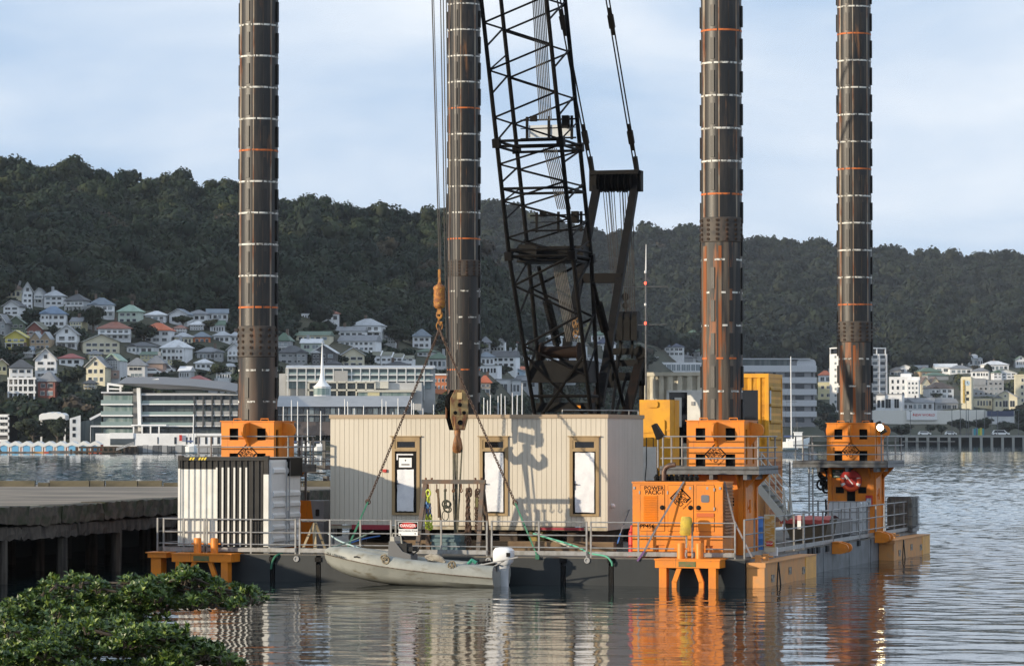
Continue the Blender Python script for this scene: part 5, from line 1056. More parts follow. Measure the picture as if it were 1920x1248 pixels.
m = M(); m.bar(c+Vector((-.09,-.14,.12)), c+Vector((.09,-.12,-.10)), .03, .03, (0,1,0)); m.prism([(-.04,0),(.04,0),(.03,.14),(-.03,.14)], lambda a, b_, d: c+Vector((-.07+a*.8-b_*.62, -.15+d, .07+a*.62+b_*.8)), 0, .02); t_.part('white_handle', m, WHITE2)
c = P(1571,887,fv-.02); t_ = T('spill_sign', 'green spill response station sign on the far orange tower', 'sign', c); m = M(); m.box(c+Vector((-.18,-.02,-.13)), c+Vector((.18,0,.12))); b_ = t_.part('board', m, mat('sign_green', (.03,.09,.05), .5)); m = M()
for k, s_ in enumerate(("SPILL","RESPONSE","STATION")): m.text(s_, c+Vector((0,-.022,.065-.075*k)), (1,0,0), (0,0,1), .062)
t_.part('lettering', m, WHITE2, b_)
c = P(1630,938,fv-.05); t_ = T('alarm_station', 'small red and white alarm box on the far orange tower', 'alarm box', c); m = M(); m.box(c+Vector((-.1,-.1,-.17)), c+Vector((.1,.03,.17))); t_.part('case', m, RED); m = M(); m.box(c+Vector((-.08,-.105,-.14)), c+Vector((.08,-.101,.08))); t_.part('label', m, mat('mixed_print', (.55,.55,.55), .5, (.05,.1,.25), 15))
m = M(); rr = random.Random(4)
for k in range(9): c = P(1546+rr.uniform(-6,5), 895+rr.uniform(-12,28), 18.0+rr.uniform(-.3,.3)); m.torus(c, (rr.uniform(-1,1),1,rr.uniform(-.5,.5)), rr.uniform(.1,.24), .035, 14, 5)
for k in range(5): c = P(1545+rr.uniform(-4,4), 888+k*6, 18.0); m.box(c-Vector((.08,.1,.06)), c+Vector((.08,.1,.06)))
m.tube([P(1548,935,18),P(1549,960,18),P(1545,985,18)], .03, 6); solo('hose_manifold', 'tangle of black hoses on the left flank of the far orange tower', 'hoses', m, RUBBER, P(1546,900,18))
m = M()
for q in (1517, 1524): m.tube([(bu(q,17.2,900),17.2,DZ),(bu(q,17.2,900),17.2,3.6)], .025, 6)
for k in range(11): m.tube([(bu(1517,17.2,900),17.2,DZ+.25*k+.2),(bu(1524,17.2,900),17.2,DZ+.25*k+.2)], .014, 5)
solo('access_ladder', 'grey ladder rising to the far platform left of the lifebuoy tower', 'ladder', m, GALV, (bu(1520,17.2,900),17.2,DZ))
m = M(); u = bu(1481,12,900); m.tube([(u,12,DZ),(u,12,bz(866,u,12))], .03, 6); m.box((u-.1,11.9,DZ), (u+.1,12.1,DZ+.05)); solo('dark_post', 'thin dark post standing on the deck left of the far ladder', 'post', m, GALVD, (u,12,DZ))
# floodlights
def flood(px_, py, v, foot, lab, on=False):
    c = P(px_, py, v); t_ = T('floodlight', lab, 'floodlight', (c.x,c.y,foot))
    m = M(); m.tube([(c.x,c.y+.05,foot),(c.x,c.y+.05,c.z)], .022, 6); t_.part('post', m, GALV)
    m = M(); m.prism([(-.20,-.06),(.20,-.10),(.20,.10),(-.20,.06)], lambda a, b_, d: c+Vector((a*.45+b_*.9, d, a*-.89+b_*.45)), -.12, .12); hd = t_.part('lamp_head', m, BLACK)
    if on:
        m = M(); m.lathe([(.10,0),(.10,.02)], c+Vector((0,-.15,.0)), 20, (-.12,-1,-.05)); t_.part('lens', m, mat('lamp_glow', (1,.80,.45), .3, emit=32), hd)
flood(1233, 808, -1.2, 2.98, 'dark unlit floodlight on the left corner post of the near railed platform')
flood(1652, 801, 17.2, 2.98, 'lit floodlight shining beside the top of the far orange housing', True)
# radio mast
u = bu(1211,7.5,600); zt = bz(458,u,7.5); t_ = T('radio_mast', 'thin mast with red lamps and crossarms standing right of the crane gantry', 'mast', (u,7.5,DZ))
m = M(); m.tube([(u,7.5,DZ),(u,7.5,bz(512,u,7.5))], .025, 6); t_.part('pole', m, GALVD)
m = M(); m.tube([(u,7.5,bz(512,u,7.5)),(u+.01,7.5,zt)], [.022,.01], 6); t_.part('aerial', m, WHITE2)
for y, x0, x1 in ((538,1168,1252),(609,1196,1250)):
    m = M(); m.tube([P(x0,y,7.5), P(x1,y-1,7.5)], .012, 5); t_.part('crossarm', m, GALVD)
for y, mt in ((510,0),(531,1),(571,0),(606,1)):
    c = P(1210,y,7.45); m = M(); m.lathe([(.02,-.035),(.034,-.02),(.034,.03),(.0,.05)], c, 10); t_.part('mast_lamp', m, [WHITE2, mat('red_lamp', (1,.08,.04), .3, emit=3)][mt], smooth=True)
# left gap between container and cabin
m = M(); v = 1.9
for q in (561.5, 573): m.bar((bu(q,v,930),v,DZ), (bu(q,v,930),v,bz(825,1,v)), .05, .06, (0,1,0))
for k in range(10): z = DZ+.25+.26*k; m.tube([(bu(562,v,930),v,z),(bu(573,v,930),v,z)], .017, 5)
solo('platform_ladder', 'dark steel ladder in the gap between the striped container and the cabin', 'ladder', m, GALVD, (bu(567,v,930),v,DZ))
t_ = T('access_landing', 'railed grey landing beside the left orange housing', 'landing', (1.6,2.8,2.9)); v = 2.6; a, c = bu(556,v,880), bu(610,v,880); z = bz(880,1,v)
m = M(); m.box((a,v,z), (c,v+.9,z+.12)); m.bar((a,v+.2,z-.05), (bu(606,v,890),v+.2,z-.12), .05); m.box((bu(603,v,890),v+.1,z-.32), (bu(611,v,890),v+.3,z-.18)); t_.part('deck', m, GALVD); m = M()
for q in (a+.05, bu(582,v,850), bu(606,v,850), c-.02): m.bar((q,v,z), (q,v,bz(826,1,v)), .04)
for y in (827,846,864): m.tube([(a,v,bz(y,1,v)),(c,v,bz(y,1,v)),(c,v+.9,bz(y,1,v))], .018, 5)
t_.part('handrail', m, GALVD)
v = .9; a, c = bu(556,v,960), bu(607,v,960); t_ = T('control_cabinet', 'orange and grey control cabinet standing left of the cabin', 'cabinet', ((a+c)/2,v,DZ)); zt = bz(938,1.5,v)
m = M(); m.box((a+.22,v,DZ+.02), (c,v+.6,zt)); b_ = t_.part('case', m, GREYP); m = M(); m.prism([(a+.0,DZ+.02),(a+.60,DZ+.02),(a+.42,zt+.003),(a+.0,zt+.003)], lambda p_, q_, d: (p_, v-.02+d, q_), 0, .019); t_.part('orange_wedge', m, ORANGE, b_); m = M(); m.prism(rrect(bu(592,v,960), bu(599,v,960), bz(967,1.5,v), bz(954,1.5,v), .03), lambda p_, q_, d: (p_, v-.02+d, q_), 0, .018); t_.part('handle', m, RUBBER, b_)
v = 1.6; a, c = bu(606,v,970), bu(626,v,970); t_ = T('barrier_board', 'red and white barrier boards in the gap left of the cabin', 'barrier', ((a+c)/2,v,DZ)); m = M(); m.box((a,v,bz(976,2,v)), (c,v+.05,bz(958,2,v))); m.box((a,v,bz(954,2,v)), (c,v+.05,bz(948,2,v))); t_.part('white_board', m, WHITE2); m = M(); m.box((bu(617,v,970),v-.01,bz(988,2,v)), (c+.2,v+.04,bz(970,2,v))); t_.part('red_board', m, RED); m = M(); m.box((a,v+.01,DZ), (a+.05,v+.05,bz(976,2,v))); m.box((c-.05,v+.01,DZ), (c,v+.05,bz(976,2,v))); t_.part('stand', m, GREYP)
m = M(); v = -2.9; ap = P(589,980,v); m.bar(ap, (bu(564,v,1035),v,DZ), .06, .05, (0,1,0)); m.bar(ap, (bu(594,v,1035),v-.1,DZ), .09, .05, (0,1,0)); m.bar(ap+Vector((0,.1,0)), (ap.x+.1,v+.7,DZ), .06, .05, (0,1,0)); m.k = 1; m.bar(P(566,976,v-.1), P(612,976,v-.1), .06, .05)
solo('timber_trestle', 'pale timber trestle leaning at the rail left of the dinghy bow', 'trestle', m, [mat('pale_wood', (.38,.31,.20), .8), GALVD], ap)
# ================================================================== TOWN ON THE HILLSIDE
WALLS = {'white': (.80,.81,.82), 'cream': (.66,.61,.45), 'grey': (.34,.35,.36), 'pale green': (.50,.58,.50), 'green': (.13,.17,.11), 'yellow': (.60,.52,.12), 'tan': (.42,.31,.20), 'red': (.24,.085,.065), 'pale blue': (.40,.52,.62), 'pink': (.42,.30,.25), 'orange': (.60,.20,.08), 'dark grey': (.12,.12,.125), 'pale yellow': (.60,.55,.33), 'brown': (.22,.16,.12), 'pale grey': (.60,.61,.62)}
ROOFS = {'grey': (.20,.21,.225), 'dark grey': (.075,.08,.088), 'red': (.36,.09,.075), 'orange': (.58,.15,.06), 'terracotta': (.30,.11,.07), 'green': (.09,.15,.10), 'pale green': (.30,.42,.33), 'blue': (.15,.22,.32), 'navy': (.05,.065,.11), 'white': (.68,.69,.70), 'brown': (.13,.085,.06), 'light grey': (.42,.44,.46), 'blue grey': (.17,.21,.25), 'yellow': (.60,.52,.12), 'olive': (.12,.12,.07)}
WM = {k: mat('wall_'+k.replace(' ','_'), v, .7, tuple(c*.86 for c in v), .35) for k, v in WALLS.items()}
RM = {k: mat('roof_'+k.replace(' ','_'), v, .55, tuple(c*.78 for c in v), .5) for k, v in ROOFS.items()}
PANE = [mat('pane_dark', (.02,.024,.03), .08), mat('pane_mid', (.06,.075,.085), .08), mat('pane_pale', (.20,.24,.26), .15)]
FRAMEW = mat('window_frame_white', (.68,.68,.66), .5)
def groundp(px, py):
    Y = terrY(px, py); return W(px, py, Y), Y
def windows(t_, par, x0, x1, z0, z1, cols, rows, y=-.0, fill=.5, vfill=.5, rr=random, dx=0, frame=FRAMEW, nm='window', tone=None, skip=.0):
    cw = (x1-x0)/cols; rh = (z1-z0)/rows
    for r_ in range(rows):
        for c in range(cols):
            if rr.random() < skip: continue
            f = fill*rr.uniform(.85, 1.2); cx = x0+cw*(c+.5)+rr.uniform(-.06, .06)*cw; cz = z0+rh*(r_+.48); hw, hh_ = min(cw*f/2, cw*.48), rh*vfill/2
            m = M(); m.box((cx-hw,y-.06,cz-hh_), (cx+hw,y+.05,cz+hh_)); m.k = 1
            nv = max(1, round(hw*2/1.0)); q = hw*2/nv
            for k in range(nv): m.box((cx-hw+q*k+.07,y-.085,cz-hh_+.08), (cx-hw+q*(k+1)-.03,y-.061,cz+hh_-.08))
            t_.part(nm, m, [frame, PANE[tone if tone is not None else rr.choice((0,0,0,0,1,2))]], par)
HOUSES = []
BLDS = [(188,447,715,834),(178,420,808,834),(523,816,684,768),(577,790,712,768),(194,225,663,720),(15,66,706,748),(-12,17,776,834),(130,190,776,830),(692,774,656,688),(798,842,700,735),(1388,1532,671,806),(1210,1325,668,705),(1559,1667,650,775),(1534,1562,714,752),(1667,1724,700,748),(1798,1825,706,770),(1640,1800,766,795),(1850,1902,768,795),(1823,1882,709,745),(1904,1940,701,760),(586,618,640,745),(518,770,740,790)]
def SHORT(q): return q[5]
def lab_(wall, noun, roof, stl, hint):
    for s_ in (f"{wall} {noun} with {roof} {stl} {hint}", f"{wall} house with {roof} {stl} {hint}", f"{wall} house with {roof} roof {hint}", f"{wall} {roof} roofed house {hint}", f"{wall} house {hint}"):
        if len(s_.split()) <= 16: return s_
    return s_
def house(px0, px1, yt, yb, wall, roof, style, cols, rows, hint, rf=None, yaw=None, name='house', cat='house', noun=None):
    rr = random.Random(int(px0*7+yt)); pc = (px0+px1)/2; p, Y = groundp(pc, yb); k = Y/FPX
    wd, ht = (px1-px0)*k*.97, (yb-yt)*k
    yaw = rr.uniform(-14, 14) if yaw is None else yaw
    fr = Frame((p.x, p.y, p.z), yaw); HOUSES.append((px0, px1, yt, yb, hint, f'{wall} house with {roof} roof'))
    rf = rf if rf is not None else {'h': .36, 'g': .38, 's': .34, 'f': .05, 'd': .36}[style]
    zw = ht*(1-rf); dp = max(5.0, min(wd*.85, 9.5)); x0, x1 = -wd/2, wd/2
    stn = {1: 'single storey', 2: 'two storey', 3: 'three storey', 4: 'four storey'}[min(4, max(1, rows))]
    stl = {'h': 'hip roof', 'g': 'front gable roof', 's': 'long gable roof', 'f': 'flat roof', 'd': 'twin gable roof'}[style]
    t_ = T(name, lab_(wall, noun or stn+' house', roof, stl, hint), cat, (0,0,0), fr, 'houses on the far hillside')
    m = M(); m.box((x0,0,-3), (x1,dp,zw))
    if style == 'g': m.prism([(x0,zw),(x1,zw),(0,ht-.1)], lambda a, b_, d: (a,d,b_), .02, dp-.02)
    if style == 'd':
        for s in (-1, 1): m.prism([(s*wd/4-wd/4,zw),(s*wd/4+wd/4,zw),(s*wd/4,ht-.1)], lambda a, b_, d: (a,d,b_), .02, dp-.02)
    wl = t_.part('wall', m, WM[wall]); e = .45; rm = RM[roof]; m = M()
    if style == 'h':
        i = min(wd, dp)/2*.95; a = [(x0-e,-e),(x1+e,-e),(x1+e,dp+e),(x0-e,dp+e)]; rx = max(wd/2-i, .3); ry = max(dp/2-i, .05)
        b_ = [(-rx,dp/2-ry),(rx,dp/2-ry),(rx,dp/2+ry),(-rx,dp/2+ry)]
        m.add([(*q,zw) for q in a]+[(*q,ht) for q in b_], [(0,1,5,4),(1,2,6,5),(2,3,7,6),(3,0,4,7),(4,5,6,7),(3,2,1,0)]); m.box((x0-e,-e,zw-.18), (x1+e,dp+e,zw-.002))
    elif style in 'gd':
        for s, hw in (((0,wd/2),) if style == 'g' else ((-1,wd/4),(1,wd/4))):
            cx = s*wd/4 if style == 'd' else 0
            for q in (-1, 1): m.prism([(cx,ht),(cx,ht-.28),(cx+q*(hw+(e if style == 'g' else .02)),zw-.3),(cx+q*(hw+(e if style == 'g' else .02)),zw-.02)], lambda a, b_, d: (a,d,b_), -.4, dp+.3)
        rm = [rm, FRAMEW]
    elif style == 's':
        m.prism([(-e,zw-.15),(dp+e,zw-.15),(dp/2,ht)], lambda a, b_, d: (d,a,b_), x0-.3, x1+.3)
    else: m.box((x0-.15,-.15,zw), (x1+.15,dp+.15,ht))
    ro = t_.part('roof', m, rm)
    if style == 'g':
        m = M()
        for q in (-1, 1): m.bar((0,-.43,ht-.1), (q*(wd/2+e),-.43,zw-.15), .10, .30, (0,1,0))
        t_.part('barge_board', m, FRAMEW, ro)
    if rr.random() < .5 and style in 'hs': m = M(); cx = rr.uniform(-.3, .3)*wd; m.box((cx-.35,dp/2-.3,ht-1.2), (cx+.35,dp/2+.3,ht+1.0)); t_.part('chimney', m, RM['brown'] if rr.random() < .6 else WM['grey'], ro)
    if rows: windows(t_, wl, x0+wd*.05, x1-wd*.05, .25, zw-.1, cols, rows, 0, .66, .56, rr)
    if style == 'g' and ht-zw > 2.2: m = M(); m.box((-.5,-.06,zw+.2), (.5,.05,zw+1.3)); m.k = 1; m.box((-.38,-.09,zw+.3), (.38,-.061,zw+1.2)); t_.part('window', m, [FRAMEW, PANE[0]], wl)
    if rows >= 2 and rr.random() < .45:
        za = zw/rows; m = M(); m.box((x0+.1,-1.3,za-.15), (x1-.1,-.01,za+.05)); 
        for q in np.linspace(x0+.3, x1-.3, max(3, cols+1)): m.box((q-.09,-1.25,0 if rr.random() < .7 else za-1), (q+.09,-1.07,za-.15))
        m.box((x0+.1,-1.3,za+.75), (x1-.1,-1.22,za+.85)); t_.part('veranda', m, FRAMEW, wl)
    if rr.random() < .5 and wd > 6 and rows:
        bw = wd*.32; s = rr.choice((-1, 1)); cx = s*wd*.28; m = M(); m.box((cx-bw/2,-1.1,-2), (cx+bw/2,-.01,zw*.96)); m.k = 1; m.add([(cx-bw/2-.3,-1.5,zw*.96),(cx+bw/2+.3,-1.5,zw*.96),(cx+bw/2+.3,.0,zw*.96),(cx-bw/2-.3,.0,zw*.96),(cx,-1.4,zw*.96+bw*.35),(cx,.6,zw*.96+bw*.35)], [(0,1,4),(1,2,5,4),(2,3,5),(3,0,4,5),(0,3,2,1)])
        by = t_.part('bay', m, [WM[wall], RM[roof]], wl); windows(t_, by, cx-bw/2, cx+bw/2, .3, zw*.94, 2, max(1, rows), -1.1, .6, .5, rr)
    return t_
H = house
for a in [
 (2,42,532,560,'cream','brown','h',4,1,'at the left end of the top row'),(42,61,528,580,'white','grey','g',2,3,'like a narrow tower in the top row'),(63,82,539,570,'white','grey','g',1,2,'just right of the narrow tower house'),(82,119,543,574,'white','light grey','h',3,2,'behind the house with the blue roof'),
 (121,158,550,585,'pale grey','dark grey','h',4,2,'in the top row above the blue roof'),(165,215,557,596,'white','blue grey','h',4,2,'large in the top row left of the pale green house'),(220,260,570,607,'pale green','pale green','h',3,2,'at the right end of the top left row'),
 (5,37,562,592,'white','dark grey','g',2,2,'in the second row at the left edge'),(-8,10,588,632,'grey','grey','g',2,2,'cut off by the left picture edge'),(14,45,591,628,'green','green','g',3,2,'directly above the yellow house'),(73,124,573,614,'white','blue','h',4,2,'unique for its blue roof'),
 (50,80,602,640,'red','olive','g',2,2,'behind the yellow house'),(9,49,618,654,'yellow','yellow','g',3,2,'standing out bright on the left slope'),(55,95,621,657,'tan','light grey','d',4,2,'right of the yellow house'),(104,145,608,656,'white','grey','g',2,2,'between the tan house and the dark tree'),
 (183,246,602,638,'white','terracotta','h',5,2,'wide on the slope above the cream house'),(155,225,625,664,'cream','olive','g',5,2,'broad and low below the terracotta roof'),(236,290,640,664,'white','dark grey','h',4,1,'low with a turret left of the big veranda house'),
 (65,105,652,710,'white','dark grey','g',2,3,'tall above the small red house'),(18,62,673,716,'white','dark grey','h',3,2,'with verandas above the balcony block'),(110,152,662,686,'white','red','h',3,1,'between the tall white house and a dark tree'),(-6,13,672,700,'pale yellow','brown','g',2,1,'at the left edge above the terrace block'),
 (160,198,667,720,'cream','grey','g',3,2,'left of the house with the glass gable'),(238,272,670,710,'pale grey','grey','h',1,2,'with two deep balconies left of the blank pink block'),(275,306,666,706,'pink','grey','h',1,0,'without windows beside the street of parked cars'),
 (70,104,696,746,'red','grey','h',2,2,'small and narrow under the tall white house'),
 (271,311,582,604,'white','white','h',3,1,'first of the four in a row above the orange roof'),(316,352,578,607,'white','blue grey','g',2,1,'second of the four in a row, with steep gable'),(350,388,580,603,'white','grey','h',3,1,'third of the four in a row, left of the leg'),(387,428,578,602,'white','blue grey','s',4,1,'last of the four in a row, beside the leg'),
 (266,320,604,644,'white','orange','h',3,2,'unique for its bright orange roof'),(327,362,622,647,'cream','light grey','h',4,1,'right below the orange roof'),(362,395,621,648,'orange','blue grey','h',3,1,'with a bright front porch'),(400,432,620,644,'white','light grey','h',3,1,'right of the orange walled house'),(432,450,622,642,'white','light grey','h',2,1,'half hidden by the left side of the leg'),
 (300,350,636,678,'white','white','h',5,2,'with a wide veranda under a bright white roof'),(369,420,650,676,'grey','grey','h',6,1,'like a pavilion right of the white veranda house'),(426,452,642,678,'white','grey','g',3,2,'with a chimney against the left leg'),(349,385,703,730,'pale blue','red','h',3,1,'peeking over the curved roof apartments'),(390,430,716,736,'grey','grey','h',0,0,'peeking over the right end of the apartments'),
 (565,586,587,600,'white','grey','f',4,1,'left of the lone terracotta roof'),(587,637,578,604,'white','terracotta','h',4,1,'alone high on the slope right of the leg'),(518,542,623,664,'grey','green','h',2,2,'touching the right side of the leg'),(553,618,620,642,'cream','green','s',5,1,'with a yellow gable end on the middle slope'),
 (656,716,596,634,'white','light grey','h',4,2,'topmost of the big white group in the middle'),(622,684,611,636,'white','grey','s',5,1,'left part of the big white group in the middle'),(632,705,627,660,'white','grey','s',7,2,'lowest of the big white group in the middle'),(748,782,616,642,'cream','olive','g',3,1,'left of the white house near the rusty weight'),(773,808,616,654,'white','blue grey','h',3,2,'left of the hanging rusty weight'),
 (563,602,634,658,'pale green','white','s',2,1,'behind the white spire'),(522,577,647,684,'grey','dark grey','h',4,2,'old and weathered left of the white spire'),(583,629,645,686,'dark grey','white','g',3,2,'framed in white right behind the spire'),(640,684,650,690,'cream','grey','g',3,2,'left of the white terrace row'),
 (802,838,660,692,'pale grey','green','h',4,1,'beside the slanting left chain'),(610,640,675,694,'grey','dark grey','h',2,0,'low roof behind the long hotel'),(722,764,677,693,'grey','dark grey','h',0,0,'roof just above the middle of the long hotel'),
 (903,920,630,662,'grey','grey','h',1,2,'just right of the brown leg'),(918,947,628,660,'white','grey','d',4,2,'with tall bay fronts right of the brown leg'),(945,970,631,659,'white','red','h',2,2,'right of the twin gabled house'),(968,990,636,659,'white','grey','f',2,1,'behind the left edge of the boom'),(900,928,659,686,'white','blue grey','h',3,1,'left of the wide gabled house beside the boom'),(920,968,657,690,'white','dark grey','s',4,2,'wide below the twin gables'),
 (897,934,684,704,'white','grey','f',5,1,'low right of the brown leg'),(945,983,688,706,'pale blue','grey','g',1,1,'small gable left of the boom'),(966,994,686,702,'cream','orange','h',2,1,'at the boom edge under an orange red roof'),(900,920,703,740,'tan','orange','h',2,2,'above the masts right of the brown leg'),(930,978,710,742,'pale grey','grey','f',2,1,'with two wide windows above the masts'),(952,1010,703,730,'grey','grey','s',3,1,'behind the masts left of the boom foot'),
 (998,1040,634,664,'white','blue grey','s',4,1,'seen through the boom lattice'),(1052,1102,640,662,'white','dark grey','h',4,1,'seen between the boom and the mast leg'),(1118,1152,630,668,'white','navy','h',3,2,'seen between the mast legs'),(1018,1080,670,704,'pale grey','grey','s',5,1,'low behind the boom foot'),(1090,1140,668,700,'grey','grey','h',3,1,'behind the right side of the boom foot'),
 (1236,1284,640,668,'white','navy','h',5,2,'alone on the slope right of the radio mast'),(1215,1247,631,644,'pale grey','light grey','h',2,0,'roof high above the navy roofed house'),(1288,1318,652,672,'pale grey','green','h',2,1,'left of the rusty leg'),(1258,1300,664,680,'grey','dark grey','h',0,0,'roof above the cream containers'),
 (1534,1560,694,718,'white','orange','h',2,1,'left of the white tower block'),
 (1668,1692,688,706,'grey','dark grey','h',3,1,'right beside the white tower block'),(1683,1712,683,700,'white','grey','g',2,1,'with a chimney right of the tower block'),(1708,1740,684,698,'pale grey','grey','s',3,1,'beside a dark round tree right of the tower'),(1724,1768,689,708,'tan','green','h',4,1,'with a bright roof right of the round tree'),(1738,1780,697,714,'grey','green','h',2,0,'low dark green roof in the right suburb'),
 (1752,1796,681,700,'white','white','s',3,1,'highest pale roof in the right suburb'),(1780,1824,684,702,'white','grey','h',4,1,'left of the olive row on the right'),(1820,1856,689,708,'white','grey','h',4,1,'above the grey flats near the clock tower'),(1846,1893,676,696,'white','white','h',5,1,'largest and highest at the far right'),(1858,1908,691,710,'white','green','g',5,2,'below the highest house at the far right'),
 (1726,1764,706,742,'cream','brown','d',4,2,'right of the white flats'),(1741,1790,716,748,'white','brown','h',4,2,'left of the clock tower'),(1862,1908,731,768,'cream','grey','g',3,1,'pale with a blank orange base at the far right'),(1688,1752,745,770,'pale grey','grey','s',6,1,'like a row of shops behind the long white store'),(1752,1798,747,770,'grey','grey','s',4,1,'right end of the shop row beside the clock tower'),(1640,1692,738,772,'white','grey','f',3,1,'right of the foot of the tower block'),
]: H(*a)
fill = random.Random(77); nf = 0
ZONES = [(525,830,640,700,26),(895,1000,640,735,12),(1000,1150,640,700,14),(1225,1320,640,690,6),(1668,1800,684,768,22),(1800,1925,684,768,20),(30,440,600,730,16)]
for (xa, xb, ya, yb_, cnt) in ZONES:
    made = 0
    for _ in range(900):
        if made >= cnt: break
        w_ = fill.uniform(20, 36); h_ = fill.uniform(16, 26); x = fill.uniform(xa, xb-w_); y = fill.uniform(ya, yb_)
        if any(x < b_+1 and x+w_ > a-1 and y > t2+(bt-t2)*.35 and y-h_ < bt-(bt-t2)*.25 for a, b_, t2, bt, *_h in HOUSES): continue
        if any(x < b_ and x+w_ > a and y > t2 and y-h_ < bt for a, b_, t2, bt in BLDS): continue
        wc = fill.choice(('white','white','white','cream','pale grey','pale grey','pale yellow')); rc = fill.choice(('grey','light grey','dark grey','blue grey','grey','terracotta','green','white')); st = fill.choice('hhsgf')
        near = min(HOUSES[:95], key=lambda q: abs((q[0]+q[1])/2-x-w_/2)+1.5*abs(q[3]-y)); 
        side = 'left of' if x+w_/2 < (near[0]+near[1])/2 else 'right of'; vert = 'just below' if y > near[3]+8 else ('just above' if y < near[3]-8 else 'just '+side)
        H(x, x+w_, y-h_, y, wc, rc, st, fill.choice((3,4,5)), fill.choice((1,2,2)), vert+' the '+SHORT(near)); made += 1
# named buildings --------------------------------------------------------
def slabframe(px0, px1, py, yaw, Y=None):
    Yq = Y or terrY((px0+px1)/2, py); p = W((px0+px1)/2, py, Yq); return Frame(p, yaw), Yq/FPX, (px1-px0)*Yq/FPX
GGL = mat('green_glass', (.13,.20,.19), .10, (.30,.36,.34), .9, st=(1,1,.05), lo=.42, hi=.62)
GGD = mat('dark_green_glass', (.035,.05,.052), .08, (.10,.12,.115), .7, st=(1,1,.05), lo=.45, hi=.6)
CONC = mat('pale_concrete', (.47,.47,.46), .7, (.42,.42,.41), .4)
# curved roof apartments on the left shore
Y0 = 700.0; fr, k, wd = slabframe(188, 447, 832, -4, Y0); g = lambda px: (px-317.5)*k; zz = lambda py: (832-py)*k
t_ = T('apartment_block', 'white and glass waterfront apartment block with a sweeping grey upturned roof', 'apartments', (0,4,0), fr)
m = M(); m.box((g(190),1.2,0), (g(260),16,zz(737))); m.box((g(262),2.2,0), (g(447),18,zz(738))); m.box((g(247),.8,0), (g(262),17,zz(728))); t_.part('wall', m, mat('slate_wall', (.16,.165,.17), .7))
for y0, y1 in ((741,756),(761,778),(782,799),(803,815)):
    m = M(); m.box((g(191),.9,zz(y1)), (g(246),1.19,zz(y0))); t_.part('window_band', m, GGL)
    m = M(); m.box((g(266),1.9,zz(y1)), (g(365),2.19,zz(y0))); m.box((g(365),2.05,zz(y1)), (g(447),2.19,zz(y0))); t_.part('window_band', m, GGD)
for y in (757.5, 778.5, 798.5):
    m = M(); m.box((g(188),-.4,zz(y+1.6)), (g(248),1.5,zz(y-1))); m.box((g(262),-.2,zz(y+1.2)), (g(364),2.0,zz(y-1.2))); m.box((g(364),.2,zz(y+.8)), (g(447),2.0,zz(y-.8))); sl_ = t_.part('balcony_slab', m, WHITE2)
    m = M(); m.box((g(188),-.35,zz(y-1)), (g(247),-.28,zz(y-8))); m.box((g(264),-.15,zz(y-1)), (g(363),-.08,zz(y-7))); t_.part('glass_balustrade', m, mat('pale_green_glass', (.22,.29,.28), .1), sl_)
    m = M()
    for q in range(366, 447, 17): m.box((g(q+1),.15,zz(y-1)), (g(q+14),.25,zz(y-8)))
    t_.part('grey_balustrade', m, GREYP, sl_)
m = M()
for q in range(364, 448, 17): m.box((g(q)-.12,-.1,zz(800)), (g(q)+.12,.3,zz(740)))
t_.part('fin', m, mat('fin_dark', (.07,.07,.075), .6))
m = M(); m.prism([(g(257),zz(727)),(g(264),zz(727)),(g(266),zz(808)),(g(260),zz(808))], lambda a, b_, d: (a,d,b_), -1.2, .6); t_.part('white_column', m, WHITE2)
m = M(); prof_ = [(222,719),(245,718.5),(300,719),(360,723),(420,729),(447,734)]; n_ = len(prof_)
r_ = []
for (x, y), th in zip(prof_, (.1,.5,1.2,.8,.5,.4)): r_.append([Vector((g(x),-3.5,zz(y)-.1*th)), Vector((g(x)+0,-2.5,zz(y)-th)), Vector((g(x),18,zz(y)-th)), Vector((g(x),19,zz(y)+1)), Vector((g(x),8,zz(y)+1.6))])
m.loft(r_, True, True); rf_ = t_.part('roof', m, mat('zinc_roof', (.17,.17,.175), .6))
m = M(); m.box((g(262),-.6,zz(741)), (g(447),2.0,zz(737))); m.box((g(188),-.3,zz(737)), (g(248),1.5,zz(734))); t_.part('eave', m, mat('zinc_eave', (.52,.53,.55), .4))
m = M()
for q, h0 in ((197,720),(221,722)): m.box((g(q)-.2,2,zz(737)), (g(q)+.2,2.4,zz(h0)))
m.bar((g(196),2.2,zz(719)), (g(226),2.2,zz(723)), .5); m.bar((g(196),2.2,zz(728)), (g(224),2.2,zz(729)), .3); m.bar((g(262),4,zz(716)), (g(291),4,zz(711)), .6); m.bar((g(290),4,zz(711)), (g(290),4,zz(719)), .5); t_.part('roof_pergola', m, WHITE2, rf_)
m = M(); m.box((g(292),3,zz(722)), (g(262),3.4,zz(712))); t_.part('penthouse', m, GGL, rf_)
m = M()
for q in (256, 272, 288, 304): m.box((g(q)-.15,-4,zz(812)), (g(q)+.15,-3.7,zz(797)))
m.box((g(252),-4.2,zz(798)), (g(318),-1,zz(795.5))); t_.part('canopy', m, WHITE2)
fr, k, wd = slabframe(178, 420, 834, -3, 688); g = lambda px: (px-299)*k; zz = lambda py: (834-py)*k
t_ = T('low_white_building', 'long low white building on the quay in front of the curved roof apartments', 'building', (0,2,0), fr)
m = M(); m.box((g(178),0,-2), (g(420),6,zz(812))); m.box((g(205),-.3,zz(822)), (g(250),0,zz(811))); w_ = t_.part('wall', m, WM['white'])
m = M(); m.box((g(206),-.08,0), (g(252),-.01,zz(821))); t_.part('shop_front', m, PANE[1], w_)
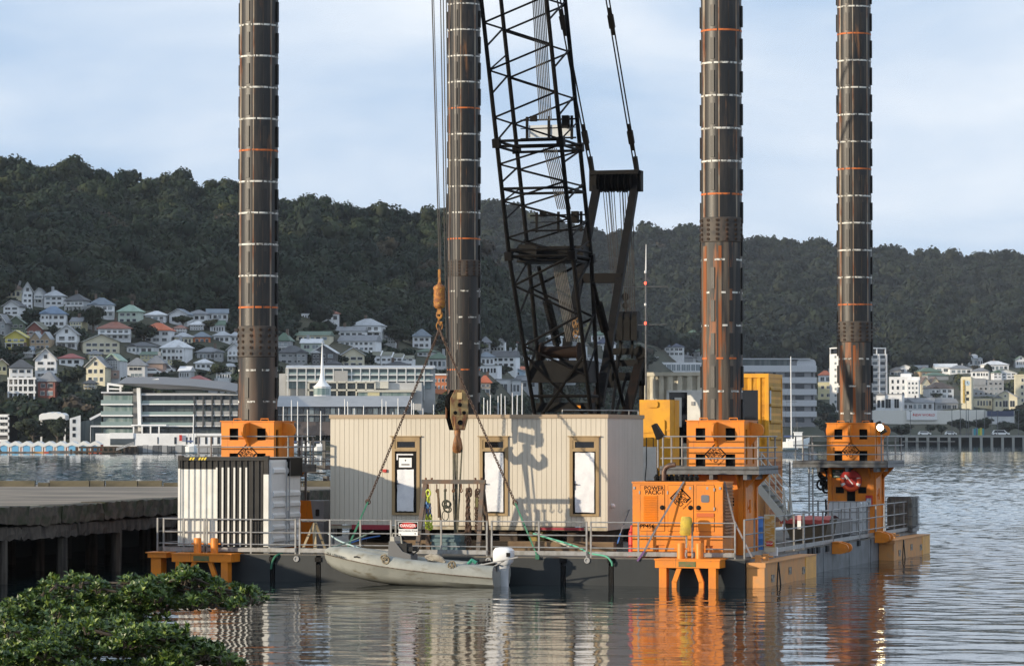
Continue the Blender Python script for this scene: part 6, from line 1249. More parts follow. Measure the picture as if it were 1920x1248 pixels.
for q, wq_ in ((295,2),(327,4),(349,2.5),(356,2.5),(366,9),(385,4),(396,4),(408,5)): m = M(); m.box((g(q),-.08,zz(832)), (g(q+wq_),-.01,zz(819))); t_.part('door', m, PANE[0], w_)
for q in (337, ): m = M(); m.box((g(q),-.5,zz(826)), (g(q+5),-.3,zz(815))); t_.part('red_sign', m, RED)
# white bay front with the glass gable
fr, k, wd = slabframe(194, 225, 720, -6); g = lambda px: (px-209.5)*k; zz = lambda py: (720-py)*k
t_ = T('glass_gable_house', 'tall house with a big gridded glass gable on the left slope', 'house', (0,0,0), fr)
m = M(); m.box((g(194),0,-3), (g(225),8,zz(676))); m.prism([(g(194),zz(676)),(g(225),zz(676)),(g(209.5),zz(663))], lambda a, b_, d: (a,d,b_), 0.02, 8); w_ = t_.part('wall', m, WM['pale grey'])
m = M(); m.prism([(g(199),zz(692)),(g(220),zz(692)),(g(220),zz(676)),(g(209.5),zz(667)),(g(199),zz(676))], lambda a, b_, d: (a,d,b_), -.15, -.02); m.k = 1
for q in range(199, 222, 3): m.box((g(q)-.05,-.2,zz(692)), (g(q)+.05,-.151,zz(676)))
for y in range(677, 693, 3): m.box((g(199),-.2,zz(y)-.05), (g(220),-.151,zz(y)+.05))
t_.part('gable_window', m, [PANE[1], FRAMEW], w_)
m = M(); m.box((g(195),-.3,zz(709)), (g(224),-.02,zz(694))); t_.part('pink_front', m, WM['pink'], w_); windows(t_, w_, g(199), g(222), zz(706), zz(697), 2, 1, -.3)
m = M()
for q in (-1, 1): m.bar((0,-.3,zz(662.5)), (q*(g(226)),-.3,zz(676)), .3, .5, (0,1,0)); m.prism([(0,zz(662)),(q*g(226),zz(675)),(q*g(226),zz(677)),(0,zz(664))], lambda a, b_, d: (a,d,b_), -.3, 8)
t_.part('roof', m, RM['pale green'])
# balcony block bottom left
fr, k, wd = slabframe(15, 66, 746, 3); g = lambda px: (px-40.5)*k; zz = lambda py: (746-py)*k
t_ = T('balcony_block', 'white three level balcony block left of the small red house', 'apartments', (0,0,0), fr)
m = M(); m.box((g(16),1.4,-3), (g(65),9,zz(710))); t_.part('wall', m, WM['dark grey']); m = M()
for y in (709, 722, 735): m.box((g(14),-.3,zz(y)-.25), (g(67),1.6,zz(y)+.25))
for q in (16, 25, 34, 43, 52, 64): m.box((g(q)-.18,-.2,-2), (g(q)+.18,.2,zz(709)))
t_.part('balcony_frame', m, WHITE2); windows(t_, None, g(17), g(64), 0, zz(712), 6, 3, 1.35, .6, .6, random, tone=0)
# edge building far left
fr, k, wd = slabframe(-12, 17, 834, 0, 695); g = lambda px: (px-2.5)*k; zz = lambda py: (834-py)*k
t_ = T('white_flats', 'white flats cut off by the left picture edge on the waterfront', 'apartments', (0,0,0), fr)
m = M(); m.box((g(-12),.5,-2), (g(17),12,zz(778))); t_.part('wall', m, WM['dark grey']); m = M()
for y in (779, 789, 801, 813, 826): m.box((g(-12),-.3,zz(y)-.3), (g(17),.6,zz(y)+.3))
m.box((g(15),-.3,0), (g(17),12,zz(778))); t_.part('slab', m, WHITE2); m = M(); m.box((g(-12),.1,0), (g(15),.3,zz(827))); t_.part('shop_front', m, RED)
for y in (784, 795, 807): windows(t_, None, g(-11), g(15), zz(y+4), zz(y-4), 3, 1, .45, .6, .8, random, tone=0)
fr, k, wd = slabframe(130, 190, 828, 8, 700); g = lambda px: (px-160)*k; zz = lambda py: (828-py)*k
t_ = T('slope_roof_building', 'small white building with sloping roof left of the curved roof apartments', 'building', (0,0,0), fr)
m = M(); m.prism([(g(131),-2),(g(151),-2),(g(151),zz(778)),(g(131),zz(784))], lambda a, b_, d: (a,d,b_), 0, 9); w_ = t_.part('wall', m, WM['white']); m = M(); m.prism([(g(151),-2),(g(190),-2),(g(190),zz(776)),(g(170),zz(786)),(g(151),zz(790))], lambda a, b_, d: (a,d,b_), 1, 9); t_.part('glass_wing', m, GGD)
m = M(); m.bar((g(168),.6,zz(786)), (g(191),.6,zz(774)), .5, .3, (0,1,0)); m.box((g(169),.4,zz(800)), (g(191),.9,zz(797))); m.box((g(169),.4,0), (g(170),.9,zz(797))); t_.part('frame', m, WHITE2)
for y in (790, 804, 816): m = M(); m.box((g(136),-.06,zz(y+3)), (g(142),.0,zz(y-4))); t_.part('window', m, PANE[0], w_)
fr, k, wd = slabframe(74, 122, 822, 0, 715); g = lambda px: (px-98)*k; zz = lambda py: (822-py)*k
m = M(); n_ = 12; r_ = []
for i in range(n_+1):
    x = 73+49*i/n_; top = 777-4*math.sin(math.pi*i/n_)+1.5*math.cos(i*2.1); r_.append([Vector((g(x),0,zz(788-3*math.sin(math.pi*i/n_)))), Vector((g(x),0,zz(top))), Vector((g(x),6,zz(top-1))), Vector((g(x),6,zz(786)))])
m.loft(r_, True, True)
for q in (76, 120): m.box((g(q)-.2,1,-2), (g(q)+.2,1.4,zz(785)))
solo('tent_pavilion', 'white tensioned canopy behind the round seaside tree', 'canopy', m, WHITE2, (0,0,0), fr)
# long green glass hotel in the middle
Y0 = terrY(660, 762); fr, k, wd = slabframe(523, 816, 766, 2); g = lambda px: (px-669.5)*k; zz = lambda py: (766-py)*k
t_ = T('long_hotel', 'long pale hotel with rows of green glazed balconies below the hillside houses', 'hotel', (0,0,0), fr)
m = M(); m.box((g(535),1.5,-3), (g(816),14,zz(690))); m.box((g(523),1.5,-3), (g(536),14,zz(700))); t_.part('wall', m, CONC)
rs = [(692,701),(704,712),(715,728)]
for y0, y1 in rs: m = M(); m.box((g(538),1.2,zz(y1)), (g(808),1.49,zz(y0))); wb = t_.part('window_band', m, mat('hotel_glass', (.10,.16,.17), .1, (.22,.30,.31), .5, st=(1,1,.1), lo=.45, hi=.58))
m = M()
for y in (690, 702.5, 713.5): m.box((g(536),-.2,zz(y)-.14), (g(812),1.4,zz(y)+.14))
for q in list(range(540, 812, 17)): m.box((g(q)-.13,-.3,zz(750)), (g(q)+.13,1.2,zz(690)))
t_.part('balcony_frame', m, mat('hotel_white', (.60,.61,.60), .6))
m = M()
for y in (699, 710.5): m.box((g(541),-.15,zz(y+2.5)), (g(806),-.08,zz(y-1))); 
t_.part('balustrade', m, mat('pale_green_glass', (.22,.29,.28), .1))
m = M(); m.prism([(0,zz(690)),(14,zz(690)),(12,zz(684)),(4,zz(684))], lambda a, b_, d: (d,a,b_), g(536), g(816)); t_.part('roof', m, RM['light grey'])
m = M(); m.box((g(627),-.9,zz(716)), (g(652),1.2,zz(695))); t_.part('stair_tower', m, mat('tower_taupe', (.33,.32,.30), .7))
fr, k, wd = slabframe(577, 790, 768, 0, Y0-14); g = lambda px: (px-683.5)*k; zz = lambda py: (768-py)*k
t_ = T('balcony_apartments', 'cream framed balcony apartments in front of the long hotel', 'apartments', (0,0,0), fr)
m = M(); m.box((g(578),1.5,-3), (g(790),10,zz(717))); t_.part('wall', m, CONC); m = M(); m.box((g(580),1.2,zz(729)), (g(702),1.49,zz(719))); m.box((g(580),1.2,zz(744)), (g(702),1.49,zz(733))); t_.part('window_band', m, GGD)
m = M()
for y in (716, 731, 745): m.box((g(577),-.3,zz(y)-.2), (g(704),1.4,zz(y)+.2))
for q in (578, 596, 614, 632, 650, 668, 686, 703): m.box((g(q)-.18,-.3,-1), (g(q)+.18,1.2,zz(716)))
t_.part('balcony_frame', m, mat('apt_cream', (.56,.54,.46), .6)); m = M(); m.box((g(704),.2,zz(728)), (g(728),1.6,zz(715))); m.box((g(670),-2,zz(735)), (g(780),1.4,zz(731))); t_.part('cream_box', m, mat('apt_cream', (.56,.54,.46))); m = M(); m.box((g(672),-1.5,zz(746)), (g(770),-.4,zz(735))); t_.part('lower_windows', m, GGL); m = M(); m.box((g(690),-1.8,zz(742)), (g(712),-1.4,zz(733))); t_.part('cream_panel', m, WM['pale yellow'])
fr, k, wd = slabframe(518, 770, 790, 0, 705); g = lambda px: (px-644)*k; zz = lambda py: (790-py)*k
t_ = T('wharf_terminal', 'long dark glazed waterfront terminal with a grey roof behind the marina masts', 'terminal', (0,0,0), fr)
m = M(); m.box((g(518),.5,-3), (g(770),12,zz(761))); t_.part('wall', m, mat('terminal_dark', (.05,.045,.05), .5, (.11,.09,.085), .3, lo=.48, hi=.54))
m = M(); m.prism([(-.6,zz(762)),(13,zz(762)),(13,zz(744)),(8,zz(741))], lambda a, b_, d: (d,a,b_), g(518), g(768)); t_.part('roof', m, mat('terminal_roof', (.30,.31,.32), .5, (.26,.27,.28), .4))
for i, q in enumerate(range(520, 766, 10)): m = M(); m.box((g(q),.38,zz(776)), (g(q+8),.49,zz(764))); m.box((g(q),.38,zz(790)), (g(q+8),.49,zz(779))); t_.part('window', m, PANE[(0,1,2,1)[i % 4]])
m = M(); m.box((g(518),-.8,zz(778)), (g(768),.4,zz(776.5))); t_.part('slab', m, GREYP)
fr, k, wd = slabframe(586, 618, 745, 0, 712); g = lambda px: (px-602)*k; zz = lambda py: (745-py)*k
t_ = T('spire_pavilion', 'white needle spire rising from a small glazed pavilion', 'spire', (0,0,0), fr)
m = M(); m.lathe([(1.9,0),(1.9,zz(725)),(2.1,zz(724.5)),(2.1,zz(723.5))], (0,4,0), 12); w_ = t_.part('base', m, WHITE2); m = M(); m.lathe([(1.95,zz(740)),(1.95,zz(727))], (0,4,0), 12); t_.part('glazing', m, GGL, w_)
m = M(); m.lathe([(1.9,zz(723.6)),(1.4,zz(720)),(.7,zz(713)),(.38,zz(700)),(.28,zz(680)),(.14,zz(655)),(.05,zz(640))], (0,4,0), 16); t_.part('spire', m, WHITE2, smooth=True)
# white terrace row
fr, k, wd = slabframe(692, 772, 688, -3); g = lambda px: (px-732)*k; zz = lambda py: (688-py)*k
t_ = T('terrace_row', 'white terrace row with stepped dark roofs and high white party walls', 'terrace', (0,0,0), fr); m = M(); m2 = M(); m3 = M()
for q, y in ((693,661),(714,661),(735,664),(755,668)):
    m.box((g(q),0,-3), (g(q+20),7,zz(y+5))); m2.prism([(-.3,zz(y+5)),(7,zz(y+5)),(5,zz(y-3))], lambda a, b_, d: (d,a,b_), g(q+1), g(q+19.5)); m3.prism([(-.8,zz(y+6)),(7.2,zz(y+6)),(5.4,zz(y-5)),(4.6,zz(y-5))], lambda a, b_, d: (d,a,b_), g(q-.9), g(q+.9))
w_ = t_.part('wall', m, WM['white']); t_.part('roof', m2, RM['olive']); t_.part('party_wall', m3, WHITE2); windows(t_, w_, g(694), g(774), 0, zz(669), 8, 2, 0, .65, .5, random)
# orange block by the chain
fr, k, wd = slabframe(798, 842, 735, 4); g = lambda px: (px-820)*k; zz = lambda py: (735-py)*k
t_ = T('orange_flats', 'salmon orange flats left of the brown leg above the hook block', 'apartments', (0,0,0), fr); m = M(); m.box((g(813),0,-3), (g(842),8,zz(703))); m.box((g(798),.8,-3), (g(813),8,zz(714))); w_ = t_.part('wall', m, WM['orange']); windows(t_, w_, g(800), g(840), zz(732), zz(706), 6, 2, -.02, .55, .5, random)
m = M(); m.box((g(812),-.3,zz(703)), (g(842),8.2,zz(700))); t_.part('roof', m, WM['white'])
# grey banded slab
Y0 = terrY(1460, 800); fr, k, wd = slabframe(1388, 1532, 806, 4, Y0); g = lambda px: (px-1460)*k; zz = lambda py: (806-py)*k
t_ = T('banded_apartments', 'grey and white banded seven storey apartment slab right of the yellow container', 'apartments', (0,0,0), fr)
m = M(); m.box((g(1386),.6,-3), (g(1530),16,zz(676))); w_ = t_.part('wall', m, mat('slab_grey', (.24,.24,.25), .7)); bands = [(685,697),(707,718),(729,740),(750,761),(771,781)]
for y0, y1 in bands: m = M(); m.box((g(1393),-.2,zz(y1)), (g(1532),1.2,zz(y0))); m.box((g(1530),1.2,zz(y1)), (g(1532),16,zz(y0))); t_.part('balcony_band', m, mat('band_white', (.56,.57,.59), .6), w_)
for y0, y1 in ((698,706),(720,728),(741,749),(762,770),(782,791)):
    for q, wq_ in ((1402,8),(1411,5),(1432,8),(1450,5),(1472,13),(1492,17),(1522,4)): m = M(); m.box((g(q),.45,zz(y1)), (g(q+wq_),.59,zz(y0))); t_.part('window', m, PANE[0], w_)
m = M(); m.box((g(1386),.3,zz(685)), (g(1480),.59,zz(674))); m.k = 1; m.box((g(1386),-.3,zz(673.5)), (g(1520),14,zz(671.5))); m.prism(rrect(g(1495), g(1531), zz(690), zz(673), 1.6), lambda a, b_, d: (a,d,b_), .4, 14); t_.part('penthouse', m, [GGD, mat('band_white', (.5,.5,.5))], w_)
# pale building above the cream container
fr, k, wd = slabframe(1210, 1325, 705, 2); g = lambda px: (px-1267)*k; zz = lambda py: (705-py)*k
t_ = T('pale_office', 'low pale yellow glazed building behind the cream containers', 'building', (0,0,0), fr); m = M(); m.box((g(1212),0,-3), (g(1325),12,zz(679))); m.box((g(1212),3,0), (g(1235),12,zz(668))); w_ = t_.part('wall', m, WM['white']); windows(t_, w_, g(1222), g(1322), zz(696), zz(681), 11, 1, 0, .8, .8, random, tone=2)
# white tower block
Y0 = terrY(1613, 772); fr, k, wd = slabframe(1559, 1667, 775, 20, Y0); cs_ = 1/math.cos(R(20)); g = lambda px: (px-1613)*k*cs_; zz = lambda py: (775-py)*k
t_ = T('tower_block', 'white ten storey tower block half hidden by the back right leg', 'tower block', (0,0,0), fr); xa = g(1575); DPT = 11.5
m = M(); m.box((xa,.8,-3), (g(1667),DPT,zz(663))); w_ = t_.part('wall', m, mat('tower_white', (.74,.735,.72), .6)); m = M()
for i in range(9): y = 669+i*12; m.box((xa+.3,-.1,zz(y+4.6)), (g(1666),.75,zz(y+2.8)))
for q in (1575.5, 1605, 1635.5, 1651, 1665): m.box((g(q)-.25,-.2,-2), (g(q)+.25,.75,zz(663)))
t_.part('front_grid', m, mat('tower_grid', (.62,.63,.65), .6), w_)
for i in range(9):
    y = 669+i*12
    for q in (1577, 1592, 1607, 1622, 1638, 1653): m = M(); m.box((g(q),.6,zz(y+2.5)), (g(q+10),.79,zz(y-3.5))); t_.part('window', m, PANE[random.choice((0,1,1))], w_)
    m = M(); m.box((xa-.08,4.2,zz(y+2)), (xa-.01,6.2,zz(y-2.5))); t_.part('window', m, PANE[2], w_)
m = M()
for q in (xa+.3, g(1648), g(1665)): m.box((q-.25,1,zz(663)), (q+.25,1.4,zz(652))); m.box((q-.25,DPT-.5,zz(663)), (q+.25,DPT-.1,zz(652)))
m.box((xa,.9,zz(653)), (g(1666),DPT,zz(651))); m.k = 1; m.box((xa+1.2,2,zz(663)), (g(1664),DPT-2,zz(653))); t_.part('roof_frame', m, [WM['white'], PANE[0]])
fr, k, wd = slabframe(1534, 1562, 752, -5); g = lambda px: (px-1548)*k; zz = lambda py: (752-py)*k
t_ = T('yellow_flats', 'pale yellow flats left of the white tower block', 'apartments', (0,0,0), fr); m = M(); m.box((g(1534),0,-8), (g(1560),9,zz(716))); w_ = t_.part('wall', m, WM['pale yellow']); windows(t_, w_, g(1536), g(1559), zz(748), zz(718), 2, 2, 0, .5, .4, random)
# white flats right of tower, clock tower, store, grey block, cream edge block
fr, k, wd = slabframe(1667, 1724, 748, -8); g = lambda px: (px-1695)*k; zz = lambda py: (748-py)*k
t_ = T('stepped_flats', 'white stepped modern flats right of the tower block', 'apartments', (0,0,0), fr); m = M(); m.box((g(1667),0,-6), (g(1724),10,zz(706))); m.box((g(1688),2,0), (g(1708),10,zz(700))); m.box((g(1700),-1.5,-6), (g(1722),0,zz(712))); w_ = t_.part('wall', m, WM['white']); windows(t_, w_, g(1668), g(1698), zz(744), zz(709), 3, 3, 0, .4, .6, random); windows(t_, w_, g(1701), g(1721), zz(740), zz(714), 3, 3, -1.5, .5, .5, random, tone=1)
fr, k, wd = slabframe(1798, 1825, 770, -18); g = lambda px: (px-1811)*k; zz = lambda py: (770-py)*k
t_ = T('clock_tower', 'cream square clock tower with a vertical yellow sign in the right suburb', 'clock tower', (0,0,0), fr); m = M(); hw = g(1821); m.box((-hw,0,-4), (hw,hw*2,zz(709))); m.box((-hw*.9,.3,zz(709)), (hw*.9,hw*1.9,zz(706))); w_ = t_.part('wall', m, WM['cream'])
m = M(); m.lathe([(hw*.5,0),(hw*.5,.1)], (hw*.28,-.02,zz(718)), 20, (0,-1,0)); c_ = t_.part('clock_face', m, WM['pale blue'], w_); m = M(); m.bar((hw*.28,-.16,zz(718)), (hw*.28,-.16,zz(714.5)), .18); m.bar((hw*.28,-.16,zz(718)), (hw*.5,-.16,zz(719.5)), .18); t_.part('clock_hands', m, BLACK, c_)
m = M(); m.box((-hw*.55,-.4,zz(755)), (-hw*.25,-.02,zz(712))); t_.part('vertical_sign', m, mat('sign_ochre', (.50,.33,.05), .6, (.3,.2,.03), 2, st=(1,1,.6), lo=.48, hi=.52), w_)
for y in (736, 748): m = M(); m.box((hw*.05,-.05,zz(y+3)), (hw*.55,.0,zz(y-3))); t_.part('window', m, PANE[0], w_)
fr, k, wd = slabframe(1640, 1800, 795, 0); g = lambda px: (px-1720)*k; zz = lambda py: (795-py)*k
t_ = T('supermarket', 'long white supermarket with red lettering behind the right wharf', 'store', (0,0,0), fr); m = M(); m.box((g(1637),1,-4), (g(1800),20,zz(769))); m.box((g(1799),4,-4), (g(1850),20,zz(768))); w_ = t_.part('wall', m, mat('store_white', (.74,.72,.66), .7))
m = M(); m.box((g(1700),0,zz(787)), (g(1757),.9,zz(769.5))); s_ = t_.part('sign_board', m, WHITE2, w_); m = M(); m.text("NEW WORLD", (g(1733),-.03,zz(777.5)), (1,0,0), (0,0,1), 1.55*k/.24); m.prism([(g(1711),zz(779)),(g(1715),zz(777)),(g(1713),zz(774))], lambda a, b_, d: (a,-.05+d,b_), 0, .04); t_.part('lettering', m, mat('sign_red', (.55,.03,.03), .5), s_)
fr, k, wd = slabframe(1850, 1902, 795, 0); g = lambda px: (px-1876)*k; zz = lambda py: (795-py)*k
t_ = T('blue_warehouse', 'dark blue fronted warehouse with pale base at the far right', 'warehouse', (0,0,0), fr); m = M(); m.box((g(1850),0,-4), (g(1902),14,zz(770))); w_ = t_.part('wall', m, WM['pale grey']); m = M(); m.box((g(1851),-.2,zz(780)), (g(1901),-.02,zz(770))); f_ = t_.part('fascia', m, mat('fascia_blue', (.05,.065,.13), .5), w_)
fr, k, wd = slabframe(1823, 1882, 745, 3); g = lambda px: (px-1852)*k; zz = lambda py: (745-py)*k
t_ = T('grey_flats', 'grey flat roofed block right of the clock tower', 'apartments', (0,0,0), fr); m = M(); m.box((g(1823),0,-6), (g(1882),10,zz(712))); m.box((g(1823),-.3,zz(722)), (g(1848),8,zz(709))); w_ = t_.part('wall', m, WM['grey']); windows(t_, w_, g(1825), g(1880), zz(742), zz(714), 6, 3, -.02, .5, .45, random)
fr, k, wd = slabframe(1904, 1940, 760, -6); g = lambda px: (px-1922)*k; zz = lambda py: (760-py)*k
t_ = T('cream_flats', 'tall cream flats cut off by the right picture edge', 'apartments', (0,0,0), fr); m = M(); m.box((g(1904),0,-6), (g(1944),10,zz(704))); m.box((g(1903),-.2,zz(704)), (g(1945),10,zz(701.5))); w_ = t_.part('wall', m, WM['cream']); windows(t_, w_, g(1912), g(1942), zz(756), zz(706), 3, 4, 0, .4, .5, random)
# ================================================================== SHORE: boat sheds, jetty, pier, seawall, boats
fr = Frame(W(0, 849, 672), 0); k = 672/FPX
SHEDW = mat('shed_white', (.72,.72,.70), .6); SHEDB = mat('shed_blue', (.16,.42,.66), .5); SHEDR = mat('shed_red', (.5,.09,.04), .6); SHEDO = mat('shed_orange', (.62,.33,.12), .6)
for i in range(9):
    px = -3+i*21.3; x0, x1 = px*k, (px+20.6)*k; z0, zw, zt = 3*k, 16*k, 21.5*k
    t_ = T('boat_shed', 'small white gabled boat shed with a blue door on the seawall', 'boat shed', (x0,0,z0), fr, 'row of boat sheds on the left seawall')
    m = M(); m.box((x0,0,-.5), (x1,5,zw)); m.prism([(x0,zw),(x1,zw),((x0+x1)/2,zt)], lambda a, b_, d: (a,d,b_), .02, 5); w_ = t_.part('wall', m, (SHEDR, SHEDO)[i % 2])
    m = M(); m.box((x0+(x1-x0)*.2,-.08,z0), (x1-(x1-x0)*.2,-.01,z0+11*k)); t_.part('door', m, SHEDB, w_)
    m = M()
    for q in (-1, 1): m.prism([((x0+x1)/2,zt+.12),((x0+x1)/2,zt-.7),((x0+x1)/2+q*(x1-x0)*.52,zw-.55),((x0+x1)/2+q*(x1-x0)*.52,zw+.12)], lambda a, b_, d: (a,d,b_), -.25, .0)
    m.prism([(x0-.1,zw),(x1+.1,zw),((x0+x1)/2,zt+.1)], lambda a, b_, d: (a,d,b_), .01, 5.1); t_.part('roof', m, SHEDW)
    m = M(); m.box((x0+.1,-.07,z0), (x0+(x1-x0)*.16,-.01,zw)); m.box((x1-(x1-x0)*.16,-.07,z0), (x1-.1,-.01,zw)); t_.part('corner_board', m, SHEDW, w_)
STONE = mat('seawall_stone', (.16,.15,.14), .9, (.08,.075,.07), .8, st=(1,1,.4))
m = M(); m.box((-12,-.8,-2), (62*k,8,3*k)); m.box((92*k,-.8,-2), (150*k,8,4.5*k)); m.box((60*k,1.2,-2), (94*k,8,2*k)); solo('seawall', 'dark stone seawall under the row of boat sheds', 'seawall', m, STONE, (0,0,0), fr)
fr = Frame(W(195, 850, 665), 0); k = 665/FPX; g = lambda px: (px-195)*k; zz = lambda py: (850-py)*k
t_ = T('timber_jetty', 'dark timber jetty with a white gangway below the curved roof apartments', 'jetty', (0,0,0), fr)
m = M(); m.box((g(138),0,zz(848)), (g(228),4,zz(845))); m.box((g(145),2,zz(840)), (g(250),6,zz(836.5))); t_.part('deck', m, TIMBERD)
for q in range(132, 256, 10): m = M(); m.box((g(q)-.2,1,-2), (g(q)+.2,1.4,zz(837 if q > 140 else 842))); t_.part('post', m, TIMBERD)
m = M(); m.box((g(229),1.5,-2), (g(256),6,zz(838))); t_.part('block', m, TIMBERD)
m = M(); m.bar((g(218),-.2,zz(843)), (g(252),-.2,zz(831)), .3, .5, (0,1,0)); m.bar((g(218),-.2,zz(840)), (g(252),-.2,zz(828)), .12, .12)
for q in range(220, 253, 5): y = 843-(q-218)*12/34; m.bar((g(q),-.2,zz(y)), (g(q),-.2,zz(y-3)), .1)
t_.part('gangway', m, GREYP)
fr = Frame(W(330, 851, 668), 0); k = 668/FPX; g = lambda px: (px-330)*k; zz = lambda py: (851-py)*k; m = M(); m.box((g(254),1,-2), (g(620),5,zz(846)))
rr = random.Random(12); q = 256
while q < 420: wq_ = rr.uniform(6, 16); m.k = rr.choice((1,1,2)); m.box((g(q),.8,zz(848)), (g(q+wq_-.8),3,zz(834+rr.uniform(0,2)))); q += wq_
solo('quay_wall', 'dark quay edge with grey panels left of the marina', 'quay', m, [STONE, GREYP, GALVD], (0,0,0), fr)
def sailboat(px, py, ymast, Y, lab, hullpx=26, hc=WHITE2):
    fr = Frame(W(px, py, Y), 0); k = Y/FPX; L_ = hullpx*k; hm = (py-ymast)*k; rr = random.Random(int(px)); t_ = T('sailboat', lab, 'sailboat', (0,0,0), fr, 'yachts moored in the marina')
    m = M(); r_ = []
    for s, b_, z in ((-.5,.75,.95),(-.2,1.2,.95),(.2,1.1,1.05),(.42,.5,1.2),(.5,.05,1.3)): r_.append([Vector((L_*s,-b_,z)), Vector((L_*s*.97,-b_*.7,-.1)), Vector((L_*s*.95,0,-.4)), Vector((L_*s*.97,b_*.7,-.1)), Vector((L_*s,b_,z))])
    m.loft(r_, True, True); m.box((-L_*.25,-.7,.9), (L_*.2,.7,1.5)); t_.part('hull', m, hc)
    m = M(); m.tube([(0.2,0,.5),(.2+rr.uniform(-.1,.1),0,hm)], [.14,.10], 6); t_.part('mast', m, mat('mast_alloy', (.62,.62,.62), .4)); m = M(); m.tube([(.2,0,1.9),(-L_*.4,0,1.9)], .18, 6); t_.part('boom_cover', m, mat('sail_blue', (.06,.09,.2), .7) if rr.random() < .5 else WHITE2)
    m = M(); m.tube([(L_*.48,0,1.2),(.2,0,hm*.95),(-L_*.48,0,1.0)], .025, 4); m.tube([(-.8,0,hm*.5),(1.2,0,hm*.5)], .03, 4); t_.part('rigging', m, STEELM)
rr = random.Random(21)
ms = [(529,762),(545,750),(556,752),(575,768),(599,770),(634,765),(645,748),(651,752),(662,765),(679,760),(714,748),(722,752),(735,772),(745,746),(757,770),(770,742),(774,755),(791,765),(812,758),(905,745),(913,750),(917,740),(932,742),(938,738),(946,742),(959,736),(967,740),(977,718),(998,752),(360,776),(496,778)]
for i, (x, y) in enumerate(ms): sailboat(x, 846, y, 640-rr.uniform(0,40), 'white yacht with a bare mast moored in the marina behind the barge' if x > 500 else ('white yacht with a tall mast moored left of the jetty' if x < 400 else 'white yacht moored behind the dark striped leg'), rr.uniform(20, 32))
sailboat(1482, 838, 668, 560, 'white yacht with a tall mast moored right of the yellow container', 30)
t_ = None; fr = Frame(W(1497, 837, 540), 0); k = 540/FPX; m = M()
t_ = T('fishing_boat', 'small white fishing boat with gallows moored right of the tall masted yacht', 'boat', (0,0,0), fr)
m = M(); r_ = []
for s, b_, z in ((-1.9,.5,.9),(-1,.9,1.0),(.8,.9,1.2),(1.9,.1,1.6)): r_.append([Vector((s,-b_,z)), Vector((s*.95,-b_*.6,-.2)), Vector((s*.95,b_*.6,-.2)), Vector((s,b_,z))])
m.loft(r_, True, True); t_.part('hull', m, WHITE2); m = M(); m.box((-.7,-.6,1), (.6,.6,2.4)); m.box((-.8,-.7,2.4), (.7,.7,2.5)); t_.part('wheelhouse', m, WHITE2); m = M(); m.tube([(-.2,0,2.5),(-.1,0,4.2)], .05, 5); m.tube([(-.9,0,3.3),(.6,0,3.3)], .04, 5); m.tube([(-1.7,0,1),(-.1,0,4)], .03, 4); t_.part('gallows', m, GALVD)
# right hand wharf
fr = Frame(W(1800, 834, 1235), 0); k = 1235/FPX; g = lambda px: (px-1800)*k; zz = lambda py: (835-py)*k
t_ = T('far_wharf', 'long concrete wharf on dark piles along the far right shore', 'wharf', (0,0,0), fr)
m = M(); m.box((g(1690),0,zz(820.5)), (g(1990),14,zz(816.5))); t_.part('deck', m, mat('far_concrete', (.33,.32,.29), .9)); m = M(); m.box((g(1690),7,-2), (g(1990),8,zz(820.5))); t_.part('dark_backing', m, BLACK)  # black sheet behind the piles stands in for shade under the deck
for q in range(1700, 1990, 20): m = M(); m.box((g(q)-.45,.1,-2), (g(q)+.5,1.2,zz(820.5))); t_.part('pile', m, mat('far_concrete', (.33,.32,.29)))
m = M(); m.box((g(1692),-1,zz(829)), (g(1790),0,zz(827.5))); t_.part('waling', m, mat('far_concrete', (.33,.32,.29)))
rr = random.Random(31)
for i, (q, top) in enumerate([(1709,772),(1787,768),(1803,768),(1814,742),(1818,768),(1833,769),(1848,769),(1862,771),(1873,771),(1920-8,770)]):
    m = M(); x = g(q); m.tube([(x,3,zz(817)),(x,3,zz(top))], [.16,.10], 6); m.box((x-.5,2.6,zz(top)), (x+.5,3.2,zz(top)+.25)); m.box((x-.3,2.7,zz(817)), (x+.3,3.3,zz(817)+.5)); solo('lamp_post', 'tallest lamp post on the far right wharf' if top < 750 else 'grey lamp post standing along the far right wharf', 'lamp post', m, GALVD, (x,3,zz(817)), fr, 'lamp posts on the far right wharf')
m = M(); x0, x1 = g(1829), g(1849); m.box((x0,5,zz(817)), (x1,9,zz(804)));
for q in range(5): m.k = 1+q % 4; m.box((x0+(x1-x0)*q/5,4.8,zz(816.5)), (x0+(x1-x0)*(q+.97)/5,4.99,zz(804)+.3*(q % 2)))
solo('mural_kiosk', 'kiosk with a blue and green mural on the far right wharf', 'kiosk', m, [GREYP, mat('mural_teal', (.05,.30,.35), .6), mat('mural_blue', (.08,.2,.4), .6), mat('mural_green', (.25,.45,.06), .6), mat('mural_gold', (.6,.5,.08), .6)], (x0,5,zz(817)), fr)
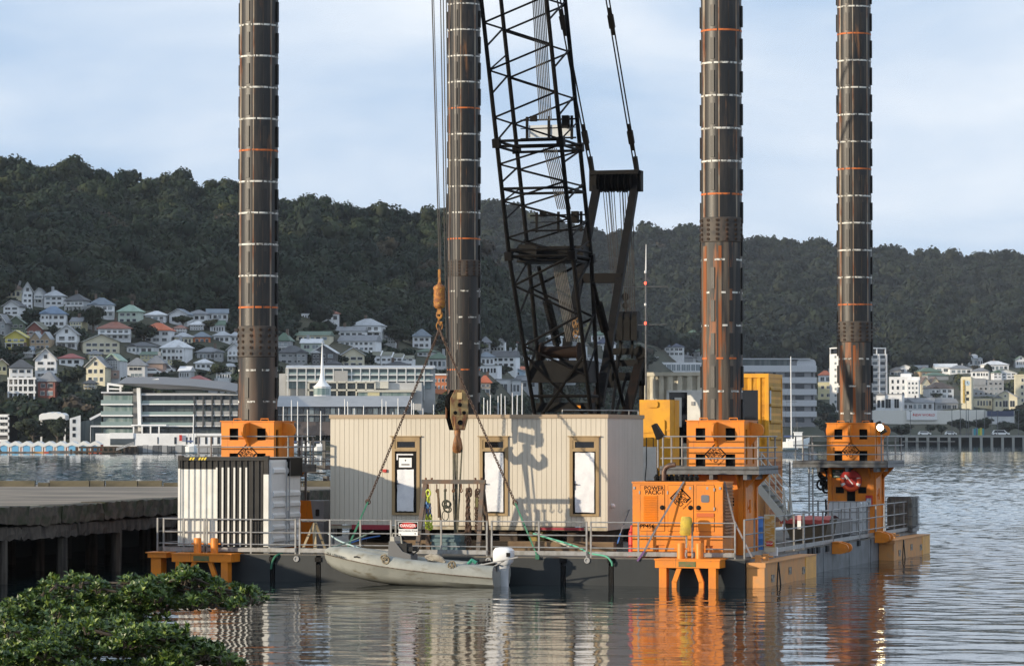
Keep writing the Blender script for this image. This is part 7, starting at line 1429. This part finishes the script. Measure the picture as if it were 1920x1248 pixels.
def car(fr, x, y, z, L_, c, lab, van=False, grp=None):
    t_ = T('parked_car' if not van else 'parked_van', lab, 'van' if van else 'car', (x,y,z), fr, grp); h_ = 2.0 if van else 1.5
    m = M(); m.prism([(-L_/2,.3),(L_/2,.3),(L_/2,.8),(L_*.36,.95),(L_*.2,h_),(-L_*.36,h_),(-L_*.48,.95),(-L_/2,.85)], lambda a, b_, d: (x+a,y+d,z+b_), 0, 1.7); b_ = t_.part('body', m, c)
    m = M(); m.prism([(L_*.16,h_-.12),(L_*.3,.98),(-L_*.42,.98),(-L_*.33,h_-.12)], lambda a, q, d: (x+a,y+d,z+q), -.02, .0); t_.part('side_window', m, PANE[0], b_)
    for q in (-.32, .32): m = M(); m.lathe([(.33,0),(.33,.2)], (x+q*L_,y+.1,z+.33), 12, (0,-1,0)); t_.part('wheel', m, RUBBER)
car(fr, g(1879), 3, zz(816.5), 7, WHITE2, 'white van parked on the far right wharf', True); car(fr, g(1738), 6, zz(816.5), 5, WHITE2, 'white car parked on the far right wharf near the lit floodlight'); car(fr, g(1786), 4, zz(816.5), 4.5, WHITE2, 'white car at the edge of the far right wharf left of the mural kiosk')
for i, (x, y, c) in enumerate([(283,704,WHITE2),(296,703,WHITE2),(308,700,WHITE2),(318,698,GREYP)]):
    p, Y = groundp(x, y); car(Frame(p, 12), 0, -1, .3, 5, c, 'small car parked on the hillside street by the blank pink block', i == 2, 'cars on the hillside street') if i != 2 else car(Frame(p, 12), 0, -1, .3, 5.5, c, 'white van parked on the hillside street by the blank pink block', True)
# ================================================================== VEGETATION
def leafmat(name, rough=.75):
    m = bpy.data.materials.new(name); m.use_nodes = True; n, l = m.node_tree.nodes, m.node_tree.links; b = n['Principled BSDF']; b.inputs['Roughness'].default_value = rough; b.inputs['Specular IOR Level'].default_value = .25
    at = n.new('ShaderNodeAttribute'); at.attribute_name = 'tint'; l.new(at.outputs['Color'], b.inputs['Base Color']); return m
LEAFM = leafmat('foliage')
def crown_proto(seed, nq, size=.19):       # unit crown: lumpy cloud of small leaf clumps, radius about 1, base at z=0
    r = np.random.default_rng(seed); nb = 8; c = np.concatenate([[[0,0,.85]], np.c_[r.uniform(-.62,.62,nb), r.uniform(-.62,.62,nb), r.uniform(.35,1.35,nb)]]); rad = np.concatenate([[.72], r.uniform(.30,.50,nb)])
    w_ = rad**2; bi = r.choice(nb+1, nq, p=w_/w_.sum()); d = r.normal(size=(nq,3)); d /= np.linalg.norm(d, axis=1)[:,None]; d[:,2] = np.abs(d[:,2])*.9+d[:,2]*.1
    p = c[bi]+d*rad[bi][:,None]*r.uniform(.82,1.1,nq)[:,None]
    nrm = d+r.normal(size=(nq,3))*.34; nrm /= np.linalg.norm(nrm, axis=1)[:,None]; t1 = np.cross(nrm, r.normal(size=(nq,3))); t1 /= np.linalg.norm(t1, axis=1)[:,None]; t2 = np.cross(nrm, t1); s = size*r.uniform(.6,1.25,nq)[:,None]
    q = np.stack([p-t1*s-t2*s*.6, p+t1*s*.9-t2*s*.5, p+t1*s*.5+t2*s, p-t1*s*.7+t2*s*.7], 1).reshape(-1,3)
    core = []; 
    for b_ in range(nb+1):
        for k in range(1): core.append((c[b_], rad[b_]*.78))
    return q.astype(np.float32), core, r.uniform(.75,1.3,nq).astype(np.float32)
ICO = None
def ico():
    global ICO
    if ICO is None:
        import bmesh; b = bmesh.new(); bmesh.ops.create_icosphere(b, subdivisions=1, radius=1); ICO = (np.array([v.co[:] for v in b.verts], np.float32), [tuple(v.index for v in f.verts) for f in b.faces]); b.free()
    return ICO
def mass(name, items, protos, kind='stuff', single=None):   # items: (x,y,z,rx,rz,(r,g,b))
    V, Cc = [], []; nq = 0; tv, tc_, tf = [], [], []
    iv, itf = ico()
    base = 0; tri_v = []; tri_f = []; off = 0
    for (x, y, z, rx, rz, col) in items:
        q, core, var = protos[rng.integers(len(protos))]; a = rng.uniform(0, 6.28); ca, sa = math.cos(a), math.sin(a)
        v = np.empty_like(q); v[:,0] = (q[:,0]*ca-q[:,1]*sa)*rx+x; v[:,1] = (q[:,0]*sa+q[:,1]*ca)*rx+y; v[:,2] = q[:,2]*rz+z; V.append(v)
        cc = np.outer(np.repeat(var, 4), col); Cc.append(cc)
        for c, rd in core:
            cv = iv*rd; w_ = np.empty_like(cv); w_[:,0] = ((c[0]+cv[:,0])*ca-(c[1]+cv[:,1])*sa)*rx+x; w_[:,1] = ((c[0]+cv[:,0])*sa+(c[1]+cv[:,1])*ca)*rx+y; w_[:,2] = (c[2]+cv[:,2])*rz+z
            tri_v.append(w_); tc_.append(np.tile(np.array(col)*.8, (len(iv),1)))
    V = np.concatenate(V); nv4 = len(V); tri = np.concatenate(tri_v); nI = len(tri)//len(iv); F = np.array(itf)
    tf = (np.arange(nI)[:,None,None]*len(iv)+F[None]+nv4).reshape(-1)
    me = bpy.data.meshes.new(name); allv = np.concatenate([V, tri]).astype(np.float32); cols = np.concatenate(Cc+tc_).astype(np.float32); cols = np.c_[np.clip(cols,0,1), np.ones(len(cols),np.float32)].astype(np.float32)
    me.vertices.add(len(allv)); me.vertices.foreach_set('co', allv.ravel()); nl = nv4+len(tf); me.loops.add(nl); me.loops.foreach_set('vertex_index', np.concatenate([np.arange(nv4), tf]).astype(np.int32))
    npq, npt = nv4//4, len(tf)//3; me.polygons.add(npq+npt); st_ = np.concatenate([np.arange(npq)*4, nv4+np.arange(npt)*3]).astype(np.int32); me.polygons.foreach_set('loop_start', st_); 
    try: me.polygons.foreach_set('loop_total', np.concatenate([np.full(npq,4), np.full(npt,3)]).astype(np.int32))
    except Exception: pass
    me.update(calc_edges=True); at = me.attributes.new('tint', 'FLOAT_COLOR', 'POINT'); at.data.foreach_set('color', cols.ravel()); me.materials.append(LEAFM)
    return me
GREENS = [(.013,.026,.013),(.016,.029,.014),(.022,.035,.015),(.014,.025,.015),(.027,.037,.018),(.011,.021,.013)]; ODD = [(.060,.050,.030),(.052,.060,.022),(.062,.050,.036)]
PROT = [crown_proto(100+i, 420, .088) for i in range(8)]; PROTF = [crown_proto(200+i, 200, .125) for i in range(6)]; PROTS = [crown_proto(400+i, 90, .21) for i in range(6)]
def free(px, py, pad=2): return not any(a-pad < px < b_+pad and t2-3 < py < bt+2 for a, b_, t2, bt, *_ in HOUSES)
def clear(px, py, w_, h_):                # keeps a bush from standing in front of a house
    for a, b_, t2, bt in [r_[:4] for r_ in HOUSES]+BLDS:
        if px+w_ > a and px-w_ < b_ and py > bt-2 and py-h_ < bt-(bt-t2)*.16: return False
        if a < px < b_ and t2 < py <= bt and py > t2+(bt-t2)*.5: return False
    return True
items = []
for _ in range(3000):                     # wooded near hill on the left
    px = rng.uniform(-260, 1000); Y, p = prof(px); y = math.sqrt(rng.uniform(Y[4]**2*.97, (Y[5]+30)**2)); x = (px-960)/FPX*y; z = terrz(x, y)
    s = rng.uniform(2.8, 5.4)+2.6*(rng.random() < .14); c = GREENS[rng.integers(6)] if rng.random() > .035 else ODD[rng.integers(3)]; items.append((x, y, z-1.5, s, s*rng.uniform(.65,1.15)+(2.0 if rng.random() < .08 else 0), c))
o = bpy.data.objects.new('left_forest', mass('left_forest', items, PROT)); COL.objects.link(o); tags(o, 'dense dark forest covering the hill above the houses on the left', 'forest', kind='stuff')
items = []
for _ in range(6000):
    px = rng.uniform(740, 2250); Y, p = prof(px); y = math.sqrt(rng.uniform(max(Y[4]*.99, 1500 if px < 1250 else 0)**2, (Y[8]+50)**2)); x = (px-960)/FPX*y; z = terrz(x, y)
    if (z+14-HC)*FPX/y < p[4]: continue
    s = rng.uniform(4.2, 8.4)+3.5*(rng.random() < .12); c = GREENS[rng.integers(6)] if rng.random() > .02 else ODD[rng.integers(3)]; items.append((x, y, z-2, s, s*rng.uniform(.7,1.15), tuple(v*.58 for v in c)))  # crown tint scaled down in place of weak light on the far hill
o = bpy.data.objects.new('right_forest', mass('right_forest', items, PROTF)); COL.objects.link(o); tags(o, 'dense bluish dark forest covering the far hill on the right', 'forest', kind='stuff')
items = []
for _ in range(5200):                     # gardens and scrub between the houses and on the cliff
    px = rng.uniform(-30, 1960); Y, p = prof(px); q = rng.uniform(p[2]+4, p[4]+14); py = 815-q
    if 1330 < px and py > 795: continue
    y = float(np.interp(q, p[1:6], Y[1:6])); x = (px-960)/FPX*y; s = rng.uniform(1.3, 3.4)*(1 if px < 1200 else 1.25)
    if not clear(px, py, s*.9*FPX/y, s*1.5*FPX/y): continue
    c = GREENS[rng.integers(6)] if rng.random() > .14 else ODD[rng.integers(3)]
    items.append((x, y+2, terrz(x, y+2)-.6, s, s*rng.uniform(.7,1.1), c))
o = bpy.data.objects.new('hillside_scrub', mass('hillside_scrub', items, PROTS)); COL.objects.link(o); tags(o, 'green scrub and garden bushes filling the gaps between the hillside houses', 'scrub', kind='stuff')
BARK = mat('bark', (.07,.055,.042), .9, (.11,.09,.07), 3)
PROTN = [crown_proto(300+i, 420, .115) for i in range(4)]; TREEM = {}
def tree(px, py, wpx, hpx, col, lab, name='round_tree', Y=None):
    Yq = Y or terrY(px, py); p = W(px, py, Yq); k = Yq/FPX; rx, hz = wpx*k/2, hpx*k; t_ = T(name, lab, 'tree', (0,0,0), Frame(p, 0))
    m = M(); lim = [((0,0,-.5),(0,.05,hz*.45),.06)]+[((0,0,hz*.2),(rx*.5*math.cos(a),rx*.5*math.sin(a),hz*.6),.035) for a in (.4,1.9,3.3,4.9)]
    for a, b_, r_ in lim: m.tube([a, tuple((np.array(a)+np.array(b_))/2+np.array([.05,0,.1])), b_], [hz*r_, hz*r_*.7, hz*r_*.35], 6)
    t_.part('trunk', m, BARK); me = mass('crown', [(0,0,hz*.18,rx*.92,hz*.46,col)], [PROTN[rng.integers(4)]]); o = bpy.data.objects.new('crown', me); COL.objects.link(o); o.parent = t_.o
DK = (.016,.024,.011)
for a in [(175,620,58,50,DK,'large dark tree right of the white gabled house beside the tan one'),(133,735,58,52,DK,'tall dark tree right of the small red house'),(100,640,30,34,DK,'dark tree behind the tan twin gabled house'),(35,672,44,26,DK,'dark tree directly below the bright yellow house'),(270,644,70,42,DK,'wide dark tree left of the orange roofed house'),
 (395,622,44,26,(.045,.042,.015),'olive tree under the last two houses of the row beside the leg'),(343,612,40,22,(.03,.038,.014),'mid green tree below the house with the steep gable'),(372,666,34,24,DK,'dark tree below the house with the orange porch'),(335,700,40,28,(.03,.04,.016),'green tree beside the parked hillside cars'),(300,725,46,26,(.022,.032,.014),'dark tree just above the curved apartment roof'),(410,712,50,36,(.025,.034,.014),'big tree below the grey pavilion house'),
 (745,652,62,44,DK,'large dark tree above the white terrace row'),(685,655,30,30,DK,'dark tree right of the big white group'),(945,706,40,22,DK,'dark tree in front of the houses right of the brown leg'),(985,682,34,28,(.03,.04,.016),'green tree at the left edge of the boom'),(620,636,34,20,(.025,.034,.014),'dark green tree below the lone terracotta roof'),(1215,690,40,30,DK,'dark tree right of the radio mast'),
 (1712,704,22,20,DK,'small round dark tree between two roofs right of the tower block'),(1755,748,34,14,DK,'low dark hedge tree in front of the brown roofed house'),(1852,706,24,26,DK,'conifer like tree above the grey flats on the right'),(1885,742,20,18,DK,'small dark tree at the right end of the grey flats'),(550,756,1,1,DK,'')][:-1]: tree(*a)
tree(62, 832, 76, 50, (.018,.026,.012), 'broad dark seaside tree behind the left boat sheds', 'seaside_tree', 690); tree(108, 832, 62, 52, (.018,.026,.012), 'round seaside tree in front of the white canopy', 'seaside_tree', 688)
for x, y, w_, h_, lb in [(1690,822,60,28,'dark bushy tree right of the lit floodlight'),(1650,818,40,22,'dark bush behind the lit floodlight'),(1745,812,26,18,'small dark tree below the red lettering'),(1800,812,50,28,'dark tree left of the tall wharf lamp post'),(1840,812,58,30,'dark tree behind the mural kiosk'),(1890,815,60,26,'dark tree behind the white van on the wharf'),(1925,818,50,28,'dark tree at the right picture edge by the wharf'),(1548,818,44,34,'dark tree left of the back right leg'),(1595,815,40,24,'dark tree behind the back right leg'),(1765,815,26,20,'round dark bush right of the red lettering')]: tree(x, y, w_, h_, (.02,.028,.014), lb, 'shore_tree', 1325 if x > 1640 else 1310)
# ================================================================== FOREGROUND BUSH
BL = [mat('bush_leaf_dark', (.026,.062,.014), .42), mat('bush_leaf', (.070,.122,.020), .42), mat('bush_leaf_bright', (.19,.25,.045), .42)]
class Bush: pass
def bush(lab, lobes, base, seed, nro):
    rr = random.Random(seed); t_ = T('foreground_bush', lab, 'bush', base, WF); lv = M(); tw = M()
    b0 = Vector(base)
    prev = b0
    for (cx, cy, cz, rx, ry, rz, n_) in lobes:
        c = Vector((cx,cy,cz)); q = c+Vector((0,.1,-rz*.35))
        if (prev-q).length < 1.1 and prev is not b0: tw.tube([prev, prev.lerp(q, .5)+Vector((0,.0,-.03)), q], [.012,.010,.008], 5)
        elif prev is b0: tw.tube([b0, b0.lerp(q, .5)+Vector((-.2,.2,-.2)), q], [.06,.04,.015], 6)
        prev = q
        for i in range(n_):
            while True:
                d = Vector((rr.uniform(-1,1), rr.uniform(-1,1), rr.uniform(-1,1)))
                if .45 < d.length < 1: break
            p = c+Vector((d.x*rx, d.y*ry, d.z*rz)); out = (Vector((d.x/rx*.3, d.y/ry*.3, d.z/rz*.12))).normalized(); ax = (out*.6+Vector((rr.uniform(-.4,.4), rr.uniform(-.5,.2), 1.0))).normalized()
            if i % 4 == 0: tw.tube([c+Vector((d.x*rx*.3,d.y*ry*.3,d.z*rz*.3-.05)), p], [.010,.004], 5)
            e = ax.cross(Vector((0,1,.2))).normalized(); g_ = ax.cross(e); nl = rr.randint(6, 10)
            for k in range(nl):
                a = 2*math.pi*k/nl*1.0+rr.uniform(-.3,.3); tl = rr.uniform(.2, .95); dr = ((e*math.cos(a)+g_*math.sin(a))*tl+ax*rr.uniform(.25,.9)).normalized(); L_ = rr.uniform(.044, .076); sd = dr.cross(ax).normalized()*L_*rr.uniform(.20,.28); up = sd.cross(dr).normalized()*L_*.10
                lv.k = rr.choice((0,0,1,1,1,2)); q0 = p+dr*.008; q1 = p+dr*L_*.62; q2 = p+dr*L_; 
                lv.add([q0, q1+sd+up, q2-up*.8, q1-sd+up, q1], [(0,4,1),(0,3,4),(4,2,1),(4,3,2)])
        lv.k = 0
    t_.part('branch', tw, BARK); t_.part('leaves', lv, BL)
def lobe(px, py, wpx, hpx, Y, n_): p = W(px, py+11, Y); k = Y/FPX; return (p.x, Y, p.z, wpx*k/2, wpx*k*.42+.1, hpx*k/2, n_)
def sprays(seed, rows, Y):
    rr = random.Random(seed); o = []
    for (xa, ya, xb, yb, n_, w_, h_, lv_) in rows:
        for k in range(n_):
            f = (k+.5)/n_; x = xa+(xb-xa)*f+rr.uniform(-8,8); y = ya+(yb-ya)*f+rr.uniform(-5,5)
            o.append(lobe(x, y, w_*rr.uniform(.8,1.25), h_*rr.uniform(.8,1.25), Y+rr.uniform(-.8,.8), int(lv_*1.35*rr.uniform(.8,1.2))))
    return o
def sprigs(seed, pts, Y, n_):             # small twigs standing out of the outline
    rr = random.Random(seed); o = []
    for _ in range(n_):
        f = rr.random()*(len(pts)-1); q = int(f); f -= q; x = pts[q][0]*(1-f)+pts[q+1][0]*f; y = pts[q][1]*(1-f)+pts[q+1][1]*f
        o.append(lobe(x, y+rr.uniform(-9,5), rr.uniform(10,24), rr.uniform(12,26), Y+rr.uniform(-.6,.6), rr.randint(5,10)))
    return o
def only(s, f, seed): r_ = random.Random(seed); return [l_[:6]+(max(4, int(l_[6]*f*r_.uniform(.6,1.3))),) for l_ in s]
bush('glossy green bush with spreading layered branches in the left foreground', only(sprays(1, [(0,1150,110,1112,7,60,30,34),(105,1100,165,1090,3,48,26,26),(140,1112,300,1104,9,56,28,32),(250,1094,330,1084,5,46,22,24),(330,1078,392,1076,4,38,18,14),(280,1120,400,1112,6,58,30,32),(395,1122,490,1112,5,40,20,15),(10,1150,260,1136,12,60,32,34),(0,1176,245,1154,11,64,34,38),(180,1166,300,1146,4,56,26,22)], 27), .95, 3)+sprigs(5, [(0,1136),(60,1106),(120,1080),(200,1092),(300,1084),(360,1064),(400,1082),(420,1106),(495,1104)], 27, 60), (-3.2,27,1.2), 1, 0)
bush('darker lower bush along the bottom left corner', only(sprays(2, [(0,1194,220,1170,11,64,34,40),(110,1192,330,1178,9,60,30,34),(0,1224,120,1206,7,62,34,40),(150,1208,350,1204,9,62,32,36),(330,1214,440,1238,5,52,26,24),(0,1246,110,1240,5,60,26,30),(150,1244,340,1240,8,60,26,28)], 25), 1.0, 4)+sprigs(6, [(0,1180),(120,1168),(220,1160),(300,1176),(350,1196),(400,1214),(450,1240)], 25, 40), (-2.9,25,1.2), 2, 0)
# ================================================================== SEA AIR
hz_ = bpy.data.materials.new('haze'); hz_.use_nodes = True; n, l = hz_.node_tree.nodes, hz_.node_tree.links; n.clear()
pv = n.new('ShaderNodeVolumePrincipled'); pv.inputs['Color'].default_value = (.80,.88,1,1); pv.inputs['Density'].default_value = .00004; pv.inputs['Anisotropy'].default_value = .0
ou = n.new('ShaderNodeOutputMaterial'); l.new(pv.outputs[0], ou.inputs['Volume'])
m = M(); m.box((-1700,-60,-25), (1700,3100,330)); solo('haze', None, None, m, hz_, (0,0,0), WF, kind='stuff')
